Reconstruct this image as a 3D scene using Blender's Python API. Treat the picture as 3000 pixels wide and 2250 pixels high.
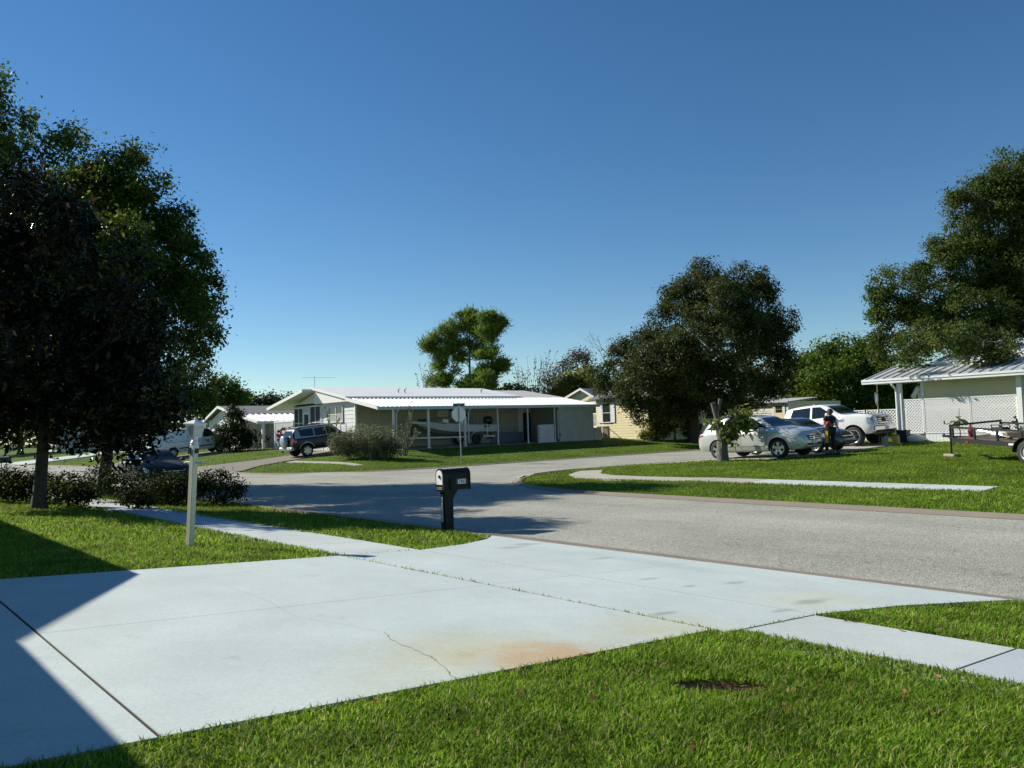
import bpy, bmesh, math, random
import numpy as np
from mathutils import Vector, Matrix

for o in list(bpy.data.objects):
    bpy.data.objects.remove(o, do_unlink=True)
scene = bpy.context.scene
COL = scene.collection
rad = math.radians

# ------------------------------------------------------------ camera, sky, sun, exposure
# World axes: x runs along the main street (towards the viewer's right), y crosses it.
EYE = 1.28
FPX = 2426.0                      # focal length in pixels of the 3000 px wide photograph
PITCH = math.atan(127 / FPX)
ROLL = 0.033
AZ = rad(50.29)                   # camera heading against the street grid
cf = Vector((-math.sin(AZ) * math.cos(PITCH), math.cos(AZ) * math.cos(PITCH), math.sin(PITCH)))
cu0 = Vector((math.sin(AZ) * math.sin(PITCH), -math.cos(AZ) * math.sin(PITCH), math.cos(PITCH)))
cr0 = cf.cross(cu0).normalized()
cu = (math.cos(ROLL) * cu0 + math.sin(ROLL) * cr0).normalized()
cr = cf.cross(cu).normalized()
cam = bpy.data.cameras.new('camera')
cam.sensor_fit = 'HORIZONTAL'
cam.sensor_width = 36.0
cam.lens = 36.0 * FPX / 3000.0
cam.clip_start = 0.05
cam.clip_end = 3000
camo = bpy.data.objects.new('camera', cam)
COL.objects.link(camo)
mw = Matrix((cr, cu, -cf)).transposed().to_4x4()
mw.translation = Vector((0, 0, EYE))
camo.matrix_world = mw
scene.camera = camo

SUN_EL = rad(33)
SUN_XY = Vector((-0.88, -0.47)).normalized()          # towards the sun
world = bpy.data.worlds.new('World')
scene.world = world
world.use_nodes = True
wn = world.node_tree
wn.nodes.clear()
sky = wn.nodes.new('ShaderNodeTexSky')
sky.sky_type = 'NISHITA'
sky.sun_disc = False
sky.sun_elevation = SUN_EL
sky.sun_rotation = math.atan2(SUN_XY.x, SUN_XY.y)
sky.altitude = 1200
sky.air_density = 1.0
sky.dust_density = 0.0
sky.ozone_density = 1.6
bg = wn.nodes.new('ShaderNodeBackground')
bg.inputs['Strength'].default_value = 0.078
wo = wn.nodes.new('ShaderNodeOutputWorld')
hsv = wn.nodes.new('ShaderNodeHueSaturation')
hsv.inputs['Saturation'].default_value = 1.25
wn.links.new(sky.outputs[0], hsv.inputs['Color'])
tint = wn.nodes.new('ShaderNodeMix'); tint.data_type = 'RGBA'; tint.blend_type = 'MULTIPLY'
tint.inputs[0].default_value = 1.0; tint.inputs[7].default_value = (.92, 1.0, 1.02, 1)
wn.links.new(hsv.outputs[0], tint.inputs[6])
wn.links.new(tint.outputs[2], bg.inputs['Color'])
wn.links.new(bg.outputs[0], wo.inputs['Surface'])

sl = bpy.data.lights.new('sun', 'SUN')
sl.energy = 5.0
sl.angle = rad(0.53)
sl.color = (1.0, 0.94, 0.83)
so = bpy.data.objects.new('sun', sl)
COL.objects.link(so)
sd = Vector((SUN_XY.x * math.cos(SUN_EL), SUN_XY.y * math.cos(SUN_EL), math.sin(SUN_EL)))
so.rotation_euler = sd.to_track_quat('Z', 'Y').to_euler()
so.location = sd * 60

scene.view_settings.view_transform = 'Standard'
scene.view_settings.look = 'None'
scene.view_settings.exposure = 0.45
scene.view_settings.gamma = 1.0
scene.view_settings.use_curve_mapping = False

# ------------------------------------------------------------ pixels of the photograph -> directions
def wray(px, py):
    d = cf * FPX + cr * (px - 1500) - cu * (py - 1125)
    return d.normalized()

def at_depth(px, py, dep):
    """point on the ray of a pixel at a distance along the horizontal viewing direction"""
    d = wray(px, py)
    h = Vector((-math.sin(AZ), math.cos(AZ), 0))
    return Vector((0, 0, EYE)) + d * (dep / d.dot(h))

# ------------------------------------------------------------ terrain height
def street_bend(x):
    x = np.asarray(x, float)
    return np.where(x < -40, -0.00178 * (x + 40) ** 2, 0.0)

def smin(a, b, k=1.5):
    h = np.clip(.5 + .5 * (b - a) / k, 0, 1)
    return b * (1 - h) + a * h - k * h * (1 - h)

ROADZ = -0.59
FE = 15.66                        # far edge of the main street
SR, SLE = 24.84, 32.9              # edges of the side street (as -x)
CRX, CRY, CRR = -15.8, 24.70, 9.04 # rounded corner of the right-hand lot
CLX, CLY, CLR = -39.9, 22.66, 7.0 # rounded corner of the left-hand lot
def Hn(x, y):
    x = np.asarray(x, float); y = np.asarray(y, float)
    yy = y - street_bend(x)
    u = -x
    near = np.maximum(-.0605 * np.clip(yy, -12, 20) - .003 * np.clip(u, -10, 40), ROADZ)
    right = np.minimum(-.545 + .031 * (yy - 16.9), 0.25)
    # the right-hand lot eases down to the side street
    inq = (x < CRX) & (yy < CRY)
    de = np.where(inq, CRR - np.hypot(x - CRX, yy - CRY), SR - u)
    te = np.clip(de / 6.5, 0, 1); te = te * te * (3 - 2 * te)
    right = np.where(u > 12, (ROADZ + .07) + (right - (ROADZ + .07)) * np.where(right > ROADZ + .07, te, 1), right)
    left = np.minimum(-.575 + .088 * np.maximum(smin(u - SLE, yy - FE) - 1.1, 0) + .01 * np.clip(smin(u - SLE, yy - FE), 0, 1.1), .24)
    left = np.maximum(left, ROADZ)
    z = np.where(yy < 9.1, near, ROADZ)
    far = np.where(u > SLE, left, np.where(u > SR, ROADZ, right))
    z = np.where(yy > FE, far, z)
    # corner of the right-hand lot is rounded: inside the road flare the ground stays at road level
    cx, cy, R = CRX, CRY, CRR
    flare = (x < cx) & (yy < cy) & (np.hypot(x - cx, yy - cy) > R) & (yy > FE)
    z = np.where(flare & (u <= SLE), ROADZ, z)
    return z

def H(x, y):
    return float(Hn(x, y))

def hit(px, py, tmax=260):
    d = wray(px, py); t = .5
    while t < tmax:
        P = Vector((0, 0, EYE)) + d * t
        if P.z < H(P.x, P.y):
            break
        t += .02
    return P

# ------------------------------------------------------------ object helpers
def link(o, parent=None):
    COL.objects.link(o)
    if parent is not None:
        o.parent = parent
    return o

def tag(o, label=None, cat=None, group=None, kind=None):
    if label: o['label'] = label
    if cat: o['category'] = cat
    if group: o['group'] = group
    if kind: o['kind'] = kind
    return o

def thing(name, label, cat, loc=(0, 0, 0), rotz=0.0, group=None):
    o = bpy.data.objects.new(name, None)
    o.empty_display_size = .2
    COL.objects.link(o)
    o.location = loc
    o.rotation_euler = (0, 0, rotz)
    return tag(o, label, cat, group)

class MB:
    """collects simple solids, then builds ONE mesh object"""
    def __init__(s):
        s.v = []; s.f = []; s.m = []
    def add(s, vs, fs, mi=0):
        n = len(s.v)
        s.v.extend([tuple(p) for p in vs])
        s.f.extend([tuple(i + n for i in f) for f in fs])
        s.m.extend([mi] * len(fs))
        return s
    def box(s, c, d, rot=None, mi=0, bev=0.0):
        hx, hy, hz = d[0] / 2, d[1] / 2, d[2] / 2
        if bev > 0:
            b = min(bev, hx * .9, hy * .9, hz * .9)
            pts = []
            vs = []; fs = []
            # chamfered box: 24 verts
            idx = {}
            def V(p):
                k = tuple(round(q, 6) for q in p)
                if k not in idx:
                    idx[k] = len(vs); vs.append(Vector(p))
                return idx[k]
            S = (-1, 1)
            for a in S:
                fs.append([V((a * hx, y, z)) for y, z in ((-hy + b, -hz + b), (hy - b, -hz + b), (hy - b, hz - b), (-hy + b, hz - b))][::a])
                fs.append([V((x, a * hy, z)) for x, z in ((-hx + b, -hz + b), (hx - b, -hz + b), (hx - b, hz - b), (-hx + b, hz - b))][::-a])
                fs.append([V((x, y, a * hz)) for x, y in ((-hx + b, -hy + b), (hx - b, -hy + b), (hx - b, hy - b), (-hx + b, hy - b))][::a])
            for a in S:
                for c2 in S:
                    fs.append([V((a * hx, c2 * (hy - b), -hz + b)), V((a * hx, c2 * (hy - b), hz - b)), V((a * (hx - b), c2 * hy, hz - b)), V((a * (hx - b), c2 * hy, -hz + b))][::a * c2])
                    fs.append([V((a * hx, -hy + b, c2 * (hz - b))), V((a * hx, hy - b, c2 * (hz - b))), V((a * (hx - b), hy - b, c2 * hz)), V((a * (hx - b), -hy + b, c2 * hz))][::a * c2])
                    fs.append([V((-hx + b, a * hy, c2 * (hz - b))), V((hx - b, a * hy, c2 * (hz - b))), V((hx - b, a * (hy - b), c2 * hz)), V((-hx + b, a * (hy - b), c2 * hz))][::-a * c2])
                    for e in S:
                        fs.append([V((a * hx, c2 * (hy - b), e * (hz - b))), V((a * (hx - b), c2 * hy, e * (hz - b))), V((a * (hx - b), c2 * (hy - b), e * hz))])
        else:
            vs = [Vector((x * hx, y * hy, z * hz)) for x in (-1, 1) for y in (-1, 1) for z in (-1, 1)]
            fs = [(0, 1, 3, 2), (4, 6, 7, 5), (0, 4, 5, 1), (2, 3, 7, 6), (0, 2, 6, 4), (1, 5, 7, 3)]
        if rot is not None:
            R = rot.to_matrix() if hasattr(rot, 'to_matrix') else rot
            vs = [R @ p for p in vs]
        c = Vector(c)
        return s.add([p + c for p in vs], fs, mi)
    def bar(s, p0, p1, w, h, mi=0, up=(0, 0, 1)):
        p0 = Vector(p0); p1 = Vector(p1); d = p1 - p0; L = d.length
        z = d.normalized(); upv = Vector(up)
        if abs(z.dot(upv)) > .98: upv = Vector((0, 1, 0))
        x = upv.cross(z).normalized(); y = z.cross(x)
        R = Matrix((x, y, z)).transposed()
        return s.box((p0 + p1) / 2, (w, h, L), R, mi)
    def tube(s, pts, rs, n=8, mi=0, cap=True):
        pts = [Vector(p) for p in pts]
        if not hasattr(rs, '__len__'): rs = [rs] * len(pts)
        vs = []; fs = []
        prev = None
        for i, p in enumerate(pts):
            if i == 0: d = pts[1] - pts[0]
            elif i == len(pts) - 1: d = pts[-1] - pts[-2]
            else: d = pts[i + 1] - pts[i - 1]
            d.normalize()
            if prev is None:
                a = Vector((1, 0, 0)) if abs(d.x) < .9 else Vector((0, 1, 0))
                x = (a - d * a.dot(d)).normalized()
            else:
                x = (prev - d * prev.dot(d)).normalized()
            prev = x
            y = d.cross(x)
            for k in range(n):
                t = 2 * math.pi * k / n
                vs.append(p + (x * math.cos(t) + y * math.sin(t)) * rs[i])
        for i in range(len(pts) - 1):
            for k in range(n):
                k2 = (k + 1) % n
                fs.append((i * n + k, i * n + k2, (i + 1) * n + k2, (i + 1) * n + k))
        if cap:
            fs.append(tuple(range(n))[::-1])
            fs.append(tuple((len(pts) - 1) * n + k for k in range(n)))
        return s.add(vs, fs, mi)
    def cyl(s, p0, p1, r0, r1=None, n=14, mi=0):
        return s.tube([p0, p1], [r0, r0 if r1 is None else r1], n, mi)
    def lathe(s, prof, c=(0, 0, 0), axis='z', n=24, mi=0, R=None):
        """prof: (radius, height) list"""
        vs = []; fs = []
        for r, h in prof:
            for k in range(n):
                t = 2 * math.pi * k / n
                if axis == 'z': vs.append(Vector((r * math.cos(t), r * math.sin(t), h)))
                else: vs.append(Vector((r * math.cos(t), h, r * math.sin(t))))
        for i in range(len(prof) - 1):
            for k in range(n):
                k2 = (k + 1) % n
                q = (i * n + k, i * n + k2, (i + 1) * n + k2, (i + 1) * n + k)
                fs.append(q if axis == 'z' else q[::-1])
        e = tuple(range(n)); t_ = tuple((len(prof) - 1) * n + k for k in range(n))
        if prof[0][0] > 1e-4: fs.append(e[::-1] if axis == 'z' else e)
        if prof[-1][0] > 1e-4: fs.append(t_ if axis == 'z' else t_[::-1])
        if R is not None: vs = [R @ p for p in vs]
        c = Vector(c)
        return s.add([p + c for p in vs], fs, mi)
    def prism(s, poly, h0, h1, plane='xy', mi=0):
        """extrude a 2-D polygon; plane gives its two axes, the third gets h0..h1"""
        def P(a, b, h):
            return {'xy': (a, b, h), 'xz': (a, h, b), 'yz': (h, a, b)}[plane]
        n = len(poly)
        vs = [P(a, b, h0) for a, b in poly] + [P(a, b, h1) for a, b in poly]
        fs = [tuple(range(n))[::-1], tuple(range(n, 2 * n))]
        for i in range(n):
            j = (i + 1) % n
            fs.append((i, j, n + j, n + i))
        return s.add(vs, fs, mi)
    def quad(s, a, b, c, d, mi=0):
        return s.add([a, b, c, d], [(0, 1, 2, 3)], mi)
    def build(s, name, mats, parent=None, smooth=None, fix=True):
        me = bpy.data.meshes.new(name)
        me.from_pydata([tuple(p) for p in s.v], [], s.f)
        if not isinstance(mats, (list, tuple)): mats = [mats]
        for m in mats: me.materials.append(m)
        if len(mats) > 1:
            me.polygons.foreach_set('material_index', s.m)
        if fix:
            bm = bmesh.new(); bm.from_mesh(me)
            bmesh.ops.recalc_face_normals(bm, faces=bm.faces)
            bm.to_mesh(me); bm.free()
        if smooth is not None:
            smooth_by_angle(me, smooth)
        me.update()
        o = bpy.data.objects.new(name, me)
        return link(o, parent)

def smooth_by_angle(me, deg=40):
    me.polygons.foreach_set('use_smooth', [True] * len(me.polygons))
    bm = bmesh.new(); bm.from_mesh(me)
    th = rad(deg)
    for e in bm.edges:
        if len(e.link_faces) == 2:
            try: e.smooth = e.calc_face_angle() < th
            except ValueError: e.smooth = True
    bm.to_mesh(me); bm.free()

def np_mesh(name, verts, faces, mats, parent=None, smooth=False, attrs=None):
    """fast mesh from numpy arrays; faces all of one size"""
    verts = np.ascontiguousarray(verts, dtype=np.float32); faces = np.ascontiguousarray(faces, dtype=np.int32)
    me = bpy.data.meshes.new(name)
    nv, (nf, k) = len(verts), faces.shape
    me.vertices.add(nv); me.vertices.foreach_set('co', verts.ravel())
    me.loops.add(nf * k); me.loops.foreach_set('vertex_index', faces.ravel())
    me.polygons.add(nf)
    me.polygons.foreach_set('loop_start', np.arange(0, nf * k, k, dtype=np.int32))
    me.polygons.foreach_set('loop_total', np.full(nf, k, dtype=np.int32))
    if smooth: me.polygons.foreach_set('use_smooth', np.ones(nf, dtype=bool))
    if not isinstance(mats, (list, tuple)): mats = [mats]
    for m in mats: me.materials.append(m)
    me.update(calc_edges=True)
    me.validate()
    return link(bpy.data.objects.new(name, me), parent)

def copy_tree(o, parent=None, depth=0):
    c = o.copy(); COL.objects.link(c)
    if parent is not None: c.parent = parent
    for ch in list(o.children): copy_tree(ch, c)
    return c

_txt = 0
def text_mesh(body, size, mat, parent, loc, rot, name='lettering', extrude=.001):
    cu_ = bpy.data.curves.new('txt', 'FONT'); cu_.body = body; cu_.size = size; cu_.extrude = extrude
    cu_.align_x = 'CENTER'; cu_.align_y = 'CENTER'
    to = bpy.data.objects.new('txt', cu_); COL.objects.link(to)
    bpy.context.view_layer.update()
    me = bpy.data.meshes.new_from_object(to.evaluated_get(bpy.context.evaluated_depsgraph_get()))
    bpy.data.objects.remove(to, do_unlink=True); bpy.data.curves.remove(cu_)
    me.materials.clear(); me.materials.append(mat); me.name = name
    o = bpy.data.objects.new(name, me)
    o.location = loc; o.rotation_euler = rot
    return link(o, parent)

# ------------------------------------------------------------ materials
def _n(nt, t, **kw):
    n = nt.nodes.new(t)
    for k, v in kw.items(): setattr(n, k, v)
    return n

def mat(name, col, rough=.6, metal=0.0, spec=.5, var=.12, scale=6.0, bump=0.0, bscale=40.0, coat=0.0, trans=0.0, detail=4.0):
    m = bpy.data.materials.new(name); m.use_nodes = True
    nt = m.node_tree; b = nt.nodes['Principled BSDF']
    b.inputs['Roughness'].default_value = rough; b.inputs['Metallic'].default_value = metal
    b.inputs['Specular IOR Level'].default_value = spec
    if coat: b.inputs['Coat Weight'].default_value = coat; b.inputs['Coat Roughness'].default_value = .04
    tc = _n(nt, 'ShaderNodeTexCoord')
    no = _n(nt, 'ShaderNodeTexNoise'); no.inputs['Scale'].default_value = scale; no.inputs['Detail'].default_value = detail
    nt.links.new(tc.outputs['Object'], no.inputs['Vector'])
    mx = _n(nt, 'ShaderNodeMix', data_type='RGBA')
    a = [max(0, c * (1 - var)) for c in col]; c2 = [min(1, c * (1 + var)) for c in col]
    mx.inputs[6].default_value = (*a, 1); mx.inputs[7].default_value = (*c2, 1)
    mr = _n(nt, 'ShaderNodeMapRange'); mr.inputs[1].default_value = .3; mr.inputs[2].default_value = .7
    nt.links.new(no.outputs['Fac'], mr.inputs[0]); nt.links.new(mr.outputs[0], mx.inputs[0])
    nt.links.new(mx.outputs[2], b.inputs['Base Color'])
    if bump:
        n2 = _n(nt, 'ShaderNodeTexNoise'); n2.inputs['Scale'].default_value = bscale; n2.inputs['Detail'].default_value = 5
        nt.links.new(tc.outputs['Object'], n2.inputs['Vector'])
        bp = _n(nt, 'ShaderNodeBump'); bp.inputs['Strength'].default_value = bump; bp.inputs['Distance'].default_value = .02
        nt.links.new(n2.outputs['Fac'], bp.inputs['Height']); nt.links.new(bp.outputs[0], b.inputs['Normal'])
    return m

def leaf_mat(name, c1, c2, rough=.45, trans=.35, spec=.3, tcol=None, c3=None, f3=.08, patch=.7):
    """leaf colour varies per leaf; part of the light passes through"""
    m = bpy.data.materials.new(name); m.use_nodes = True
    nt = m.node_tree; b = nt.nodes['Principled BSDF']; out = nt.nodes['Material Output']
    g = _n(nt, 'ShaderNodeNewGeometry')
    mx = _n(nt, 'ShaderNodeMix', data_type='RGBA')
    mx.inputs[6].default_value = (*c1, 1); mx.inputs[7].default_value = (*c2, 1)
    nt.links.new(g.outputs['Random Per Island'], mx.inputs[0])
    col = mx.outputs[2]
    if c3:
        wn_ = _n(nt, 'ShaderNodeTexWhiteNoise', noise_dimensions='1D')
        nt.links.new(g.outputs['Random Per Island'], wn_.inputs['W'])
        lt = _n(nt, 'ShaderNodeMath', operation='LESS_THAN'); lt.inputs[1].default_value = f3
        nt.links.new(wn_.outputs['Value'], lt.inputs[0])
        m3 = _n(nt, 'ShaderNodeMix', data_type='RGBA'); m3.inputs[7].default_value = (*c3, 1)
        nt.links.new(lt.outputs[0], m3.inputs[0]); nt.links.new(col, m3.inputs[6]); col = m3.outputs[2]
    # young and old growth: the tone drifts from bough to bough
    nz = _n(nt, 'ShaderNodeTexNoise'); nz.inputs['Scale'].default_value = patch; nz.inputs['Detail'].default_value = 3
    nt.links.new(g.outputs['Position'], nz.inputs['Vector'])
    nr = _n(nt, 'ShaderNodeMapRange'); nr.inputs[1].default_value = .3; nr.inputs[2].default_value = .7; nr.inputs[3].default_value = .62; nr.inputs[4].default_value = 1.4
    nt.links.new(nz.outputs['Fac'], nr.inputs[0])
    mp_ = _n(nt, 'ShaderNodeMix', data_type='RGBA', blend_type='MULTIPLY'); mp_.inputs[0].default_value = 1
    nt.links.new(col, mp_.inputs[6]); nt.links.new(nr.outputs[0], mp_.inputs[7]); col = mp_.outputs[2]
    nt.links.new(col, b.inputs['Base Color'])
    b.inputs['Roughness'].default_value = rough; b.inputs['Specular IOR Level'].default_value = spec
    t = _n(nt, 'ShaderNodeBsdfTranslucent')
    if tcol:
        t.inputs['Color'].default_value = (*tcol, 1)
    else:
        hs = _n(nt, 'ShaderNodeHueSaturation'); hs.inputs['Value'].default_value = 1.5; hs.inputs['Hue'].default_value = .485
        nt.links.new(col, hs.inputs['Color']); nt.links.new(hs.outputs[0], t.inputs['Color'])
    ms = _n(nt, 'ShaderNodeMixShader'); ms.inputs[0].default_value = trans
    nt.links.new(b.outputs[0], ms.inputs[1]); nt.links.new(t.outputs[0], ms.inputs[2])
    nt.links.new(ms.outputs[0], out.inputs['Surface'])
    return m

def glass_mat(name, col=(.02, .025, .03), rough=.05):
    m = bpy.data.materials.new(name); m.use_nodes = True
    nt = m.node_tree; b = nt.nodes['Principled BSDF']
    tc = _n(nt, 'ShaderNodeTexCoord')
    no = _n(nt, 'ShaderNodeTexNoise'); no.inputs['Scale'].default_value = 1.2
    nt.links.new(tc.outputs['Object'], no.inputs['Vector'])
    mx = _n(nt, 'ShaderNodeMix', data_type='RGBA')
    mx.inputs[6].default_value = (*[c * .5 for c in col], 1); mx.inputs[7].default_value = (*[c * 1.6 for c in col], 1)
    nt.links.new(no.outputs['Fac'], mx.inputs[0]); nt.links.new(mx.outputs[2], b.inputs['Base Color'])
    b.inputs['Roughness'].default_value = rough; b.inputs['Specular IOR Level'].default_value = .7
    return m

WHITE = mat('white_paint', (.74, .74, .71), .55, var=.05, scale=3)
WHITE_METAL = mat('white_metal', (.70, .71, .70), .4, var=.06, scale=2)
WHITE_SIDING = mat('white_siding', (.66, .67, .63), .6, var=.07, scale=2.0)
SHED_SIDING = mat('shed_siding', (.42, .47, .43), .65, var=.08, scale=2.0)
CREAM_SIDING = mat('cream_siding', (.66, .60, .36), .6, var=.05, scale=1.5)
YELLOW_SIDING = mat('yellow_siding', (.74, .66, .40), .6, var=.05, scale=1.5)
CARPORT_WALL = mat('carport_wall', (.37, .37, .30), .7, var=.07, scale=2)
TRIM = mat('trim_white', (.78, .78, .76), .5, var=.04)
GLASS = glass_mat('window_glass')
CAR_GLASS = glass_mat('car_glass', (.012, .017, .02), .03)
DARK = mat('dark_void', (.012, .012, .013), .8, var=.1)
BLACK_METAL = mat('black_metal', (.014, .014, .015), .45, var=.2, scale=20)
RUBBER = mat('rubber', (.018, .018, .018), .75, var=.15, scale=30)
CHROME = mat('chrome', (.75, .75, .76), .15, metal=1.0, var=.03)
ALLOY = mat('alloy', (.62, .63, .65), .28, metal=.9, var=.05)
GALV = mat('galvanised', (.42, .43, .43), .45, metal=.6, var=.12, scale=12)
BARK = mat('bark', (.075, .06, .048), .9, var=.35, scale=14, bump=.6, bscale=22)
BARK_GREY = mat('bark_grey', (.125, .112, .095), .9, var=.35, scale=12, bump=.6, bscale=25)
WOOD = mat('weathered_wood', (.21, .155, .10), .8, var=.25, scale=9)
# ============================================================ ground, streets, pavements
def ground_mat():
    m = bpy.data.materials.new('lawn_ground'); m.use_nodes = True
    nt = m.node_tree; b = nt.nodes['Principled BSDF']
    g = _n(nt, 'ShaderNodeNewGeometry')
    n1 = _n(nt, 'ShaderNodeTexNoise'); n1.inputs['Scale'].default_value = .45; n1.inputs['Detail'].default_value = 6
    n2 = _n(nt, 'ShaderNodeTexNoise'); n2.inputs['Scale'].default_value = 9; n2.inputs['Detail'].default_value = 8; n2.inputs['Roughness'].default_value = .75
    nt.links.new(g.outputs['Position'], n1.inputs['Vector']); nt.links.new(g.outputs['Position'], n2.inputs['Vector'])
    r1 = _n(nt, 'ShaderNodeValToRGB')
    r1.color_ramp.elements[0].position = .32; r1.color_ramp.elements[0].color = (.07, .135, .010, 1)
    r1.color_ramp.elements[1].position = .68; r1.color_ramp.elements[1].color = (.145, .225, .020, 1)
    r2 = _n(nt, 'ShaderNodeValToRGB')
    r2.color_ramp.elements[0].position = .35; r2.color_ramp.elements[0].color = (.35, .35, .35, 1)
    r2.color_ramp.elements[1].position = .7; r2.color_ramp.elements[1].color = (1.15, 1.15, 1.0, 1)
    nt.links.new(n1.outputs['Fac'], r1.inputs[0]); nt.links.new(n2.outputs['Fac'], r2.inputs[0])
    mx = _n(nt, 'ShaderNodeMix', data_type='RGBA', blend_type='MULTIPLY'); mx.inputs[0].default_value = 1
    nt.links.new(r1.outputs[0], mx.inputs[6]); nt.links.new(r2.outputs[0], mx.inputs[7])
    nt.links.new(mx.outputs[2], b.inputs['Base Color'])
    b.inputs['Roughness'].default_value = .9; b.inputs['Specular IOR Level'].default_value = .15
    bp = _n(nt, 'ShaderNodeBump'); bp.inputs['Strength'].default_value = .9; bp.inputs['Distance'].default_value = .06
    nt.links.new(n2.outputs['Fac'], bp.inputs['Height']); nt.links.new(bp.outputs[0], b.inputs['Normal'])
    return m
LAWN = ground_mat()

def asphalt_mat():
    m = bpy.data.materials.new('street_asphalt'); m.use_nodes = True
    nt = m.node_tree; b = nt.nodes['Principled BSDF']
    g = _n(nt, 'ShaderNodeNewGeometry')
    v = _n(nt, 'ShaderNodeTexVoronoi'); v.inputs['Scale'].default_value = 62
    n1 = _n(nt, 'ShaderNodeTexNoise'); n1.inputs['Scale'].default_value = .5; n1.inputs['Detail'].default_value = 5
    n2 = _n(nt, 'ShaderNodeTexNoise'); n2.inputs['Scale'].default_value = 120; n2.inputs['Detail'].default_value = 2
    mp = _n(nt, 'ShaderNodeMapping'); mp.inputs['Scale'].default_value = (.14, 1.1, 1)     # wear runs along the street
    nt.links.new(g.outputs['Position'], mp.inputs[0])
    n3 = _n(nt, 'ShaderNodeTexNoise'); n3.inputs['Scale'].default_value = .9; n3.inputs['Detail'].default_value = 4
    nt.links.new(mp.outputs[0], n3.inputs['Vector'])
    for q in (v, n1, n2): nt.links.new(g.outputs['Position'], q.inputs['Vector'])
    r = _n(nt, 'ShaderNodeValToRGB')
    e = r.color_ramp.elements
    e[0].position = 0.0; e[0].color = (.17, .168, .14, 1)
    e[1].position = 1.0; e[1].color = (.57, .565, .475, 1)
    e2 = e.new(.5); e2.color = (.35, .345, .29, 1)
    nt.links.new(v.outputs['Color'], r.inputs[0])
    mx = _n(nt, 'ShaderNodeMix', data_type='RGBA', blend_type='MULTIPLY'); mx.inputs[0].default_value = 1
    r2 = _n(nt, 'ShaderNodeMapRange'); r2.inputs[1].default_value = .3; r2.inputs[2].default_value = .7; r2.inputs[3].default_value = .74; r2.inputs[4].default_value = 1.16
    ad = _n(nt, 'ShaderNodeMath', operation='ADD'); ad2 = _n(nt, 'ShaderNodeMath', operation='MULTIPLY'); ad2.inputs[1].default_value = .5
    nt.links.new(n1.outputs['Fac'], ad.inputs[0]); nt.links.new(n3.outputs['Fac'], ad.inputs[1]); nt.links.new(ad.outputs[0], ad2.inputs[0])
    nt.links.new(ad2.outputs[0], r2.inputs[0]); nt.links.new(r.outputs[0], mx.inputs[6]); nt.links.new(r2.outputs[0], mx.inputs[7])
    # hairline cracks
    vc = _n(nt, 'ShaderNodeTexVoronoi', feature='DISTANCE_TO_EDGE'); vc.inputs['Scale'].default_value = .33
    nw = _n(nt, 'ShaderNodeTexNoise'); nw.inputs['Scale'].default_value = 1.3; nw.inputs['Detail'].default_value = 5
    nt.links.new(g.outputs['Position'], nw.inputs['Vector'])
    va = _n(nt, 'ShaderNodeVectorMath', operation='SCALE'); va.inputs['Scale'].default_value = 1.6
    vb = _n(nt, 'ShaderNodeVectorMath', operation='ADD')
    nt.links.new(nw.outputs['Color'], va.inputs[0]); nt.links.new(va.outputs[0], vb.inputs[0]); nt.links.new(g.outputs['Position'], vb.inputs[1])
    nt.links.new(vb.outputs[0], vc.inputs['Vector'])
    ck = _n(nt, 'ShaderNodeMapRange'); ck.inputs[1].default_value = .0; ck.inputs[2].default_value = .005; ck.inputs[3].default_value = .6; ck.inputs[4].default_value = 1
    nt.links.new(vc.outputs['Distance'], ck.inputs[0])
    m2 = _n(nt, 'ShaderNodeMix', data_type='RGBA', blend_type='MULTIPLY'); m2.inputs[0].default_value = 1
    nt.links.new(mx.outputs[2], m2.inputs[6]); nt.links.new(ck.outputs[0], m2.inputs[7])
    nt.links.new(m2.outputs[2], b.inputs['Base Color'])
    b.inputs['Roughness'].default_value = .85; b.inputs['Specular IOR Level'].default_value = .3
    bp = _n(nt, 'ShaderNodeBump'); bp.inputs['Strength'].default_value = .5; bp.inputs['Distance'].default_value = .012
    nt.links.new(v.outputs['Distance'], bp.inputs['Height']); nt.links.new(bp.outputs[0], b.inputs['Normal'])
    return m
ASPHALT = asphalt_mat()

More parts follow.
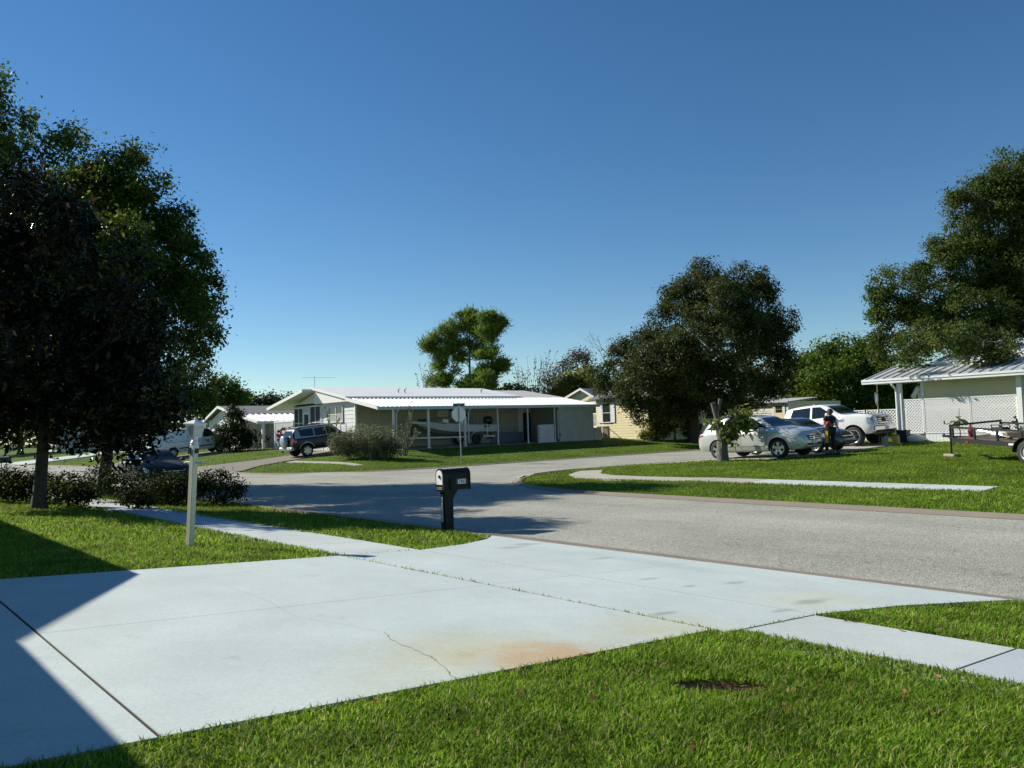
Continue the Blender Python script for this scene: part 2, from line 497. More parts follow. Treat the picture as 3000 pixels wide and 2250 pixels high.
def concrete_mat(name, base, stains=(), grime=.25, cream=.3):
    """stains: (x, y, half-length x, half-length y, colour, strength)"""
    m = bpy.data.materials.new(name); m.use_nodes = True
    nt = m.node_tree; b = nt.nodes['Principled BSDF']
    g = _n(nt, 'ShaderNodeNewGeometry')
    def noise(s, d=5, r=.6):
        n = _n(nt, 'ShaderNodeTexNoise'); n.inputs['Scale'].default_value = s; n.inputs['Detail'].default_value = d; n.inputs['Roughness'].default_value = r
        nt.links.new(g.outputs['Position'], n.inputs['Vector']); return n
    n1 = noise(.75, 8, .68); n2 = noise(38, 6, .75); n3 = noise(2.3, 6, .65)
    mx = _n(nt, 'ShaderNodeMix', data_type='RGBA')
    mx.inputs[6].default_value = (*[c * .86 for c in base], 1); mx.inputs[7].default_value = (*[min(1, c * 1.06) for c in base], 1)
    mr = _n(nt, 'ShaderNodeMapRange'); mr.inputs[1].default_value = .3; mr.inputs[2].default_value = .7
    nt.links.new(n1.outputs['Fac'], mr.inputs[0]); nt.links.new(mr.outputs[0], mx.inputs[0])
    m1 = _n(nt, 'ShaderNodeMix', data_type='RGBA', blend_type='MULTIPLY'); m1.inputs[0].default_value = 1
    mr2 = _n(nt, 'ShaderNodeMapRange'); mr2.inputs[1].default_value = .3; mr2.inputs[2].default_value = .7; mr2.inputs[3].default_value = .86; mr2.inputs[4].default_value = 1.08
    nt.links.new(n2.outputs['Fac'], mr2.inputs[0]); nt.links.new(mx.outputs[2], m1.inputs[6]); nt.links.new(mr2.outputs[0], m1.inputs[7])
    col = m1.outputs[2]
    # grey scuffs
    mr3 = _n(nt, 'ShaderNodeMapRange'); mr3.inputs[1].default_value = .62; mr3.inputs[2].default_value = .78; mr3.inputs[3].default_value = 0; mr3.inputs[4].default_value = grime
    nt.links.new(n3.outputs['Fac'], mr3.inputs[0])
    m3 = _n(nt, 'ShaderNodeMix', data_type='RGBA'); m3.inputs[7].default_value = (*[c * .45 for c in base], 1)
    nt.links.new(mr3.outputs[0], m3.inputs[0]); nt.links.new(col, m3.inputs[6]); col = m3.outputs[2]
    sep = _n(nt, 'ShaderNodeSeparateXYZ'); nt.links.new(g.outputs['Position'], sep.inputs[0])
    ns = noise(3.5, 5)
    for (sx, sy, ax, ay, c, st) in stains:
        vs = []
        for out, c0, a in ((sep.outputs[0], sx, ax), (sep.outputs[1], sy, ay)):
            s1 = _n(nt, 'ShaderNodeMath', operation='SUBTRACT'); s1.inputs[1].default_value = c0; nt.links.new(out, s1.inputs[0])
            s2 = _n(nt, 'ShaderNodeMath', operation='DIVIDE'); s2.inputs[1].default_value = a; nt.links.new(s1.outputs[0], s2.inputs[0])
            s3 = _n(nt, 'ShaderNodeMath', operation='MULTIPLY'); nt.links.new(s2.outputs[0], s3.inputs[0]); nt.links.new(s2.outputs[0], s3.inputs[1])
            vs.append(s3)
        ad = _n(nt, 'ShaderNodeMath', operation='ADD'); nt.links.new(vs[0].outputs[0], ad.inputs[0]); nt.links.new(vs[1].outputs[0], ad.inputs[1])
        sq = _n(nt, 'ShaderNodeMath', operation='SQRT'); nt.links.new(ad.outputs[0], sq.inputs[0])
        wz = _n(nt, 'ShaderNodeMath', operation='MULTIPLY_ADD'); wz.inputs[1].default_value = .9; wz.inputs[2].default_value = -.45
        nt.links.new(ns.outputs['Fac'], wz.inputs[0])
        a2 = _n(nt, 'ShaderNodeMath', operation='ADD'); nt.links.new(sq.outputs[0], a2.inputs[0]); nt.links.new(wz.outputs[0], a2.inputs[1])
        rr = _n(nt, 'ShaderNodeMapRange', interpolation_type='SMOOTHSTEP'); rr.inputs[1].default_value = 0.05; rr.inputs[2].default_value = 1.0; rr.inputs[3].default_value = st; rr.inputs[4].default_value = 0
        nt.links.new(a2.outputs[0], rr.inputs[0])
        mm = _n(nt, 'ShaderNodeMix', data_type='RGBA', blend_type='MULTIPLY'); mm.inputs[7].default_value = (*c, 1)
        nt.links.new(rr.outputs[0], mm.inputs[0]); nt.links.new(col, mm.inputs[6]); col = mm.outputs[2]
    nt.links.new(col, b.inputs['Base Color'])
    b.inputs['Roughness'].default_value = .8; b.inputs['Specular IOR Level'].default_value = .25
    bp = _n(nt, 'ShaderNodeBump'); bp.inputs['Strength'].default_value = .18; bp.inputs['Distance'].default_value = .01
    nt.links.new(n2.outputs['Fac'], bp.inputs['Height']); nt.links.new(bp.outputs[0], b.inputs['Normal'])
    return m

RUST = (1.0, .60, .34); TAN = (1.0, .90, .70); GREY = (.72, .73, .74); GREY2 = (.58, .60, .62)
rs = hit(1640, 1935); rs2 = hit(1330, 1905); rs3 = hit(2000, 1855)
DRIVE = concrete_mat('driveway_concrete', (.525, .595, .575), stains=[
    (rs.x - .05, rs.y, .55, .75, RUST, .75), (rs2.x, rs2.y, .75, 1.1, TAN, .8), (rs.x, rs.y - .2, 1.0, 2.2, TAN, .6),
    (rs3.x - .2, rs3.y, .8, .9, TAN, .7), (-7.2, 8.1, 2.4, .35, GREY, .35), (-4.3, 7.2, .8, 1.0, TAN, .6)] + [(hit(a, b).x, hit(a, b).y, w, w * k, GREY2, st) for a, b, w, k, st in ((1500, 1608, .16, 2.6, .85), (1545, 1598, .22, 2.0, .8), (1760, 1640, .12, 2.8, .7), (1905, 1700, .09, 3.0, .8), (2020, 1722, .07, 2.2, .8), (2155, 1712, .10, 2.6, .7), (2380, 1768, .14, 2.8, .85), (1945, 1803, .09, 2.4, .8), (2290, 1795, .07, 3.2, .7))], grime=.5)
WALK = concrete_mat('sidewalk_concrete', (.53, .575, .55), grime=.5)
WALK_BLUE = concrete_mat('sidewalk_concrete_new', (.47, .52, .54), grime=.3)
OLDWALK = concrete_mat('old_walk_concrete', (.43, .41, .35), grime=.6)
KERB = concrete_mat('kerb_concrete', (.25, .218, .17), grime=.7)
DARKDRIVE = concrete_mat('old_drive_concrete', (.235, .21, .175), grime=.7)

# ---- paved areas as polygons in plan (also used to keep the grass off them)
def arc(cx, cy, r, a0, a1, n=12):
    return [(cx + r * math.cos(rad(a0 + (a1 - a0) * i / n)), cy + r * math.sin(rad(a0 + (a1 - a0) * i / n))) for i in range(n + 1)]

DX0, DX1 = -9.97, -4.0          # own driveway
SWY0, SWY1 = 5.25, 6.5          # own sidewalk
KY = 8.75                       # back of the near gutter
xs_bend = np.arange(-130, -39, 5.0)
def sb(x): return float(street_bend(x))

PAVED = []
def paved(poly):
    PAVED.append(np.array(poly)); return poly

def in_poly(poly, x, y):
    inside = np.zeros(len(x), bool); n = len(poly); j = n - 1
    for i in range(n):
        xi, yi = poly[i]; xj, yj = poly[j]
        c = ((yi > y) != (yj > y)) & (x < (xj - xi) * (y - yi) / (yj - yi + 1e-12) + xi)
        inside ^= c; j = i
    return inside

def drape(name, poly, material, lift, parent=None, step=2.0, thick=.12, jig=0):
    """a slab with this outline that follows the terrain"""
    bm = bmesh.new()
    vs = [bm.verts.new((a, b, 0)) for a, b in poly]
    bm.faces.new(vs)
    bmesh.ops.triangulate(bm, faces=bm.faces[:])
    xs = [p[0] for p in poly]; ys = [p[1] for p in poly]
    for ax, lo, hi in ((0, min(xs), max(xs)), (1, min(ys), max(ys))):
        k = math.ceil(lo / step) * step
        while k < hi:
            if k > lo + .01 and k < hi - .01:
                no = (1, 0, 0) if ax == 0 else (0, 1, 0)
                co = (k, 0, 0) if ax == 0 else (0, k, 0)
                bmesh.ops.bisect_plane(bm, geom=bm.verts[:] + bm.edges[:] + bm.faces[:], plane_co=co, plane_no=no)
            k += step
    for v in bm.verts: v.co.z = H(v.co.x, v.co.y) + lift
    top = bm.faces[:]
    if thick:
        ret = bmesh.ops.extrude_face_region(bm, geom=top)
        newv = [g for g in ret['geom'] if isinstance(g, bmesh.types.BMVert)]
        for v in newv: v.co.z += 0
        old = set(top)
        for f in top:
            for v in f.verts: pass
        # the extruded copy becomes the top; the original sinks
        tv = set(newv)
        for v in bm.verts:
            if v not in tv: v.co.z -= thick
    bmesh.ops.recalc_face_normals(bm, faces=bm.faces)
    me = bpy.data.meshes.new(name); bm.to_mesh(me); bm.free()
    me.materials.append(material)
    return link(bpy.data.objects.new(name, me), parent)

def struct_root(name, label=None):
    o = bpy.data.objects.new(name, None); COL.objects.link(o); o['kind'] = 'structure'
    return o

# ---- the ground sheet
def axis(lo, hi, f0, f1, fine, n=14, grow=1.45):
    a = list(np.arange(f0, f1 + 1e-6, fine))
    s = fine; q = f0
    while q > lo: s *= grow; q -= s; a.insert(0, max(q, lo))
    s = fine; q = f1
    while q < hi: s *= grow; q += s; a.append(min(q, hi))
    return np.array(a)
HOLE = hit(2105, 2012)
gx = axis(-900, 900, -75, 12, .5); gy = axis(-900, 900, -6, 60, .5)
# finer lines where the lawn has its hollow
gx = np.unique(np.round(np.concatenate([gx, HOLE.x + np.arange(-.4, .41, .05)]), 4)); gy = np.unique(np.round(np.concatenate([gy, HOLE.y + np.arange(-.4, .41, .05)]), 4))
X, Y = np.meshgrid(gx, gy)
ZG = Hn(X, Y)
px_ = X.ravel(); py_ = Y.ravel()
# ---- outlines
drive_main = paved([(DX0, SWY0 - .02), (DX0, -6), (DX1, -6), (DX1, SWY0 - .02)])
apron = paved([(DX0, SWY0), (DX0, SWY1), (-10.35, 7.6), (-11.25, KY), (-3.15, KY), (-3.6, 7.6), (DX1 + .12, SWY1), (DX1 + .12, SWY0)])
walk_left = paved([(DX0 - .012, SWY0 + .02), (DX0 - .012, SWY1), (-70, SWY1 + sb(-70)), (-70, SWY0 + sb(-70)), (-60, SWY0 + sb(-60)), (-50, SWY0 + sb(-50)), (-40, SWY0)])
walk_right = paved([(DX1 + .132, SWY0 + .18), (DX1 + .132, SWY1 - .06), (20, SWY1 - .06), (20, SWY0 + .18)])
near_gutter = paved([(40, KY)] + [(-40, KY)] + [(x, KY + sb(x)) for x in xs_bend[::-1]] + [(x, 9.15 + sb(x)) for x in xs_bend] + [(-40, 9.15), (40, 9.15)])
street = paved([(40, 9.15)] + [(-40, 9.15)] + [(x, 9.15 + sb(x)) for x in xs_bend[::-1]] + [(x, FE + sb(x)) for x in xs_bend] + [(-40, FE), (40, FE)])
side_street = paved([(CRX, FE)] + arc(CRX, CRY, CRR, 270, 180)[1:] + [(-SR, 140), (-SLE, 140)] + arc(CLX, CLY, CLR, 0, -90))
FW0 = 19.6; FW1 = 20.45
far_end = [(hit(a, b).x, hit(a, b).y) for a, b in ((1900, 1398), (1800, 1394), (1760, 1389), (1765, 1378), (1700, 1381), (1668, 1391), (1690, 1401), (1800, 1405), (1900, 1407))]
far_walk = paved([(-7.5, FW0), (-7.5, FW1), (-15.5, FW1)] + [far_end[k] for k in range(9)] + [(-15.5, FW0)])
lot_walk = paved([(-36.4, 20.05), (-36.4, 20.55), (-45.2, 20.55), (-45.2, 20.05)])
far_kerb_a = paved([(40, FE - .05), (40, FE + .3), (CRX, FE + .3)] + arc(CRX, CRY, CRR - .3, 270, 180) + [(-SR + .3, 130), (-SR - .1, 130), (-SR - .05, CRY)] + arc(CRX, CRY, CRR + .05, 180, 270))
far_kerb_b = paved([(-SLE + .05, 130), (-SLE - .3, 130), (-SLE - .3, CLY)] + arc(CLX, CLY, CLR - .3, 0, -90) + [(x, FE + .3 + sb(x)) for x in np.arange(-42, -131, -8.0)] + [(x, FE - .1 + sb(x)) for x in np.arange(-130, -40, 8.0)] + arc(CLX, CLY, CLR + .05, -90, 0))
suv_drive = paved([(-42.0, FE + .4), (-44.6, 18.6), (-45.25, 20.5), (-45.3, 27.5), (-49.4, 27.5), (-49.4, 20.5), (-50.3, 18.6), (-51.6, FE + .4 + sb(-51))])
van_drive = paved([(-60.3, FE + .35 + sb(-60)), (-61.8, 19.5), (-61.9, 34), (-66.2, 34), (-66.2, 19.5), (-68.2, FE + .35 + sb(-68))])
lot_drive = paved([(-25.2, 27.35), (-17.8, 27.35), (-16.9, 30.5), (-16.7, 35.4), (-25.2, 35.4)])
carport_slab = paved([(-42.0, 25.4), (-45.2, 25.4), (-45.2, 42.8), (-42.0, 42.8)])
far_drive = paved([(-83, 16.6 + sb(-83)), (-84, 24), (-88, 24), (-90, 16.6 + sb(-90))])

def is_paved(x, y, grow=0.0):
    m = np.zeros(len(x), bool)
    for p in PAVED: m |= in_poly(p, x, y)
    return m

# ground drops below the pavements so that it never shows through them
pv = is_paved(px_, py_).reshape(X.shape)
for d in ((.3, 0), (-.3, 0), (0, .3), (0, -.3)):
    pass
ZG = np.where(pv, ZG - .09, ZG)
eh_ = np.sqrt((((X - HOLE.x) * .64 + (Y - HOLE.y) * .77) / .33) ** 2 + ((-(X - HOLE.x) * .77 + (Y - HOLE.y) * .64) / .17) ** 2)
ZG = ZG - .085 * np.clip(1.25 - eh_, 0, .45) / .45
# the small bare hollow in the near lawn
sub = 60
nv = X.shape
verts = np.stack([X.ravel(), Y.ravel(), ZG.ravel()], 1)
ii, jj = np.meshgrid(np.arange(nv[0] - 1), np.arange(nv[1] - 1), indexing='ij')
a = (ii * nv[1] + jj).ravel()
faces = np.stack([a, a + 1, a + nv[1] + 1, a + nv[1]], 1)
ground = np_mesh('ground', verts, faces, LAWN, smooth=True)
ground['kind'] = 'structure'

# ---- streets
def strip_struct(name, poly, material, lift, **k):
    o = drape(name, poly, material, lift, **k); o['kind'] = 'structure'; return o
strip_struct('street', street, ASPHALT, .012, step=4, thick=0)
strip_struct('side_street', side_street, ASPHALT, .012, step=4, thick=0)

def sweep_kerb(path, profile, name):
    """path: plan points; profile: (offset to the left of the path, height above the road)"""
    pts = [Vector((p[0], p[1], 0)) for p in path]
    mb = MB(); n = len(profile); vs = []; fs = []
    for i, p in enumerate(pts):
        d = (pts[min(i + 1, len(pts) - 1)] - pts[max(i - 1, 0)]).normalized()
        l = Vector((-d.y, d.x, 0))
        for off, h in profile:
            q = p + l * off
            vs.append((q.x, q.y, ROADZ + h))
    for i in range(len(pts) - 1):
        for k in range(n - 1):
            fs.append((i * n + k, (i + 1) * n + k, (i + 1) * n + k + 1, i * n + k + 1))
    mb.add(vs, fs)
    o = mb.build(name, KERB, None, smooth=50)
    o['kind'] = 'structure'
    return o
prof_far = [(0, .016), (.14, .026), (.22, .075), (.27, .085), (.33, .08), (.34, -.02)]
right_edge = [(x, FE) for x in np.arange(40, CRX, -4.0)] + arc(CRX, CRY, CRR, 270, 180) + [(-SR, y) for y in np.arange(27, 130, 6.0)]
sweep_kerb(right_edge[::-1], prof_far, 'kerb')
left_edge = [(-SLE, y) for y in np.arange(128, 24, -6.0)] + arc(CLX, CLY, CLR, 0, -90) + [(x, FE + sb(x)) for x in np.arange(-42, -131, -4.0)]
sweep_kerb(left_edge[::-1], prof_far, 'kerb')
# near gutter: a flat brown concrete band flush with the apron
prof_near = [(0, .013), (.12, .016), (.30, .032), (.40, .044), (.41, -.05)]
sweep_kerb([(40, 9.15)] + [(x, 9.15) for x in np.arange(36, -41, -4.0)] + [(x, 9.15 + sb(x)) for x in np.arange(-44, -131, -4.0)], [(-o, h) for o, h in prof_near][::1] and [(o, h) for o, h in prof_near], 'gutter')

# ---- own driveway: slabs with open joints
drv = struct_root('driveway')
J = .011
MIDX = -6.8; CROSS = 1.18
def rect(x0, x1, y0, y1): return [(x0, y0), (x1, y0), (x1, y1), (x0, y1)]
for (x0, x1) in ((DX0, MIDX - .004), (MIDX + .004, DX1)):
    drape('concrete_slab', rect(x0, x1, CROSS + J, SWY0 - J), DRIVE, .016, drv, step=50)
    drape('concrete_slab', rect(x0, x1, -6, CROSS - J), DRIVE, .016, drv, step=50)
mid2 = 5.25; SPL = 6.48
for (a0, a1) in ((0, 1), (1, 2)):
    xa = [DX0, MIDX - .003, MIDX + .003, DX1 + .12]
    x0, x1 = (xa[0], xa[1]) if a0 == 0 else (xa[2], xa[3])
    drape('concrete_slab', rect(x0, x1, SWY0 + J, SPL - .012), DRIVE, .017, drv, step=50)
drape('concrete_slab', [(DX0, SPL + .012), (MIDX - .003, SPL + .012), (MIDX - .003, KY), (-11.2, KY), (-10.75, 8.3), (-10.3, 7.5)], DRIVE, .017, drv, step=50)
drape('concrete_slab', [(MIDX + .003, SPL + .012), (DX1 + .12, SPL + .012), (-3.66, 7.5), (-3.35, 8.3), (-3.15, KY), (MIDX + .003, KY)], DRIVE, .017, drv, step=50)
JOINT = mat('joint_dirt', (.028, .022, .016), .95, var=.3, scale=30)
drape('joint_bed', rect(DX0 + .01, DX1 - .01, -6, KY - .02), JOINT, .009, drv, step=50, thick=0)

def polyline_strip(name, pts, w, material, lift, parent):
    mb = MB()
    pts = [Vector((p[0], p[1], 0)) for p in pts]
    for i in range(len(pts) - 1):
        d = (pts[i + 1] - pts[i]).normalized(); l = Vector((-d.y, d.x, 0)) * w / 2
        q = [pts[i] + l, pts[i] - l, pts[i + 1] - l, pts[i + 1] + l]
        mb.quad(*[(p.x, p.y, H(p.x, p.y) + lift) for p in q])
    return mb.build(name, material, parent)
CRACK = mat('crack', (.26, .24, .20), .95, var=.2)
rng = random.Random(4)
cp = [(1130, 1860), (1137, 1872), (1162, 1893), (1215, 1912), (1260, 1932), (1275, 1943), (1298, 1960), (1312, 1972), (1318, 1985), (1345, 2003)]
cpts = []
for a, b in cp:
    P = hit(a, b); cpts.append((P.x, P.y))
zz = []
for i in range(len(cpts) - 1):
    for k in range(4):
        t = k / 4; zz.append((cpts[i][0] * (1 - t) + cpts[i + 1][0] * t + rng.uniform(-.012, .012), cpts[i][1] * (1 - t) + cpts[i + 1][1] * t + rng.uniform(-.012, .012)))
polyline_strip('crack', zz, .0055, CRACK, .0185, drv)
cp2 = [hit(a, b) for a, b in [(640, 1710), (700, 1735), (780, 1765), (870, 1815), (1000, 1835), (1130, 1860)]]
polyline_strip('crack', [(p.x, p.y) for p in cp2], .0018, CRACK, .0185, drv)

# ---- sidewalks: each flag is a slab
sw = struct_root('sidewalk')
x = DX0 - .014
k = 0
while x > -60:
    x2 = x - 1.5
    p = [(x2 + .008, SWY0 + .02 + sb(x2)), (x - .008, SWY0 + .02 + sb(x)), (x - .008, SWY1 + sb(x)), (x2 + .008, SWY1 + sb(x2))]
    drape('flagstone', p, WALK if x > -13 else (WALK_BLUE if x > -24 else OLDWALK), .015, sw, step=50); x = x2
x = DX1 + .134
first = True
while x < 14:
    L = 1.55 if first else 1.5
    drape('flagstone', rect(x + .01, x + L - .01, SWY0 + .18, SWY1 - .06), WALK if first else WALK_BLUE, .015, sw, step=50)
    x += L; first = False
drape('joint_bed', [(DX0 - .03, SWY0 + .05), (-40, SWY0 + .05), (-40, SWY1 - .05), (-14, SWY1 - .05), (DX0 - .03, SWY1 - .05)], JOINT, .008, sw, step=10, thick=0)
drape('joint_bed', rect(DX1 + .14, 14, SWY0 + .22, SWY1 - .1), JOINT, .008, sw, step=10, thick=0)

fw = struct_root('far_sidewalk')
x = -7.5
while x > -15.4:
    drape('flagstone', rect(max(x - 1.5, -15.5) + .012, x - .012, FW0, FW1), OLDWALK if x < -12 else WALK, .02, fw, step=50); x -= 1.5
drape('flagstone', [(-15.512, FW0), (-15.512, FW1)] + far_end, OLDWALK, .02, fw, step=1)
lw = struct_root('lot_sidewalk')
x = -36.4
while x > -44:
    drape('flagstone', rect(x - 1.6 + .012, x - .012, 20.05, 20.55), OLDWALK, .02, lw, step=1.0); x -= 1.6

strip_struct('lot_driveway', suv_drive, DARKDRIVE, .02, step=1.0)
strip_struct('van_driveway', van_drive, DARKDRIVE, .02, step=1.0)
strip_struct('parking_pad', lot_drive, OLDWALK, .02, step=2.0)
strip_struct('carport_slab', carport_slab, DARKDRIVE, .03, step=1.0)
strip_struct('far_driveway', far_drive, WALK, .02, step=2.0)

# ---- the bare hollow with a buried valve box in the near lawn
SOIL = mat('soil', (.15, .075, .045), .95, var=.35, scale=18, bump=.5)
mb = MB(); rr_ = random.Random(2); N = 28; RG = 7
vs = []; fs = []
for r in range(RG + 1):
    for i in range(N):
        t = 2 * math.pi * i / N; f_ = r / RG * 1.1
        q = Vector((.64, .77)) * (.31 * f_ * math.cos(t)) + Vector((-.77, .64)) * (.16 * f_ * math.sin(t))
        dz = -.07 * min(1, max(0, (1.25 - f_) / .45)) + rr_.uniform(-.008, .012)
        vs.append((HOLE.x + q.x, HOLE.y + q.y, H(HOLE.x + q.x, HOLE.y + q.y) + dz))
for r in range(RG):
    for i in range(N): fs.append((r * N + i, r * N + (i + 1) % N, (r + 1) * N + (i + 1) % N, (r + 1) * N + i))
mb.add(vs, fs)
o = mb.build('bare_soil', SOIL); o['kind'] = 'structure'

# ============================================================ grass
def blades(pts, rnd, hmin, hmax, wmin, wmax, lean=.6, seg=2):
    n = len(pts)
    h = rnd.uniform(hmin, hmax, n); w = rnd.uniform(wmin, wmax, n)
    th = rnd.uniform(0, 2 * np.pi, n); ln = rnd.uniform(.1, lean, n) * h
    ph = th + np.pi / 2 + rnd.normal(0, .5, n)
    s = np.stack([np.cos(th), np.sin(th), np.zeros(n)], 1) * (w / 2)[:, None]
    l = np.stack([np.cos(ph), np.sin(ph), np.zeros(n)], 1) * ln[:, None]
    up = np.zeros((n, 3)); up[:, 2] = h
    if seg == 2:
        mid = pts + l * .35 + up * .6
        V = np.stack([pts - s, pts + s, mid + s * .85, mid - s * .85, pts + l + up * .98], 1).reshape(-1, 3)
        b = np.arange(n) * 5
        F = np.concatenate([np.stack([b, b + 1, b + 2], 1), np.stack([b, b + 2, b + 3], 1), np.stack([b + 3, b + 2, b + 4], 1)])
    else:
        V = np.stack([pts - s, pts + s, pts + l + up], 1).reshape(-1, 3)
        b = np.arange(n) * 3
        F = np.stack([b, b + 1, b + 2], 1)
    return V, F

GRASS = leaf_mat('grass_blades', (.065, .165, .010), (.225, .345, .030), .6, .40, .1, c3=(.38, .34, .14), f3=.10, patch=2.2)
GRASS_FAR = leaf_mat('grass_blades_far', (.095, .18, .012), (.19, .275, .024), .65, .3, .08, c3=(.26, .22, .07), f3=.05)

hfw = np.array([-math.sin(AZ), math.cos(AZ)]); hrt = np.array([math.cos(AZ), math.sin(AZ)])
def scatter(rnd, dlo, dhi, dens, margin=1.18, keep=None):
    """points on the lawns between two viewing depths, inside a widened field of view"""
    k = 1500 / FPX * margin
    # sample depth with area weight
    A = k * (dhi ** 2 - dlo ** 2)
    n = int(A * dens)
    d = np.sqrt(rnd.uniform(dlo ** 2, dhi ** 2, n)); s = rnd.uniform(-k, k, n) * d
    x = hfw[0] * d + hrt[0] * s; y = hfw[1] * d + hrt[1] * s
    m = ~is_paved(x, y)
    e = (((x - HOLE.x) * .64 + (y - HOLE.y) * .77) / .29) ** 2 + ((-(x - HOLE.x) * .77 + (y - HOLE.y) * .64) / .14) ** 2
    m &= e > 1
    if keep is not None: m &= keep(x, y)
    x, y = x[m], y[m]
    # thin out patchily so that the lawn is not even
    pat = np.sin(x * 1.7 + 1.3 * np.sin(y * .9)) * np.sin(y * 2.1 + np.sin(x * 1.1))
    q = rnd.uniform(0, 1, len(x)) < .82 + .18 * pat
    x, y = x[q], y[q]
    return np.stack([x, y, Hn(x, y) - .004], 1)

rnd = np.random.default_rng(11)
parts = [
    ('grass', [(2.6, 5.0, 8200, .016, .047, .0045, .0085), (5.0, 8.0, 5400, .016, .05, .0055, .0105)], 2, GRASS),
    ('grass', [(8.0, 12.5, 2000, .022, .065, .008, .014), (12.5, 19, 800, .022, .07, .012, .02)], 2, GRASS),
    ('grass', [(19, 30, 260, .025, .07, .02, .035), (30, 44, 90, .03, .075, .03, .05), (44, 75, 14, .03, .09, .05, .09)], 1, GRASS_FAR)]
ntri = 0
for nm, specs, seg, gm in parts:
    VV = []; FF = []; off = 0
    for (a, b, dens, h0, h1, w0, w1) in specs:
        P = scatter(rnd, a, b, dens)
        V, F = blades(P, rnd, h0, h1, w0, w1, 1.5, seg)
        VV.append(V); FF.append(F + off); off += len(V)
    V = np.concatenate(VV); F = np.concatenate(FF); ntri += len(F)
    o = np_mesh(nm, V, F, gm, smooth=False)
    o['kind'] = 'stuff'
print('grass triangles', ntri)
# ============================================================ houses
def wloc(o):
    p = Vector((0, 0, 0))
    while o is not None:
        p += o.location; o = o.parent
    return p

def bw(mb, name, m, parent, smooth=None, kind=None, label=None):
    """build a part whose vertices were given in world coordinates"""
    off = wloc(parent)
    mb.v = [(p[0] - off.x, p[1] - off.y, p[2] - off.z) for p in mb.v]
    o = mb.build(name, m, parent, smooth)
    if kind: o['kind'] = kind
    if label: o['label'] = label
    return o

def bbox(x0, x1, y0, y1, z0, z1):
    return ((x0 + x1) / 2, (y0 + y1) / 2, (z0 + z1) / 2), (abs(x1 - x0), abs(y1 - y0), abs(z1 - z0))

def wbox(name, m, parent, x0, x1, y0, y1, z0, z1, bev=0.0, **k):
    mb = MB(); c, d = bbox(x0, x1, y0, y1, z0, z1); mb.box(c, d, bev=bev)
    return bw(mb, name, m, parent, **k)

def lap(mb, face, a0, a1, z0, z1, pos, sgn, hgt, proud=.018):
    """overlapping siding boards on a wall; face 'x' = wall of constant y running along x, 'y' = constant x"""
    z = z0
    while z < z1 - .01:
        t = min(z + hgt, z1)
        prof = [(pos, z), (pos + sgn * proud, z), (pos + sgn * .004, t), (pos, t)]
        if face == 'x':
            mb.prism([(p, q) for p, q in prof], a0, a1, 'yz')
        else:
            mb.add([(p, a, q) for a in (a0, a1) for p, q in prof],
                   [(0, 1, 2, 3), (7, 6, 5, 4), (0, 4, 5, 1), (1, 5, 6, 2), (2, 6, 7, 3), (3, 7, 4, 0)])
        z = t
    return mb

def slab_between(mb, p0, p1, y0, y1, th):
    """sloping slab: cross-section line p0->p1 in (x,z), swept along y"""
    (xa, za), (xb, zb) = p0, p1
    mb.prism([(xa, za), (xb, zb), (xb, zb - th), (xa, za - th)], y0, y1, 'xz')
    return mb

def slab_between_x(mb, p0, p1, x0, x1, th):
    (ya, za), (yb, zb) = p0, p1
    mb.prism([(ya, za), (yb, zb), (yb, zb - th), (ya, za - th)], x0, x1, 'yz')
    return mb

def window(parent, face, a0, a1, z0, z1, pos, sgn, name='window', mullions=1, rails=1, frame_m=None, curtain=None, fw=.06):
    """a window (part) with its frame as mesh and each pane a sub-part"""
    fm = frame_m or TRIM
    def B(mb, b0, b1, q0, q1, d0, d1):
        if face == 'x': c, d = bbox(b0, b1, pos + sgn * d0, pos + sgn * d1, q0, q1)
        else: c, d = bbox(pos + sgn * d0, pos + sgn * d1, b0, b1, q0, q1)
        mb.box(c, d)
    mb = MB()
    B(mb, a0 - fw, a1 + fw, z1, z1 + fw, 0, .05); B(mb, a0 - fw - .02, a1 + fw + .02, z0 - fw, z0, 0, .065)
    B(mb, a0 - fw, a0, z0, z1, 0, .05); B(mb, a1, a1 + fw, z0, z1, 0, .05)
    cols = mullions + 1; W = (a1 - a0) / cols
    rows = rails + 1; Hh = (z1 - z0) / rows
    for i in range(1, cols): B(mb, a0 + i * W - .025, a0 + i * W + .025, z0, z1, 0, .042)
    for i in range(1, rows): B(mb, a0, a1, z0 + i * Hh - .02, z0 + i * Hh + .02, 0, .036)
    w = bw(mb, name, fm, parent)
    for i in range(cols):
        for j in range(rows):
            mb = MB()
            B(mb, a0 + i * W + (.025 if i else 0), a0 + (i + 1) * W - (.025 if i < cols - 1 else 0), z0 + j * Hh + (.02 if j else 0), z0 + (j + 1) * Hh - (.02 if j < rows - 1 else 0), .008, .016)
            bw(mb, 'pane', curtain if (curtain and j == 0) else GLASS, w)
    return w

PAN = mat('roof_pan_white', (.72, .72, .69), .42, var=.05, scale=1.5)
PAN_BEIGE = mat('roof_pan_beige', (.60, .585, .53), .5, var=.05, scale=1.5)
MEMBRANE = mat('roof_membrane', (.80, .80, .77), .6, var=.04, scale=1.0)
SCREEN = mat('insect_screen', (.03, .033, .035), .7, var=.15, scale=3)
CURTAIN = mat('curtain', (.30, .33, .31), .8, var=.12, scale=6)
PALE_BLUE = mat('pale_gutter', (.50, .58, .58), .5, var=.05)
DOOR_DARK = mat('dark_door', (.012, .016, .018), .5, var=.1)
PLY = mat('blue_panel', (.17, .21, .25), .7, var=.1, scale=3)
SHINGLE = mat('grey_shingle', (.17, .17, .175), .9, var=.25, scale=14, bump=.5, bscale=30)

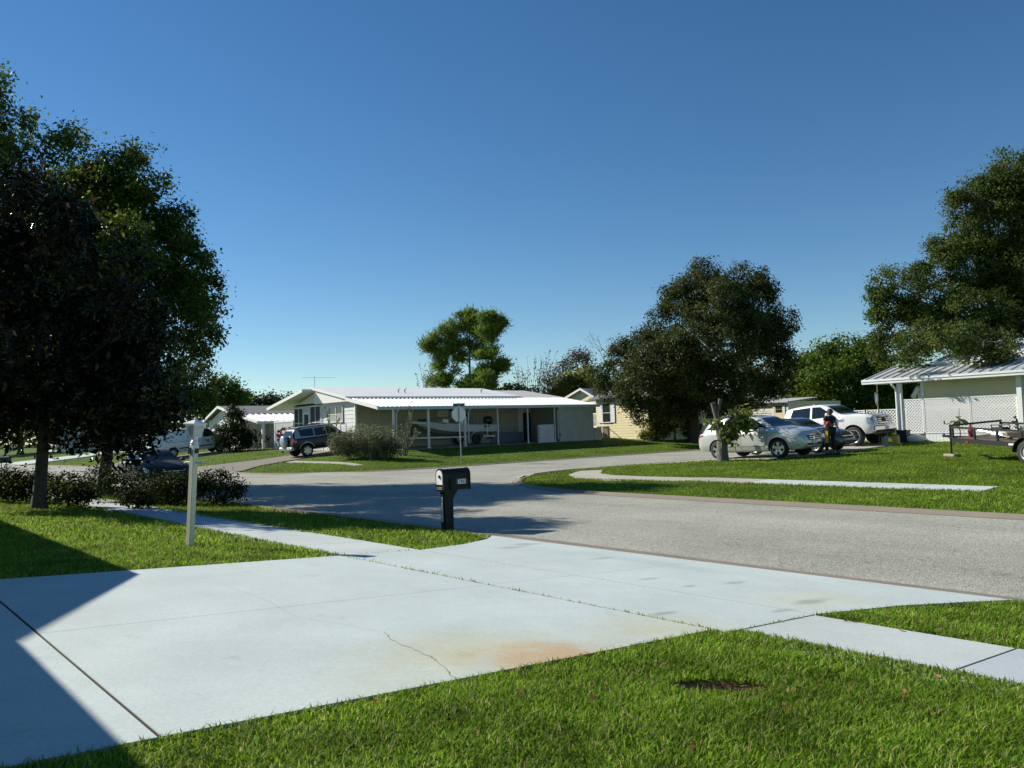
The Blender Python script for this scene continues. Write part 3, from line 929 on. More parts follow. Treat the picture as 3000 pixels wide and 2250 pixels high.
# ------------------------------------------------------------ white house with the carport
wh = thing('white_house', 'long white manufactured house with a metal carport roof on thin posts', 'house', (-45.2, 25.0, H(-45.2, 25.0)))
GZ = .16
# front gable: boards
mb = MB(); lap(mb, 'x', -53.8, -45.2, GZ - .3, 3.0, 25.012, -1, 9, .01)
c, d = bbox(-53.8, -45.22, 25.02, 38.6, GZ - .3, 3.2); mb = MB(); mb.box(c, d)
core = bw(mb, 'wall', WHITE_SIDING, wh)
z = GZ - .25
while z < 3.1:
    for (a, b) in ((-49.6, -48.78), (-46.6, -45.2)) if 1.86 < z + .12 < 3.05 else ((-49.6, -45.2),):
        m_ = MB(); lap(m_, 'x', a, b, z, min(z + .245, 3.2), 25.018, -1, .245, .022)
        bw(m_, 'siding_board', WHITE_SIDING, core)
    z += .25
# porch side of the front: plain panel with screens
wbox('porch_panel', mat('porch_grey', (.52, .56, .56), .6, var=.06), wh, -53.8, -49.66, 24.99, 25.018, GZ - .2, 3.3)
for (a0, a1, z0, z1) in ((-53.65, -52.4, 1.05, 3.02), (-51.25, -49.8, 1.0, 3.08)):
    w = window(wh, 'x', a0, a1, z0, z1, 24.985, -1, 'screen_window', 1, 1, frame_m=TRIM)
    for ch in w.children:
        ch.data.materials.clear(); ch.data.materials.append(SCREEN); ch.name = 'screen'
dr = wbox('screen_door', TRIM, wh, -52.25, -51.35, 24.93, 24.985, .45, 2.72)
for (z0, z1) in ((.62, 1.5), (1.62, 2.6)):
    wbox('screen', SCREEN, dr, -52.12, -51.48, 24.922, 24.928, z0, z1)
window(wh, 'x', -48.55, -46.8, 2.02, 2.94, 24.985, -1, 'window', 1, 1, curtain=CURTAIN)
wbox('corner_trim', TRIM, wh, -45.30, -45.18, 24.97, 25.1, GZ - .2, 3.15)
wbox('corner_trim', TRIM, wh, -49.66, -49.56, 24.965, 25.0, GZ - .2, 3.2)
# gable front above the window
mb = MB(); mb.prism([(-50.15, 3.22), (-45.75, 3.22), (-45.75, 3.42), (-50.15, 4.18)], 24.72, 24.78, 'xz')
gf = bw(mb, 'gable_panel', WHITE, wh)
mb = MB(); mb.prism([(-53.8, 3.18), (-45.3, 3.18), (-45.3, 3.34), (-50.2, 4.1)], 24.99, 38.6, 'xz')
bw(mb, 'gable_wall', WHITE_SIDING, wh)
# roofs
mb = MB(); slab_between(mb, (-50.28, 4.22), (-55.75, 3.24), 23.95, 38.7, .1); r1 = bw(mb, 'roof', MEMBRANE, wh, label='left slope of the roof')
mb = MB(); slab_between(mb, (-50.20, 4.215), (-55.8, 3.215), 23.88, 23.945, .2)
mb.box(*bbox(-55.84, -55.76, 23.88, 38.7, 3.02, 3.22))
bw(mb, 'fascia', TRIM, r1)
mb = MB(); slab_between(mb, (-50.25, 4.34), (-45.72, 3.52), 24.66, 38.75, .07); r2 = bw(mb, 'roof', MEMBRANE, wh)
mb = MB(); slab_between(mb, (-50.27, 4.345), (-45.70, 3.52), 24.60, 24.655, .17)
mb.box(*bbox(-45.715, -45.66, 24.60, 38.75, 3.38, 3.50)); bw(mb, 'fascia', TRIM, r2)
for yy in (29.6, 30.1, 36.6):
    mb = MB(); mb.tube([(-47.6, yy, 3.8), (-47.6, yy, 4.08), (-47.5, yy + .06, 4.12)], .05, 8); bw(mb, 'vent_pipe', GALV, r2)
# rear beige roof
mb = MB(); slab_between(mb, (-50.2, 4.18), (-45.7, 3.44), 38.76, 42.9, .06); bw(mb, 'roof', PAN_BEIGE, wh)
mb = MB(); mb.prism([(-55, GZ), (-45.3, GZ), (-45.3, 3.3), (-50.2, 4.05), (-55, 3.2)], 38.62, 42.6, 'xz'); bw(mb, 'rear_wall', WHITE_SIDING, wh)
# carport roof: one metal pan after another
XA, ZA, XB, ZB = -45.68, 3.40, -41.95, 2.74
first = None
PW = .3
y = 24.66; k = 0
SL = (ZB - ZA) / (XB - XA)
cr_ = thing('carport_roof', '', '') ; bpy.data.objects.remove(cr_)
mbp = MB(); slab_between(mbp, (XA, ZA - .05), (XB, ZB - .05), 24.66, 42.9, .02)
cpr = bw(mbp, 'carport_roof', PAN, wh)
while y < 42.85:
    w_ = min(PW, 42.9 - y)
    if first is None or w_ < PW - .01:
        m_ = MB()
        prof = [(y + .004, 0), (y + .03, .035), (y + .055, .035), (y + .085, 0), (y + w_ - .004, 0)]
        for i in range(len(prof) - 1):
            (ya, ha), (yb, hb) = prof[i], prof[i + 1]
            vs = [(XA, ya, ZA + ha), (XB, ya, ZB + ha), (XB, yb, ZB + hb), (XA, yb, ZA + hb)]
            vs += [(p, q, r - .045) for p, q, r in vs]
            m_.add(vs, [(0, 1, 2, 3), (4, 7, 6, 5), (0, 4, 5, 1), (1, 5, 6, 2), (2, 6, 7, 3), (3, 7, 4, 0)])
        o = bw(m_, 'roof_pan', PAN if y < 36 else PAN_BEIGE, cpr)
        first = o
        y0_ = y
    else:
        o = first.copy(); COL.objects.link(o); o.parent = cpr; o.location = (0, y - y0_, 0)
    y += PW
# front end fascia and gutter of the carport
mb = MB(); slab_between(mb, (XA, ZA + .05), (XB, ZB + .05), 24.58, 24.65, .2); bw(mb, 'fascia', TRIM, cpr)
mb = MB(); mb.box(*bbox(XB + .005, XB + .11, 24.58, 42.9, ZB - .19, ZB - .015)); bw(mb, 'gutter', PALE_BLUE, cpr)
for yy in (25.85, 28.32, 31.06, 33.73, 36.31, 38.76):
    wd = .11 if yy < 31.5 else .075
    mb = MB(); gz = H(-42.2, yy)
    mb.box(*bbox(-42.2 - wd / 2, -42.2 + wd / 2, yy - wd / 2, yy + wd / 2, gz - .05, 2.6))
    mb.box(*bbox(-42.2 - wd, -42.2 + wd, yy - wd, yy + wd, gz + .03, gz + .06))
    mb.box(*bbox(-42.2 - wd * .8, -42.2 + wd * .8, yy - wd * .8, yy + wd * .8, 2.56, 2.63))
    bw(mb, 'carport_post', WHITE_METAL, wh)
mb = MB(); mb.box(*bbox(-42.25, -42.15, 25.6, 42.4, 2.6, 2.68)); bw(mb, 'carport_beam', WHITE_METAL, wh)
for yy in (26.0, 31.3, 39.0):
    mb = MB(); mb.tube([(-41.9, yy, 2.56), (-41.9, yy, 2.48), (-42.1, yy, 2.36), (-42.12, yy, 2.1), (-42.12, yy, .4)], .035, 8); bw(mb, 'downspout', WHITE_METAL, wh)
# back wall of the carport
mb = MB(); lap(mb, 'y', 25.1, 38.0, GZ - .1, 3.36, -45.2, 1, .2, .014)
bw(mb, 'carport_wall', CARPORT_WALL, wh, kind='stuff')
wbox('wall_panel', PLY, wh, -45.18, -45.14, 35.4, 38.35, .22, .96)
dd = wbox('side_door', DOOR_DARK, wh, -45.18, -45.12, 38.45, 39.1, .22, 2.3)
mb = MB(); mb.tube([(-45.1, 38.53, 1.25), (-45.05, 38.53, 1.25)], .03, 8); bw(mb, 'door_knob', CHROME, dd)
# storage room at the far end
sh = bw(MB().box(*bbox(-45.15, -42.23, 39.22, 42.55, GZ - .2, 2.72)), 'storage_room', SHED_SIDING, wh)
mb = MB(); lap(mb, 'y', 39.2, 42.56, GZ - .05, 2.62, -42.228, 1, .16, .014); bw(mb, 'siding', SHED_SIDING, sh, kind='stuff')
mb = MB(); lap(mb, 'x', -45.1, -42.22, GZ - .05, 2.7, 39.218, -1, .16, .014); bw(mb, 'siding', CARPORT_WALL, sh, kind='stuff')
wbox('meter_base', GALV, sh, -42.2, -42.12, 39.22, 39.34, .55, .75)
wbox('step_block', SHED_SIDING, wh, -42.9, -42.2, 42.6, 43.3, GZ - .2, 1.0)
# low wall of pale blocks in front of the side door: each block a piece
lowall = wbox('low_wall', mat('mortar', (.42, .44, .43), .8), wh, -42.36, -42.24, 37.25, 38.68, GZ - .05, 1.4)
brm = None
BM_ = mat('pale_block', (.66, .68, .66), .7, var=.08, scale=3)
for r in range(12):
    for c_ in range(4):
        y0 = 37.25 + c_ * .36 + (.18 if r % 2 else 0); y1 = min(y0 + .345, 38.68)
        if y1 - y0 < .1: continue
        z0 = GZ + .02 + r * .102
        wbox('block', BM_, lowall, -42.245, -42.215, y0, y1, z0, z0 + .09)
# things on the carport wall
def on_wall(name, label, cat, y0, y1, z0, z1, m, depth=.12, inner=None):
    t = thing(name, label, cat, (-45.18, (y0 + y1) / 2, z0))
    wbox('case', m, t, -45.18, -45.18 + depth, y0, y1, z0, z1, bev=.01)
    if inner: wbox('front_panel', inner, t, -45.18 + depth, -45.18 + depth + .012, y0 + .06, y1 - .06, z0 + .05, z1 - .05)
    return t
on_wall('wall_cabinet', 'small white cabinet hung on the carport wall above the boat', 'cabinet', 31.0, 31.75, 2.12, 2.55, WHITE, .2, mat('cabinet_face', (.62, .63, .60), .6))
on_wall('tool_box', 'dark box hung on the carport wall beside the white cabinet', 'box', 32.1, 32.5, 2.45, 2.68, DARK, .18, BLACK_METAL)
t = thing('hanging_coat', 'dark cloth hanging on the carport wall behind the stop sign', 'cloth', (-45.0, 33.3, 1.6))
mb = MB()
vs = []
for i in range(9):
    for j in range(7):
        a = i / 8; b = j / 6
        vs.append((-45.12 + .06 * math.sin(a * 9) * b, 32.95 + a * (.35 + .35 * b), 2.75 - b * 1.1))
mb.add(vs, [(i * 7 + j, (i + 1) * 7 + j, (i + 1) * 7 + j + 1, i * 7 + j + 1) for i in range(8) for j in range(6)])
bw(mb, 'fabric', mat('dark_cloth', (.03, .022, .02), .9), t)
text_mesh('701', .16, BLACK_METAL, wh, (.04, 1.0, 1.5), (rad(90), 0, rad(90)), 'house_number')

# ------------------------------------------------------------ second house, beyond the van
h2 = thing('grey_roof_house', 'white house with a grey shingle roof and ribbed carport beyond the van', 'house', (-69.9, 26, H(-69.9, 26)))
mb = MB(); mb.prism([(-73.2, 0.1), (-66, .1), (-66, 2.9), (-69.9, 3.65), (-73.2, 2.6)], 26, 42, 'xz'); w2 = bw(mb, 'wall', WHITE_SIDING, h2)
z = .3
while z < 2.6:
    m_ = MB(); lap(m_, 'x', -73.2, -66, z, z + .245, 25.995, -1, .245, .02); bw(m_, 'siding_board', WHITE_SIDING, w2); z += .25
mb = MB(); slab_between(mb, (-69.9, 3.9), (-73.7, 2.66), 25.6, 42.2, .09); r_a = bw(mb, 'roof', SHINGLE, h2)
mb = MB(); slab_between(mb, (-69.9, 3.9), (-65.7, 3.1), 25.6, 42.2, .09); bw(mb, 'roof', SHINGLE, h2)
mb = MB(); slab_between(mb, (-69.88, 3.92), (-73.72, 2.66), 25.52, 25.595, .2); slab_between(mb, (-69.92, 3.92), (-65.7, 3.11), 25.52, 25.595, .2); bw(mb, 'fascia', TRIM, r_a)
window(h2, 'x', -71.6, -71.0, 1.3, 2.4, 25.985, -1, 'window', 0, 1)
cp2_ = bw(slab_between(MB(), (-65.65, 3.02), (-61.4, 2.34), 25.5, 40, .03), 'carport_roof', PAN, h2)
y = 25.5; first = None
while y < 39.9:
    if first is None:
        m_ = MB()
        vs = []
        for (ya, ha) in ((y, .02), (y + .1, .09), (y + .2, .02)):
            vs += [(-65.65, ya, 3.02 + ha), (-61.38, ya, 2.34 + ha)]
        vs += [(-65.65, y, 3.005), (-61.38, y, 2.325), (-65.65, y + .2, 3.005), (-61.38, y + .2, 2.325)]
        m_.add(vs, [(0, 1, 3, 2), (2, 3, 5, 4), (0, 2, 4, 8, 6), (1, 7, 9, 5, 3), (0, 6, 7, 1), (4, 5, 9, 8)])
        first = bw(m_, 'roof_rib', PAN, cp2_); y00 = y
    else:
        o = first.copy(); COL.objects.link(o); o.parent = cp2_; o.location = (0, y - y00, 0)
    y += .5
mb = MB(); slab_between(mb, (-65.7, 3.08), (-61.36, 2.40), 25.42, 25.49, .16); mb.box(*bbox(-61.39, -61.3, 25.42, 40, 2.2, 2.38)); bw(mb, 'fascia', TRIM, cp2_)
for yy in (26.0, 30, 34, 38):
    bw(MB().box(*bbox(-61.65, -61.45, yy - .1, yy + .1, H(-61.5, yy) - .05, 2.3)), 'carport_post', TRIM, h2)
bw(MB().box(*bbox(-65.9, -62.6, 28.2, 28.3, .1, 2.6)), 'carport_end_wall', CARPORT_WALL, h2)
bw(MB().lathe([(.16, 0), (.16, .28), (.26, .30), (.26, .36), (.1, .42)], (-67.2, 31.5, 3.25), n=12), 'roof_vent', WHITE, h2)
pn = thing('privacy_panel', 'tall white framed grey panel standing behind the black car', 'panel', (-57.8, 26, H(-57.8, 26)))
wbox('panel', mat('panel_grey', (.42, .46, .46), .6), pn, -59.3, -56.3, 26.0, 26.04, .26, 2.2)
mb = MB()
for (a, b, c_, e) in ((-59.42, -59.3, .2, 2.32), (-56.3, -56.2, .2, 2.32), (-59.3, -56.3, 2.2, 2.32)): mb.box(*bbox(a, b, 25.97, 26.07, c_, e))
bw(mb, 'frame', TRIM, pn)
at = thing('tv_antenna', 'thin television antenna mast above the grey shingle roof', 'antenna', (-66.8, 33.0, 3.25))
p0 = Vector((-66.8, 33.0, 3.2)); tp = 6.3
mb = MB(); mb.cyl(p0, (p0.x, p0.y, tp), .02, n=6); bw(mb, 'mast', GALV, at)
mb = MB(); mb.cyl((p0.x - .3, p0.y - 1.0, tp - .1), (p0.x + .5, p0.y + 1.7, tp - .1), .012, n=5)
for i in range(7):
    q = Vector((p0.x - .3 + .8 * i / 6, p0.y - 1.0 + 2.7 * i / 6, tp - .1)); L_ = .55 - .05 * i
    mb.cyl(q + Vector((-.95, .28, 0)) * L_, q + Vector((.95, -.28, 0)) * L_, .008, n=4)
bw(mb, 'aerial', GALV, at)

# ------------------------------------------------------------ cream house on the right
ch = thing('cream_house', 'cream sided house with a ribbed metal porch roof and white lattice', 'house', (-16.45, 37.05, H(-16.45, 37.05)))
cg = H(-15, 37.5)
CWY = 37.05; CWX = -16.45
cw = bw(MB().box(*bbox(CWX, -3.5, CWY + .02, 47.0, cg - .2, 2.93)), 'wall', CREAM_SIDING, ch)
mb = MB(); lap(mb, 'x', CWX, -3.5, cg, 2.93, CWY + .015, -1, .115, .013); bw(mb, 'siding', CREAM_SIDING, cw, kind='stuff')
mb = MB(); lap(mb, 'y', CWY + .02, 47, cg, 2.93, CWX, -1, .115, .013); bw(mb, 'siding', CREAM_SIDING, cw, kind='stuff')
wbox('corner_trim', TRIM, ch, CWX - .08, CWX + .07, CWY - .03, CWY + .08, cg, 2.92)
EY, EZ, TY, TZ = 36.4, 2.86, 39.3, 3.52
ROOFC = mat('ribbed_roof', (.56, .58, .58), .38, metal=.25, var=.12, scale=1.2)
pr = bw(slab_between_x(MB(), (EY, EZ - .02), (TY, TZ - .02), -18.75, -3.2, .03), 'porch_roof', ROOFC, ch)
def rib_panels(parent, x0, x1, pitch, ya, za, yb, zb, m, name='roof_pan'):
    x = x0; first = None
    while x < x1 - .05:
        if first is None:
            m_ = MB(); w_ = pitch - .01
            prof = [(x + .002, 0), (x + .02, .045), (x + .07, .045), (x + .09, .002), (x + w_, .002)]
            for i in range(len(prof) - 1):
                (xa, ha), (xb, hb) = prof[i], prof[i + 1]
                vs = [(xa, ya, za + ha), (xb, ya, za + hb), (xb, yb, zb + hb), (xa, yb, zb + ha)]
                vs += [(p, q, r - .03) for p, q, r in vs]
                m_.add(vs, [(0, 1, 2, 3), (4, 7, 6, 5), (0, 4, 5, 1), (1, 5, 6, 2), (2, 6, 7, 3), (3, 7, 4, 0)])
            first = bw(m_, name, m, parent); xf = x
        else:
            o = first.copy(); COL.objects.link(o); o.parent = parent; o.location = (x - xf, 0, 0)
        x += pitch
rib_panels(pr, -18.75, -3.2, .4, EY, EZ + .03, TY, TZ + .03, ROOFC)
mb = MB(); mb.box(*bbox(-18.8, -3.2, EY - .13, EY - .005, EZ - .17, EZ + .03))
mb.box(*bbox(-18.8, -3.2, EY - .16, EY - .13, EZ - .06, EZ + .03)); bw(mb, 'gutter', TRIM, pr)
mb = MB(); slab_between_x(mb, (EY, EZ + .04), (TY, TZ + .04), -18.82, -18.76, .2); bw(mb, 'fascia', TRIM, pr)
mr_ = bw(slab_between_x(MB(), (38.9, 3.58), (43.2, 4.62), CWX - .15, -3.0, .05), 'main_roof', ROOFC, ch)
rib_panels(mr_, CWX - .15, -3.0, .4, 38.9, 3.62, 43.2, 4.66, mat('ribbed_roof_white', (.74, .75, .75), .45, var=.06))
mb = MB(); slab_between_x(mb, (38.88, 3.66), (43.2, 4.70), CWX - .23, CWX - .16, .18); mb.box(*bbox(CWX - .23, -3, 38.82, 38.9, 3.46, 3.62)); bw(mb, 'fascia', TRIM, mr_)
bw(slab_between_x(MB(), (43.2, 4.62), (47.4, 3.5), CWX - .15, -3.0, .05), 'main_roof', ROOFC, ch)
mb = MB(); mb.prism([(37.2, 2.9), (46.9, 2.9), (46.9, 3.4), (43.2, 4.5), (39.4, 3.42)], CWX + .02, CWX + .1, 'yz'); bw(mb, 'gable_wall', CREAM_SIDING, ch)
for xx in (-17.3, -12.5, -8.0):
    gz = H(xx, 36.7)
    mb = MB(); mb.box(*bbox(xx - .09, xx + .09, 36.62, 36.8, gz - .05, 2.72)); bw(mb, 'porch_post', TRIM, ch)
mb = MB(); mb.box(*bbox(-18.4, -3.3, 36.66, 36.76, 2.66, 2.76)); bw(mb, 'porch_beam', TRIM, ch)
mb = MB(); mb.tube([(-17.45, 36.32, 2.7), (-17.45, 36.34, 2.6), (-17.42, 36.58, 2.42), (-17.40, 36.6, 2.2), (-17.40, 36.6, H(-17.4, 36.6) + .1)], .05, 8); bw(mb, 'downspout', TRIM, ch)
# lattice
def lattice(x0, x1, z0, z1, y, parent, pitch=.096, w=.056, m=TRIM, name='lattice_panel'):
    mb = MB()
    for sgn, dy in ((1, 0), (-1, .008)):
        c_ = -(z1 - z0) - .2
        while c_ < (x1 - x0) + (z1 - z0):
            # line x = x0 + c + sgn*(z-z0)
            pts = []
            za, zb = z0, z1
            def X_(z): return x0 + c_ + (z - z0 if sgn > 0 else (z1 - z))
            lo, hi = za, zb
            if sgn > 0:
                lo = max(za, z0 - c_); hi = min(zb, z0 + (x1 - x0) - c_)
            else:
                lo = max(za, z1 + c_ - (x1 - x0)); hi = min(zb, z1 + c_)
            if hi - lo > .02:
                mb.bar((X_(lo), y + dy, lo), (X_(hi), y + dy, hi), w, .007, up=(0, 1, 0))
            c_ += pitch * 1.414
    o = bw(mb, name, m, parent, kind='stuff')
    return o
lz0, lz1 = .44, 1.93
for (a, b) in ((-17.18, -16.3), (-16.28, -14.4), (-14.38, -12.6), (-12.4, -10.2), (-10.18, -8.1)):
    lt = lattice(a + .02, b - .02, lz0 + .02, lz1 - .02, 36.68, ch)
    mb = MB()
    mb.box(*bbox(a, b, 36.665, 36.70, lz1 - .035, lz1 + .01)); mb.box(*bbox(a, b, 36.665, 36.70, lz0 - .01, lz0 + .035))
    mb.box(*bbox(a, a + .035, 36.665, 36.70, lz0, lz1)); mb.box(*bbox(b - .035, b, 36.665, 36.70, lz0, lz1))
    bw(mb, 'lattice_frame', TRIM, ch)
x = -16.25
while x < -8.1:
    wbox('skirting_board', TRIM, ch, x, x + .135, 36.69, 36.715, cg - .06, lz0 - .015); x += .145
# rolled awning at the house corner
mb = MB(); mb.tube([(-17.0, 37.35, 2.05), (-16.62, 37.1, 2.45)], .11, 12); mb.tube([(-16.75, 37.35, 1.98), (-16.6, 37.15, 2.2)], .07, 10); bw(mb, 'rolled_awning', TRIM, ch, smooth=50)

# ------------------------------------------------------------ yellow house behind the oak
yh = thing('yellow_house', 'pale yellow sided house with a stepped porch behind the big oak', 'house', (-45.2, 46, H(-45.2, 46)))
yg = .24
wy = bw(MB().box(*bbox(-45.3, -40.0, 46.02, 55, yg - .3, 3.3)), 'wall', YELLOW_SIDING, yh)
mb = MB(); lap(mb, 'x', -45.3, -40.0, yg - .1, 3.25, 46.015, -1, .2, .02); bw(mb, 'siding', YELLOW_SIDING, wy, kind='stuff')
w_y = window(yh, 'x', -44.55, -43.75, 1.45, 2.85, 45.985, -1, 'window', 0, 1)
wbox('shutter', TRIM, w_y, -45.0, -44.63, 45.94, 45.98, 1.4, 2.9); wbox('shutter', TRIM, w_y, -43.67, -43.3, 45.94, 45.98, 1.4, 2.9)
mb = MB(); slab_between_x(mb, (45.6, 3.28), (50.5, 4.7), -45.7, -39.6, .08); slab_between_x(mb, (50.5, 4.7), (55.4, 3.28), -45.7, -39.6, .08); bw(mb, 'roof', SHINGLE, yh)
# porch gable
pb = bw(MB().box(*bbox(-49.6, -45.5, 46.6, 54, yg - .3, 3.3)), 'porch_block', YELLOW_SIDING, yh)
mb = MB(); mb.prism([(-49.9, 3.1), (-45.4, 3.25), (-47.1, 4.1)], 46.45, 46.58, 'xz'); bw(mb, 'porch_gable', YELLOW_SIDING, yh)
mb = MB(); slab_between(mb, (-47.1, 4.2), (-45.2, 3.28), 46.2, 54, .1); slab_between(mb, (-47.1, 4.2), (-50.2, 3.1), 46.2, 54, .1); bw(mb, 'porch_roof', SHINGLE, yh)
mb = MB(); slab_between(mb, (-47.1, 4.22), (-45.18, 3.29), 46.1, 46.19, .16); slab_between(mb, (-47.1, 4.22), (-50.2, 3.11), 46.1, 46.19, .16); bw(mb, 'fascia', TRIM, yh)
dy = wbox('porch_door', TRIM, yh, -46.6, -45.55, 46.5, 46.59, 1.05, 3.1)
wbox('pane', GLASS, dy, -46.4, -45.75, 46.485, 46.498, 2.2, 2.95); wbox('pane', CURTAIN, dy, -46.4, -45.75, 46.485, 46.498, 1.2, 2.1)
wbox('landing', WOOD, yh, -46.8, -45.2, 45.3, 46.4, .92, 1.02)
mb = MB()
for xx, yy in ((-46.75, 45.35), (-45.25, 45.35), (-46.75, 46.3), (-45.25, 46.3)): mb.box(*bbox(xx - .04, xx + .04, yy - .04, yy + .04, yg - .05, 2.0))
mb.box(*bbox(-46.8, -45.2, 45.32, 45.38, 1.9, 1.97)); 
for i in range(12): mb.box(*bbox(-46.7 + i * .12, -46.68 + i * .12, 45.33, 45.37, 1.02, 1.9))
bw(mb, 'railing', TRIM, yh)
for i in range(4):
    zt = .92 - .18 * (i + 1) + .06
    wbox('step', WOOD, yh, -45.2 + i * .3, -44.88 + i * .3, 45.35, 46.35, zt, zt + .06)
mb = MB(); mb.prism([(-45.2, .95), (-44.0, .25), (-44.0, .15), (-45.2, .78)], 45.28, 45.33, 'xz'); mb.bar((-45.2, 45.3, 1.85), (-44.0, 45.3, 1.1), .05, .05); mb.box(*bbox(-44.05, -43.99, 45.27, 45.33, .15, 1.12)); bw(mb, 'stair_rail', TRIM, yh)

# ------------------------------------------------------------ small house with a door behind the pickup
sh2 = thing('small_sided_house', 'small pale sided house with a half-glazed yellow door behind the pickup', 'house', (-40, 58, H(-40, 58)))
s2 = bw(MB().box(*bbox(-47, -36.15, 58.02, 66, .0, 2.62)), 'wall', CREAM_SIDING, sh2)
mb = MB(); lap(mb, 'x', -47, -36.15, .1, 2.6, 58.015, -1, .2, .02); bw(mb, 'siding', mat('pale_siding', (.66, .66, .58), .6, var=.05), s2, kind='stuff')
mb = MB(); slab_between_x(mb, (57.7, 2.6), (62, 2.95), -47.3, -35.9, .08); bw(mb, 'roof', mat('grey_roof', (.42, .42, .43), .7), sh2)
wbox('corner_trim', TRIM, sh2, -36.25, -36.1, 57.96, 58.05, .1, 2.6)
ds = wbox('door', YELLOW_SIDING, sh2, -37.35, -36.5, 57.94, 57.99, .3, 2.42)
mb = MB()
for (a, b) in ((-37.45, -37.35), (-36.5, -36.4)): mb.box(*bbox(a, b, 57.93, 58.0, .3, 2.5))
mb.box(*bbox(-37.45, -36.4, 57.93, 58.0, 2.42, 2.52)); bw(mb, 'door_frame', TRIM, sh2)
for i in range(3):
    for j in range(2):
        wbox('pane', GLASS, ds, -37.22 + i * .2, -37.04 + i * .2, 57.93, 57.938, 1.75 + j * .28, 2.0 + j * .28)
fen = thing('lattice_fence', 'white lattice fence in the shade behind the pickup hood', 'fence', (-23.5, 46.5, H(-23.5, 46.5)))
for (a, b) in ((-25.2, -24.0), (-23.9, -23.2), (-23.1, -21.6)):
    lattice(a, b, .55, 1.58, 46.5, fen, .13, .05)
    mb = MB(); mb.box(*bbox(a, a + .06, 46.46, 46.54, H(a, 46.5) - .05, 1.62)); mb.box(*bbox(b - .06, b, 46.46, 46.54, H(b, 46.5) - .05, 1.62)); mb.box(*bbox(a + .06, b - .06, 46.48, 46.52, 1.56, 1.61)); mb.box(*bbox(a + .06, b - .06, 46.48, 46.52, .5, .55)); bw(mb, 'frame', TRIM, fen)

# ------------------------------------------------------------ far house and lamp hints beyond the magnolia
fh = thing('far_house', 'low white house with a dark roof far down the street behind the magnolia', 'house', (-104, 20, H(-104, 20)))
fz = H(-104, 20)
mb = MB(); mb.box(*bbox(-112, -100, 20, 32, fz - .3, fz + 2.6)); wf = bw(mb, 'wall', WHITE_SIDING, fh)
mb = MB(); slab_between_x(mb, (19.4, fz + 2.5), (26, fz + 4.1), -112.6, -99.4, .12); slab_between_x(mb, (26, fz + 4.1), (32.6, fz + 2.5), -112.6, -99.4, .12); bw(mb, 'roof', SHINGLE, fh)
mb = MB(); mb.prism([(20, fz + 2.6), (32, fz + 2.6), (26, fz + 3.95)], -100.1, -100.0, 'yz'); bw(mb, 'gable_wall', WHITE_SIDING, fh)
window(fh, 'x', -109, -107.5, fz + 1, fz + 2.1, 19.99, -1); window(fh, 'x', -104.5, -103, fz + 1, fz + 2.1, 19.99, -1)
wbox('door', DOOR_DARK, fh, -106.4, -105.5, 19.95, 19.995, fz, fz + 2.05)

# ------------------------------------------------------------ the house behind the camera: only its shadow shows
oh = thing('own_house', 'gabled house at the head of the white driveway, its eaves shading the concrete', 'house', (-13.5, -.9, H(-13.5, -.9)))
oz = -.02
bw(MB().box(*bbox(-24, -13.5, -5.4, .3, oz - .6, 2.3)), 'wall', CREAM_SIDING, oh)
mb = MB(); slab_between_x(mb, (.76, 2.4), (-2.5, 4.76), -24.4, -13.05, .1); ro = bw(mb, 'roof', SHINGLE, oh)
mb = MB(); slab_between_x(mb, (-2.5, 4.76), (-5.76, 2.4), -24.4, -13.05, .1); bw(mb, 'roof', SHINGLE, oh)
mb = MB(); mb.prism([(.3, 2.3), (-2.5, 4.6), (-5.4, 2.3)], -13.62, -13.5, 'yz'); bw(mb, 'gable_wall', CREAM_SIDING, oh)
bw(MB().box(*bbox(-13.48, -3.2, -8.5, -1.25, oz - .3, 2.32)), 'garage_wall', CREAM_SIDING, oh)
mb = MB(); slab_between_x(mb, (-.76, 2.4), (-5, 3.9), -13.0, -2.7, .1); slab_between_x(mb, (-5, 3.9), (-9, 2.4), -13.0, -2.7, .1); bw(mb, 'garage_roof', SHINGLE, oh)
gd = wbox('garage_door', WHITE, oh, -9.3, -4.6, -1.25, -1.2, H(-7, -1.2) + .01, 2.1)
for i in range(1, 4): wbox('door_panel', WHITE, gd, -9.2, -4.7, -1.2, -1.185, .02 + .52 * (i - 1) + .05, .02 + .52 * i - .02)
# ============================================================ vegetation
R3 = Vector((math.cos(AZ), math.sin(AZ), 0)); F3 = Vector((-math.sin(AZ), math.cos(AZ), 0))
Rn = np.array(R3); Fn = np.array(F3); Zn = np.array((0, 0, 1.0))

def lobe(px, py, rx, ry, dep, rz=None):
    c = at_depth(px, py, dep); s = dep / FPX
    return (np.array(c), rx * s, ry * s, (rz if rz else (rx + ry) / 2 * .95) * s)

def unit(v): return v / (np.linalg.norm(v, axis=1, keepdims=True) + 1e-9)

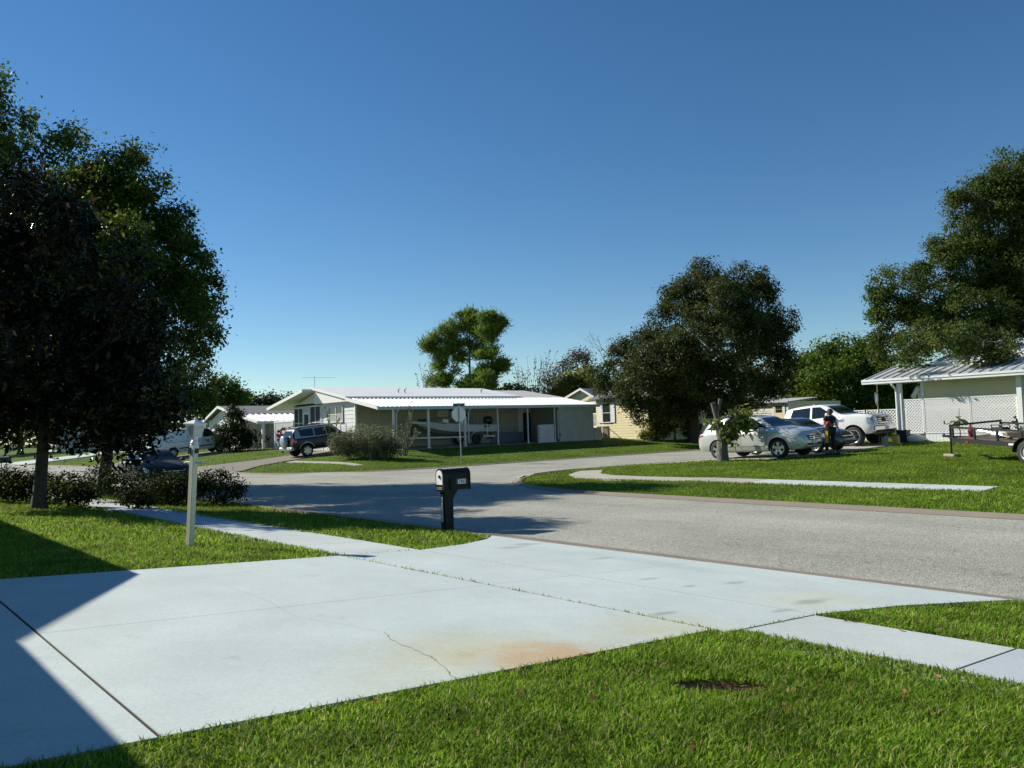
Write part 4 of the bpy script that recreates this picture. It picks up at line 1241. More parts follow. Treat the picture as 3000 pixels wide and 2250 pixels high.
def leaf_cloud(lobes, rnd, n_leaves, leaf_l, leaf_w, clump=.35, per=26, shell=.55, up=.35, droop=0.0, outward=.8, lsj=.35):
    """leaves gathered in clumps that fill the outer part of each lobe"""
    vol = np.array([(l[1] * l[2] + l[2] * l[3] + l[1] * l[3]) for l in lobes]); vol = vol / vol.sum()
    nc = max(len(lobes), n_leaves // per)
    which = rnd.choice(len(lobes), nc, p=vol)
    d = unit(rnd.normal(0, 1, (nc, 3)))
    rr = 1 - (1 - shell) * rnd.uniform(0, 1, nc) ** 2.0
    rr *= 1 + rnd.normal(0, .04, nc)
    C0 = np.array([l[0] for l in lobes])[which]
    A = np.array([[l[1], l[3], l[2]] for l in lobes])[which]
    loc = d * A * rr[:, None]
    cc = C0 + loc[:, :1] * Rn + loc[:, 1:2] * Fn + loc[:, 2:3] * Zn
    on = unit(d[:, :1] / A[:, :1] * Rn + d[:, 1:2] / A[:, 1:2] * Fn + d[:, 2:3] / A[:, 2:3] * Zn)
    cr_ = clump * rnd.uniform(.5, 1.3, nc)
    k = rnd.integers(int(per * .5), int(per * 1.5) + 1, nc)
    idx = np.repeat(np.arange(nc), k)
    n = len(idx)
    off = rnd.normal(0, 1, (n, 3)); off *= (cr_[idx] * .6)[:, None]
    off[:, 2] *= .8
    P = cc[idx] + off
    nn = unit(on[idx] * outward + rnd.normal(0, .55, (n, 3)) + np.array((0, 0, up)))
    t = unit(np.cross(nn, unit(rnd.normal(0, 1, (n, 3)))))
    t[:, 2] -= droop; t = unit(t)
    b = unit(np.cross(nn, t))
    sc = rnd.uniform(1 - lsj, 1 + lsj, n)[:, None]
    L = t * leaf_l * sc; W = b * leaf_w * sc * .5
    fold = nn * (leaf_w * .18) * sc
    V = np.stack([P, P + L * .45 - W + fold, P + L, P + L * .45 + W + fold], 1).reshape(-1, 3)
    q = np.arange(n) * 4
    F = np.concatenate([np.stack([q, q + 1, q + 2], 1), np.stack([q, q + 2, q + 3], 1)])
    return V, F, cc

def billows(lobes, rn, n):
    """break each lobe into smaller boughs sitting on its surface"""
    out = []
    for c, a, b, e in lobes:
        k = max(9, int(n * (a * b) ** .5 / 1.6))
        d = unit(rn.normal(0, 1, (k, 3)))
        for q in d:
            f = rn.uniform(.62, .86); r = rn.uniform(.26, .44)
            out.append((c + Rn * q[0] * a * f + Fn * q[1] * e * f + Zn * q[2] * b * f, a * r, b * r * rn.uniform(.7, 1.0), e * r))
    return out

def limb(mb, p0, p1, r0, r1, rng, wob=.12, n=5, sides=7, sag=0):
    p0 = Vector(p0); p1 = Vector(p1); L = (p1 - p0).length
    pts = []; rs_ = []
    for i in range(n + 1):
        t = i / n
        q = p0.lerp(p1, t)
        if 0 < i < n: q += Vector((rng.uniform(-1, 1), rng.uniform(-1, 1), rng.uniform(-1, 1))) * wob * L * .3
        q.z += sag * L * math.sin(t * math.pi)
        pts.append(q); rs_.append(r0 + (r1 - r0) * t)
    mb.tube(pts, rs_, sides)
    return pts

def tree(name, label, base, lobes, n_leaves, leaf, lmat, trunk_r, fork=.35, bark=None, seed=1, cat='tree', group=None, twigs=40, clump=.35, per=26, shell=.55, up=.35, droop=0.0, lean=None, lsj=.35, crown_name='crown', trunk_name='trunk', outward=.8, billow=0):
    """lobes in world space; trunk base on the terrain"""
    rng = random.Random(seed); rn = np.random.default_rng(seed)
    bx, by = base[0], base[1]; bz = H(bx, by)
    root = thing(name, label, cat, (bx, by, bz), 0, group)
    if billow:
        subs = billows(lobes, rn, billow)
        V, F, cc = leaf_cloud(subs, rn, int(n_leaves * .78), leaf[0], leaf[1], clump, per, shell, up, droop, outward, lsj)
        V2, F2, c2 = leaf_cloud([(l[0], l[1] * .8, l[2] * .8, l[3] * .8) for l in lobes], rn, int(n_leaves * .22), leaf[0], leaf[1], clump, per, .5, up, droop, outward, lsj)
        F = np.concatenate([F, F2 + len(V)]); V = np.concatenate([V, V2])
    else:
        V, F, cc = leaf_cloud(lobes, rn, n_leaves, leaf[0], leaf[1], clump, per, shell, up, droop, outward, lsj)
    off = np.array((bx, by, bz))
    np_mesh(crown_name, V - off, F, lmat, root)
    mb = MB()
    lc = np.mean([l[0] for l in lobes], axis=0)
    zmin = min(l[0][2] - l[2] for l in lobes); ztop = max(l[0][2] + l[2] for l in lobes)
    fz = bz + (ztop - bz) * fork
    fk = Vector((bx + (lc[0] - bx) * .25, by + (lc[1] - by) * .25, fz)) if lean is None else Vector((bx + lean[0], by + lean[1], fz))
    b0 = Vector((bx, by, bz))
    mb.tube([b0 - Vector((0, 0, .15)), b0 + Vector((0, 0, .06)), b0 + Vector((0, 0, .3)), b0.lerp(fk, .5) + Vector((rng.uniform(-.05, .05), rng.uniform(-.05, .05), 0)), fk], [trunk_r * 1.55, trunk_r * 1.35, trunk_r * 1.06, trunk_r * .92, trunk_r * .75], 12)
    order = sorted(lobes, key=lambda l: -l[1] * l[2])
    for i, l in enumerate(order):
        c = Vector(l[0]); s = fk if i < 5 else fk.lerp(Vector(lc), .3)
        mid = s.lerp(c, .55)
        limb(mb, s, c, trunk_r * (.5 if i < 4 else .3 if i < 9 else .16), trunk_r * .06, rng, .10 if i < 9 else .06, 7, 7, .05)
    idx = rn.choice(len(cc), min(twigs, len(cc)), replace=False)
    for j in idx:
        p = Vector(cc[j]); l = min(lobes, key=lambda l: (Vector(l[0]) - p).length)
        limb(mb, Vector(l[0]).lerp(p, .1), p, trunk_r * .1, .008, rng, .12, 3, 5)
    mb.v = [(p[0] - bx, p[1] - by, p[2] - bz) for p in mb.v]
    mb.build(trunk_name, bark or BARK, root, smooth=60)
    return root

def LB(dep, items):
    out = []
    for it in items:
        px, py, rx, ry = it[:4]; dz = it[4] if len(it) > 4 else 0
        out.append(lobe(px, py, rx, ry, dep + dz))
    return out

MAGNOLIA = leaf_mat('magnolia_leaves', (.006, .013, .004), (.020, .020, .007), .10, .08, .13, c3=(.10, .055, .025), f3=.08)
CAMPHOR = leaf_mat('camphor_leaves', (.030, .066, .008), (.075, .118, .014), .5, .40, .18, c3=(.17, .18, .03), f3=.06)
OAK = leaf_mat('oak_leaves', (.030, .050, .012), (.076, .094, .024), .55, .25, .14, c3=(.14, .12, .06), f3=.07)
OAK2 = leaf_mat('right_oak_leaves', (.042, .074, .012), (.092, .125, .024), .55, .3, .1, c3=(.16, .14, .07), f3=.08)
ROUND = leaf_mat('broad_leaves', (.042, .088, .010), (.10, .155, .018), .55, .35, .15, c3=(.17, .17, .03), f3=.07)
PINE = leaf_mat('pine_needles', (.075, .15, .028), (.16, .24, .04), .6, .35, .05, c3=(.20, .16, .06), f3=.06)
YELLOWG = leaf_mat('yellow_green_leaves', (.085, .11, .012), (.18, .19, .028), .5, .4, .3)
GREYG = leaf_mat('grey_green_leaves', (.12, .15, .07), (.23, .25, .135), .65, .25, .08, c3=(.32, .30, .18), f3=.1)
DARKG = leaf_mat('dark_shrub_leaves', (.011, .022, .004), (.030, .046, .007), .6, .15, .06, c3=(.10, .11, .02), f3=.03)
CEDAR = leaf_mat('cedar_leaves', (.034, .060, .012), (.075, .10, .02), .65, .2, .1)
FARG = leaf_mat('far_tree_leaves', (.045, .065, .030), (.085, .105, .045), .7, .2, .2)
DRY = leaf_mat('sparse_leaves', (.085, .075, .045), (.16, .13, .085), .7, .2, .2)
FRESH = leaf_mat('fresh_leaves', (.10, .15, .018), (.22, .26, .05), .4, .4, .4)

# ---- own side of the street
mg = hit(115, 1490)
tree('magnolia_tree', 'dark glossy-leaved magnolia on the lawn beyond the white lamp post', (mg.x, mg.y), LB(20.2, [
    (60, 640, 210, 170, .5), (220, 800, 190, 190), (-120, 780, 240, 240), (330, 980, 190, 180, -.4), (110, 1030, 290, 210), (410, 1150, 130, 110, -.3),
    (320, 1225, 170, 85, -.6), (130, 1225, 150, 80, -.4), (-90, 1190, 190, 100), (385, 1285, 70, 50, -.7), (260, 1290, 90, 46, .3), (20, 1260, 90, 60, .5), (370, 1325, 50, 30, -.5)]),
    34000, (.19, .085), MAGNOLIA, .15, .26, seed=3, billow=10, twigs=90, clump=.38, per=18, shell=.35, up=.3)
ca = (-32.6, 7.75)
tree('camphor_tree', 'dense green camphor tree on the verge behind the magnolia', ca, LB(30.2, [
    (350, 520, 130, 105, 1), (450, 610, 110, 100), (280, 620, 170, 150), (520, 660, 70, 75), (545, 760, 65, 80, -1), (470, 790, 140, 130), (610, 860, 48, 62), (580, 950, 62, 90), (500, 940, 140, 120, -1),
    (330, 850, 210, 170), (560, 1020, 55, 45), (420, 1060, 150, 95, -.5), (300, 1060, 190, 120), (470, 1170, 110, 60, -1), (510, 1240, 52, 32, -1.2), (380, 1210, 120, 60), (250, 880, 180, 170, -4.5), (330, 740, 140, 130, -3.5), (200, 760, 160, 150, -6), (300, 1030, 150, 110, -4)]),
    115000, (.15, .075), CAMPHOR, .2, .3, seed=8, billow=16, twigs=120, clump=.36, per=40, shell=.55, up=.3, droop=.25)
cb = (-38.6, 5.1)
tree('camphor_tree', 'tallest camphor tree on the lawn, towering behind the magnolia', cb, LB(33, [
    (-50, 260, 95, 100), (-10, 240, 50, 70), (30, 370, 95, 100), (-110, 420, 170, 150), (150, 410, 85, 85, -1), (215, 430, 50, 62, -1), (90, 540, 190, 140), (-60, 640, 230, 190), (180, 650, 170, 150), (-140, 820, 240, 200), (60, 850, 260, 170), (-100, 1020, 240, 150), (80, 1060, 250, 120)]),
    76000, (.17, .085), CAMPHOR, .24, .3, seed=9, billow=14, twigs=80, clump=.42, per=40, shell=.55, up=.3, droop=.25)

def shrub(name, label, px, py, rx, ry, dep, n, leaf, m, seed, group=None, extra=(), clump=.16, shell=.4, base=None, twigs=24, per=20, tr=.02, cat='shrub', bark=None, up=.35):
    lbs = LB(dep, [(px, py, rx, ry)] + list(extra))
    c = at_depth(px, py + ry, dep) if base is None else Vector((base[0], base[1], 0))
    # let the shrub stand on the terrain
    zb = min(l[0][2] - l[2] for l in lbs); g = H(c.x, c.y)
    if base is None:
        sh_ = g - zb + .04
        lbs = [(l[0] + np.array((0, 0, sh_)), l[1], l[2], l[3]) for l in lbs]
    return tree(name, label, (c.x, c.y), lbs, n, leaf, m, tr, .2, bark or BARK, seed, cat, group, twigs, clump, per, shell, up, crown_name='foliage', trunk_name='stems')

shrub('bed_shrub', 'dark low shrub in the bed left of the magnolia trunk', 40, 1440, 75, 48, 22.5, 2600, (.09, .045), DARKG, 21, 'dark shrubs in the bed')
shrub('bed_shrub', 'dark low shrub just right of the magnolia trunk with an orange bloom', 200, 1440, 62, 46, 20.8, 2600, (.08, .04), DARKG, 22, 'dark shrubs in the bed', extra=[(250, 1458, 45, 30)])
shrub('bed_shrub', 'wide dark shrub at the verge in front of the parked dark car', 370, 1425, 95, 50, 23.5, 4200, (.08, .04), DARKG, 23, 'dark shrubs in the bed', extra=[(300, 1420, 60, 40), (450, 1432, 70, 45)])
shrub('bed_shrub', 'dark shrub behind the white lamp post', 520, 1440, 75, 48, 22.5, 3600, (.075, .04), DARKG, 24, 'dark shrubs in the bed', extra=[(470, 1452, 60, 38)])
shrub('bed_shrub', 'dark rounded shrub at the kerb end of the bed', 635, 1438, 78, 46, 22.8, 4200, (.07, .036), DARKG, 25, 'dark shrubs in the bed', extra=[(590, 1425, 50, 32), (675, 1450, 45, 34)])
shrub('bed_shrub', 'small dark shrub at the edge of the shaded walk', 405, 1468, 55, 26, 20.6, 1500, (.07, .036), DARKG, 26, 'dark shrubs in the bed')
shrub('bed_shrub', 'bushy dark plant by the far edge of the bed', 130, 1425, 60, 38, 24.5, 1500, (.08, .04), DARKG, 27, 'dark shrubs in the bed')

# ornamental grass clump
og = at_depth(262, 1420, 25.5); og.z = H(og.x, og.y)
ogt = thing('ornamental_grass', 'fountain of thin dry ornamental grass in the bed', 'grass clump', og)
rn = np.random.default_rng(5)
n = 260
th = rn.uniform(0, 2 * np.pi, n); ln = rn.uniform(.35, 1.05, n); sp = rn.uniform(.15, .75, n)
V = []; F = []
for i in range(n):
    d = Vector((math.cos(th[i]), math.sin(th[i]), 0)); s = Vector((-d.y, d.x, 0)) * .006
    prev = None
    for j in range(5):
        t = j / 4
        p = d * (sp[i] * t ** 1.5 * .9 + .06) + Vector((0, 0, ln[i] * (t - .25 * t * t * (1 + sp[i]))))
        w = s * (1 - .85 * t)
        V += [p - w, p + w]
        if j: b_ = len(V) - 4; F.append((b_, b_ + 1, b_ + 3, b_ + 2))
np_mesh('blades', np.array([tuple(v) for v in V]), np.array(F), leaf_mat('ornamental_grass_leaf', (.10, .095, .05), (.19, .17, .10), .6, .3, .2), ogt)

# ---- beyond the street, left
tree('cedar_tree', 'feathery dark cedar beyond the grey shingle roof house', tuple(at_depth(545, 1290, 84).xy), LB(84, [(545, 1075, 34, 45), (590, 1085, 30, 40), (500, 1110, 60, 60), (560, 1150, 80, 60), (470, 1190, 90, 70), (590, 1190, 55, 60), (430, 1120, 60, 60), (360, 1180, 90, 80)]), 22000, (.34, .12), CEDAR, .28, .3, seed=31, billow=10, twigs=30, clump=.8, per=24)
tree('round_tree', 'rounded green tree behind the shingle roof beside the cedar', tuple(at_depth(665, 1290, 96).xy), LB(96, [(662, 1140, 38, 42), (640, 1180, 55, 45), (690, 1175, 26, 45), (620, 1215, 60, 40)]), 11000, (.36, .2), ROUND, .3, .35, seed=32, billow=10, twigs=20, clump=.8, per=24)
shrub('conifer_shrub', 'bushy dark evergreen at the corner of the grey shingle roof house', 690, 1280, 45, 40, 62.5, 7000, (.2, .08), DARKG, 33, extra=[(690, 1235, 30, 40), (688, 1205, 14, 26), (720, 1285, 26, 28), (655, 1275, 28, 36)], clump=.3, tr=.06, cat='shrub')
fl = [(700 + 22 * i, 1180 - 6 * math.sin(i * 1.9), 22, 18 + 5 * math.sin(i * 2.3)) for i in range(9)]
tree('distant_tree', 'low distant tree clump on the skyline left of the white house', tuple(at_depth(780, 1285, 150).xy), LB(150, fl + [(760, 1205, 60, 24), (830, 1205, 50, 22)]), 9000, (.5, .3), FARG, .3, .4, seed=34, twigs=10, clump=1.0, per=20)
tree('far_street_tree', 'green tree beyond the far driveway seen past the magnolia trunk', tuple(at_depth(60, 1330, 92).xy), LB(92, [(40, 1200, 120, 90), (150, 1180, 100, 90), (-60, 1220, 90, 70), (100, 1260, 80, 40)]), 9000, (.36, .2), ROUND, .3, .3, seed=35, twigs=20, clump=.8, per=22)
tree('far_street_tree', 'dark tree at the bend of the street behind the ornamental grass', tuple(at_depth(300, 1320, 98).xy), LB(98, [(280, 1180, 110, 90), (380, 1200, 90, 80), (220, 1240, 80, 50)]), 8000, (.36, .2), CEDAR, .3, .3, seed=36, twigs=20, clump=.8, per=22)

# ---- behind the white house
def pine(label, px, dep, top, items, seed):
    b = at_depth(px, 1260, dep); bz = H(b.x, b.y)
    rng = random.Random(seed); rn = np.random.default_rng(seed)
    root = thing('pine_tree', label, 'tree', (b.x, b.y, bz), 0, 'pines behind the white house')
    lbs = LB(dep, items)
    V, F, cc = leaf_cloud([(l[0] + (Rn * rn.normal(0, .55) * l[1] + Zn * rn.normal(0, .5) * l[2] + Fn * rn.normal(0, .7) * l[3]), l[1] * rn.uniform(.3, .6), l[2] * rn.uniform(.22, .45), l[3] * .5) for l in lbs for _ in range(5)], rn, 19000, .46, .075, .42, 26, .0, .6, -.5, .1)
    off = np.array((b.x, b.y, bz)); np_mesh('crown', V - off, F, PINE, root)
    mb = MB(); tp = at_depth(px + 4, top, dep)
    b0 = Vector((b.x, b.y, bz - .1))
    mb.tube([b0, b0.lerp(tp, .4) + Vector((.1, .05, 0)), b0.lerp(tp, .75) + Vector((-.08, .04, 0)), tp], [.15, .12, .08, .03], 9)
    for l in lbs:
        c = Vector(l[0]); t = max(.2, min(.97, (c.z - 1.0 - bz) / (tp.z - bz)))
        limb(mb, b0.lerp(tp, t), c, .05, .015, rng, .12, 4, 5)
    mb.v = [(p[0] - b.x, p[1] - b.y, p[2] - bz) for p in mb.v]
    mb.build('trunk', BARK_GREY, root, smooth=60)
pine('bushy pine, the wider of two, behind the white house roof', 1372, 76, 925, [(1362, 928, 20, 18), (1374, 945, 16, 20), (1301, 968, 18, 18), (1281, 985, 16, 16), (1264, 1006, 24, 20), (1318, 985, 22, 18), (1350, 960, 22, 20), (1397, 950, 18, 18), (1333, 1010, 30, 22), (1368, 1000, 30, 24), (1394, 985, 26, 22), (1390, 1020, 26, 20), (1308, 1030, 30, 22), (1270, 1024, 22, 18), (1345, 1045, 26, 18), (1300, 1075, 30, 22), (1320, 1120, 50, 28), (1275, 1125, 26, 24)], 41)
pine('slender tall pine with a bare upper stem behind the white house roof', 1438, 74, 935, [(1428, 932, 22, 16), (1455, 946, 18, 14), (1460, 966, 14, 14), (1424, 960, 16, 20), (1440, 992, 14, 12), (1440, 1035, 18, 14), (1411, 1040, 16, 10), (1460, 1085, 24, 18), (1437, 1082, 20, 16), (1405, 1105, 26, 20), (1470, 1080, 14, 16), (1425, 1125, 40, 22)], 42)

def whip_shrub(name, label, px, dep, tops, seed, m, base_w=40, leaf=(.22, .09), cat='shrub', base_py=1240, leaf_n=5, group=None):
    b = at_depth(px, base_py, dep); bz = H(b.x, b.y)
    rng = random.Random(seed); root = thing(name, label, cat, (b.x, b.y, bz), 0, group)
    mb = MB(); V = []; F = []
    for (tx, ty) in tops:
        tp = at_depth(tx, ty, dep + rng.uniform(-1, 1)); st = Vector((b.x, b.y, bz)) + R3 * rng.uniform(-base_w, base_w) * dep / FPX * .4
        pts = limb(mb, st, tp, .03, .008, rng, .08, 6, 5)
        for k in range(leaf_n * 3):
            t = rng.uniform(.35, 1.0); i = min(int(t * 6), 5); p = pts[i].lerp(pts[i + 1], t * 6 - i)
            d = Vector((rng.uniform(-1, 1), rng.uniform(-1, 1), rng.uniform(.1, 1.2))).normalized()
            s = d.cross(Vector((rng.uniform(-1, 1), rng.uniform(-1, 1), rng.uniform(-1, 1)))).normalized()
            L_ = leaf[0] * rng.uniform(.6, 1.3)
            n_ = len(V); V += [p, p + d * L_ * .5 - s * leaf[1] / 2, p + d * L_, p + d * L_ * .5 + s * leaf[1] / 2]; F.append((n_, n_ + 1, n_ + 2, n_ + 3))
    off = np.array((b.x, b.y, bz))
    np_mesh('leaves', np.array([tuple(v) for v in V]) - off, np.array(F), m, root)
    mb.v = [(p[0] - b.x, p[1] - b.y, p[2] - bz) for p in mb.v]
    mb.build('stems', BARK_GREY, root, smooth=60)
    return root
rg = random.Random(6)
whip_shrub('whip_shrub', 'bare upright shrub with sparse long leaves behind the white house roof', 1570, 72, [(1500 + rg.uniform(0, 140), 1040 + rg.uniform(-10, 70)) for i in range(34)] + [(1610, 1025), (1632, 1030), (1590, 1042)], 61, leaf_mat('whip_leaf', (.08, .085, .05), (.15, .14, .09), .6, .3, .3), 60, leaf_n=7)
whip_shrub('whip_shrub', 'thin twiggy shrub left of the pines behind the white roof', 1265, 70, [(1215 + rg.uniform(0, 70), 1080 + rg.uniform(-20, 60)) for i in range(16)], 62, YELLOWG, 50, leaf_n=5, leaf=(.2, .1))
tree('yellow_green_tree', 'yellow-green leafy tree behind the end of the white house', tuple(at_depth(1690, 1250, 74).xy), LB(74, [(1690, 1125, 50, 35), (1720, 1105, 36, 28), (1655, 1145, 40, 25), (1740, 1140, 40, 30), (1600, 1160, 60, 22), (1500, 1150, 60, 22)]), 9000, (.26, .15), YELLOWG, .12, .4, seed=63, twigs=24, clump=.5, per=20)
tree('sparse_tree', 'sparse greyish half-bare tree between the whips and the big oak', tuple(at_depth(1700, 1250, 80).xy), LB(80, [(1690, 1040, 40, 22), (1665, 1075, 40, 28), (1715, 1060, 26, 26), (1620, 1110, 36, 26)]), 2200, (.24, .12), DRY, .1, .45, BARK_GREY, seed=64, twigs=90, clump=.5, per=10, shell=.2)
def dead_tree(label, px, dep, seed):
    b = at_depth(px, 1250, dep); bz = H(b.x, b.y); rng = random.Random(seed)
    root = thing('dead_tree', label, 'tree', (b.x, b.y, bz)); mb = MB()
    def grow(p, d, L_, r, k):
        q = p + d * L_
        limb(mb, p, q, r, r * .55, rng, .15, 4, 6)
        if k:
            for i in range(rng.choice((2, 3))):
                nd = (d + Vector((rng.uniform(-.8, .8), rng.uniform(-.8, .8), rng.uniform(-.15, .5)))).normalized()
                grow(q, nd, L_ * rng.uniform(.5, .75), r * .55, k - 1)
    grow(Vector((0, 0, -.1)), Vector((0, .05, 1)).normalized(), 3.6, .12, 5)
    mb.build('branches', BARK_GREY, root, smooth=60)
dead_tree('leafless grey tree poking out behind the big oak', 1790, 76, 9)

# ---- the big oak by the side street
tree('oak_tree', 'big dense dark oak standing beside the yellow house', (-37.9, 48.4), LB(59, [
    (2068, 800, 52, 55), (2040, 850, 75, 60), (2180, 820, 80, 62), (2235, 850, 40, 55), (1990, 890, 60, 60), (2120, 900, 120, 90, -2), (1945, 960, 62, 55), (2210, 960, 100, 80), (2292, 950, 48, 66, 1), (1880, 1020, 66, 62, -1), (2060, 1010, 140, 100, -3),
    (1820, 1060, 52, 60), (2240, 1070, 90, 100, 1), (1950, 1080, 120, 90, -3), (1790, 1130, 62, 52), (1870, 1150, 80, 60, -2), (2060, 1130, 140, 80, -2), (2200, 1150, 90, 50), (1905, 1205, 52, 40, -2.5), (1862, 1225, 26, 36, -2.5), (1990, 1190, 80, 40, -1), (2120, 1190, 90, 36, 1), (2305, 1030, 32, 30), (1755, 1100, 30, 40), (1960, 1235, 45, 34, 1)]),
    150000, (.19, .09), OAK, .42, .22, seed=51, billow=16, twigs=160, clump=.42, per=46, shell=.5, up=.4)
tree('young_tree', 'thin young tree with a pale trunk under the big oak', tuple(at_depth(1976, 1270, 62).xy), LB(62, [(1975, 1195, 36, 30), (2000, 1215, 30, 20), (1950, 1215, 26, 20)]), 2500, (.16, .08), ROUND, .09, .5, BARK_GREY, seed=52, twigs=20, clump=.3)
shrub('garden_bush', 'yellow-green bush at the corner of the yellow house', 1915, 1250, 34, 28, 60.5, 3500, (.16, .08), YELLOWG, 53, clump=.25, extra=[(1945, 1240, 24, 30), (1895, 1262, 22, 16)])
shrub('garden_bush', 'green bush under the oak beside the young pale trunk', 2005, 1262, 26, 22, 63, 2000, (.16, .08), ROUND, 54, clump=.25, extra=[(2030, 1250, 24, 26)])

# ---- right
tree('broad_tree', 'round dense broadleaf tree behind the pickup and the lattice fence', tuple(at_depth(2450, 1230, 74).xy), LB(74, [
    (2470, 1030, 75, 50), (2400, 1060, 60, 50), (2540, 1040, 60, 45), (2350, 1110, 60, 60), (2450, 1110, 100, 70, -2), (2560, 1120, 80, 80), (2320, 1160, 50, 50), (2400, 1170, 80, 45, -2), (2510, 1175, 90, 45, -1), (2630, 1140, 80, 60, 1), (2640, 1190, 70, 40), (2700, 1150, 60, 60, 2)]),
    42000, (.3, .17), ROUND, .35, .3, seed=71, billow=14, twigs=40, clump=.7, per=30)
tree('oak_tree', 'huge spreading oak hanging over the ribbed roof of the cream house', tuple(at_depth(3010, 1220, 47).xy), LB(44, [
    (2985, 520, 75, 95), (2925, 540, 60, 60), (2850, 570, 72, 58), (3080, 560, 110, 140), (2960, 660, 120, 110), (2830, 660, 70, 60), (2790, 600, 32, 40), (2760, 740, 60, 60), (2860, 780, 110, 100), (2990, 820, 130, 120), (2690, 820, 65, 55), (2590, 830, 48, 52, -1), (2615, 900, 70, 60, -1), (2720, 910, 90, 80, -1), (2840, 930, 110, 90, -2), (2960, 970, 110, 90, -2),
    (2610, 985, 55, 50, -2), (2740, 985, 80, 50, -5), (2840, 1000, 80, 50, -6), (2950, 1015, 80, 50, -7), (2690, 1010, 70, 50, -6), (2660, 1058, 50, 26, -8), (2590, 1050, 36, 42, -1), (2780, 1005, 80, 40, -8.5), (2880, 1035, 80, 40, -9), (2970, 1055, 75, 40, -9.3), (2560, 880, 30, 30, -1), (3100, 800, 140, 200), (3120, 1000, 120, 120, -2)]),
    215000, (.15, .075), OAK2, .45, .28, seed=72, billow=18, twigs=220, clump=.34, per=46, shell=.45, up=.4)

# ---- grey-green bush on the corner lot
bs = hit(1085, 1348)
shrub('grey_bush', 'sprawling grey-green bush on the lawn in front of the carport', 1010, 1297, 48, 36, 44.5, 17000, (.10, .045), GREYG, 81, extra=[(1075, 1288, 62, 42), (1130, 1290, 52, 44), (1070, 1318, 66, 30), (1110, 1330, 36, 18), (1010, 1330, 24, 12), (985, 1300, 22, 22), (1150, 1315, 36, 26)], clump=.2, base=(bs.x, bs.y), shell=.3, per=22, tr=.05, bark=BARK_GREY, twigs=90)
wl = hit(1186, 1338)
whip_shrub('leggy_shrub', 'tall leggy shrub with pale leaves beside the grey-green bush', 1186, 46.2, [(1205, 1178), (1198, 1195), (1212, 1200), (1190, 1230), (1220, 1255), (1175, 1245), (1200, 1215), (1228, 1268), (1160, 1265)], 82, GREYG, 14, (.14, .06), base_py=1336, leaf_n=12)
# ---- plants by the house front
whip_shrub('slim_plant', 'slim yellow-green plant growing in front of the white house window', 975, 50.5, [(952, 1192), (965, 1230), (990, 1228), (945, 1245), (960, 1205)], 83, YELLOWG, 10, (.2, .1), base_py=1320, leaf_n=7)
RED = leaf_mat('red_leaves', (.12, .022, .018), (.22, .05, .035), .5, .3, .4)
whip_shrub('red_plant', 'red-leaved plant in front of the grey privacy panel', 828, 56, [(812, 1265), (825, 1258), (845, 1256), (835, 1270), (820, 1278)], 84, RED, 8, (.3, .16), base_py=1320, leaf_n=6)
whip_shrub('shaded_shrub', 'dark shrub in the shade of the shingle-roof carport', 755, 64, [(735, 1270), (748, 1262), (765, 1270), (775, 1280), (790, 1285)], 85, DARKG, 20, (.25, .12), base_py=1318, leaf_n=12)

# ---- pruned tree in front of the silver car
pt = hit(2118, 1352)
ptr = thing('pruned_tree', 'hard-pruned tree with a stubby forked trunk in front of the silver car', 'tree', (pt.x, pt.y, H(pt.x, pt.y)))
dep = (Vector((pt.x, pt.y, 0))).dot(F3)
off = Vector((pt.x, pt.y, H(pt.x, pt.y)))
def PL(px, py, dz=0): return at_depth(px, py, dep + dz) - off
mb = MB(); rg = random.Random(12)
mb.tube([Vector((0, 0, -.15)), Vector((0, 0, .05)), PL(2116, 1320), PL(2116, 1285), PL(2110, 1262)], [.27, .235, .205, .19, .18], 12)
mb.tube([PL(2110, 1266), PL(2104, 1240), PL(2098, 1215), PL(2088, 1180)], [.17, .13, .11, .10], 9)
mb.tube([PL(2100, 1215), PL(2106, 1195, -.1), PL(2110, 1168, -.1)], [.07, .06, .07], 8)
mb.tube([PL(2112, 1262), PL(2130, 1240, -.2), PL(2150, 1215, -.3)], [.09, .06, .04], 8)
mb.tube([PL(2112, 1270), PL(2090, 1245, -.4), PL(2080, 1235, -.5)], [.05, .035, .03], 7)
for k in range(16):
    limb(mb, PL(2120, 1255, -.1), PL(2140 + rg.uniform(-40, 45), 1225 + rg.uniform(-40, 40), rg.uniform(-.6, .6)), .025, .01, rg, .15, 3, 5)
mb.build('trunk', BARK_GREY, ptr, smooth=60)
V, F, cc = leaf_cloud(LB(dep, [(2148, 1235, 32, 26), (2168, 1218, 26, 24, .1), (2142, 1262, 18, 18, -.1), (2185, 1242, 18, 20), (2085, 1242, 14, 6, -.4), (2140, 1284, 14, 12, -.2)]), np.random.default_rng(13), 900, .24, .085, .22, 8, .2, .2, .5, .4)
np_mesh('leaves', V - np.array(off), F, FRESH, ptr)

# ---- a far wood closes the horizon
rn = np.random.default_rng(77)
FW = []
for a in np.linspace(-75, 75, 90):
    dd_ = 210 + rn.uniform(-20, 30); t = rad(a)
    c = np.array(F3) * dd_ * math.cos(t) + np.array(R3) * dd_ * math.sin(t) + np.array((0, 0, rn.uniform(1.0, 2.2)))
    FW.append((c, rn.uniform(6, 9), rn.uniform(2.5, 4.2), 6))
V, F, cc = leaf_cloud(FW, rn, 42000, .9, .5, 1.4, 22, .5, .4)
wd = np_mesh('far_wood', V, F, FARG); wd['kind'] = 'stuff'
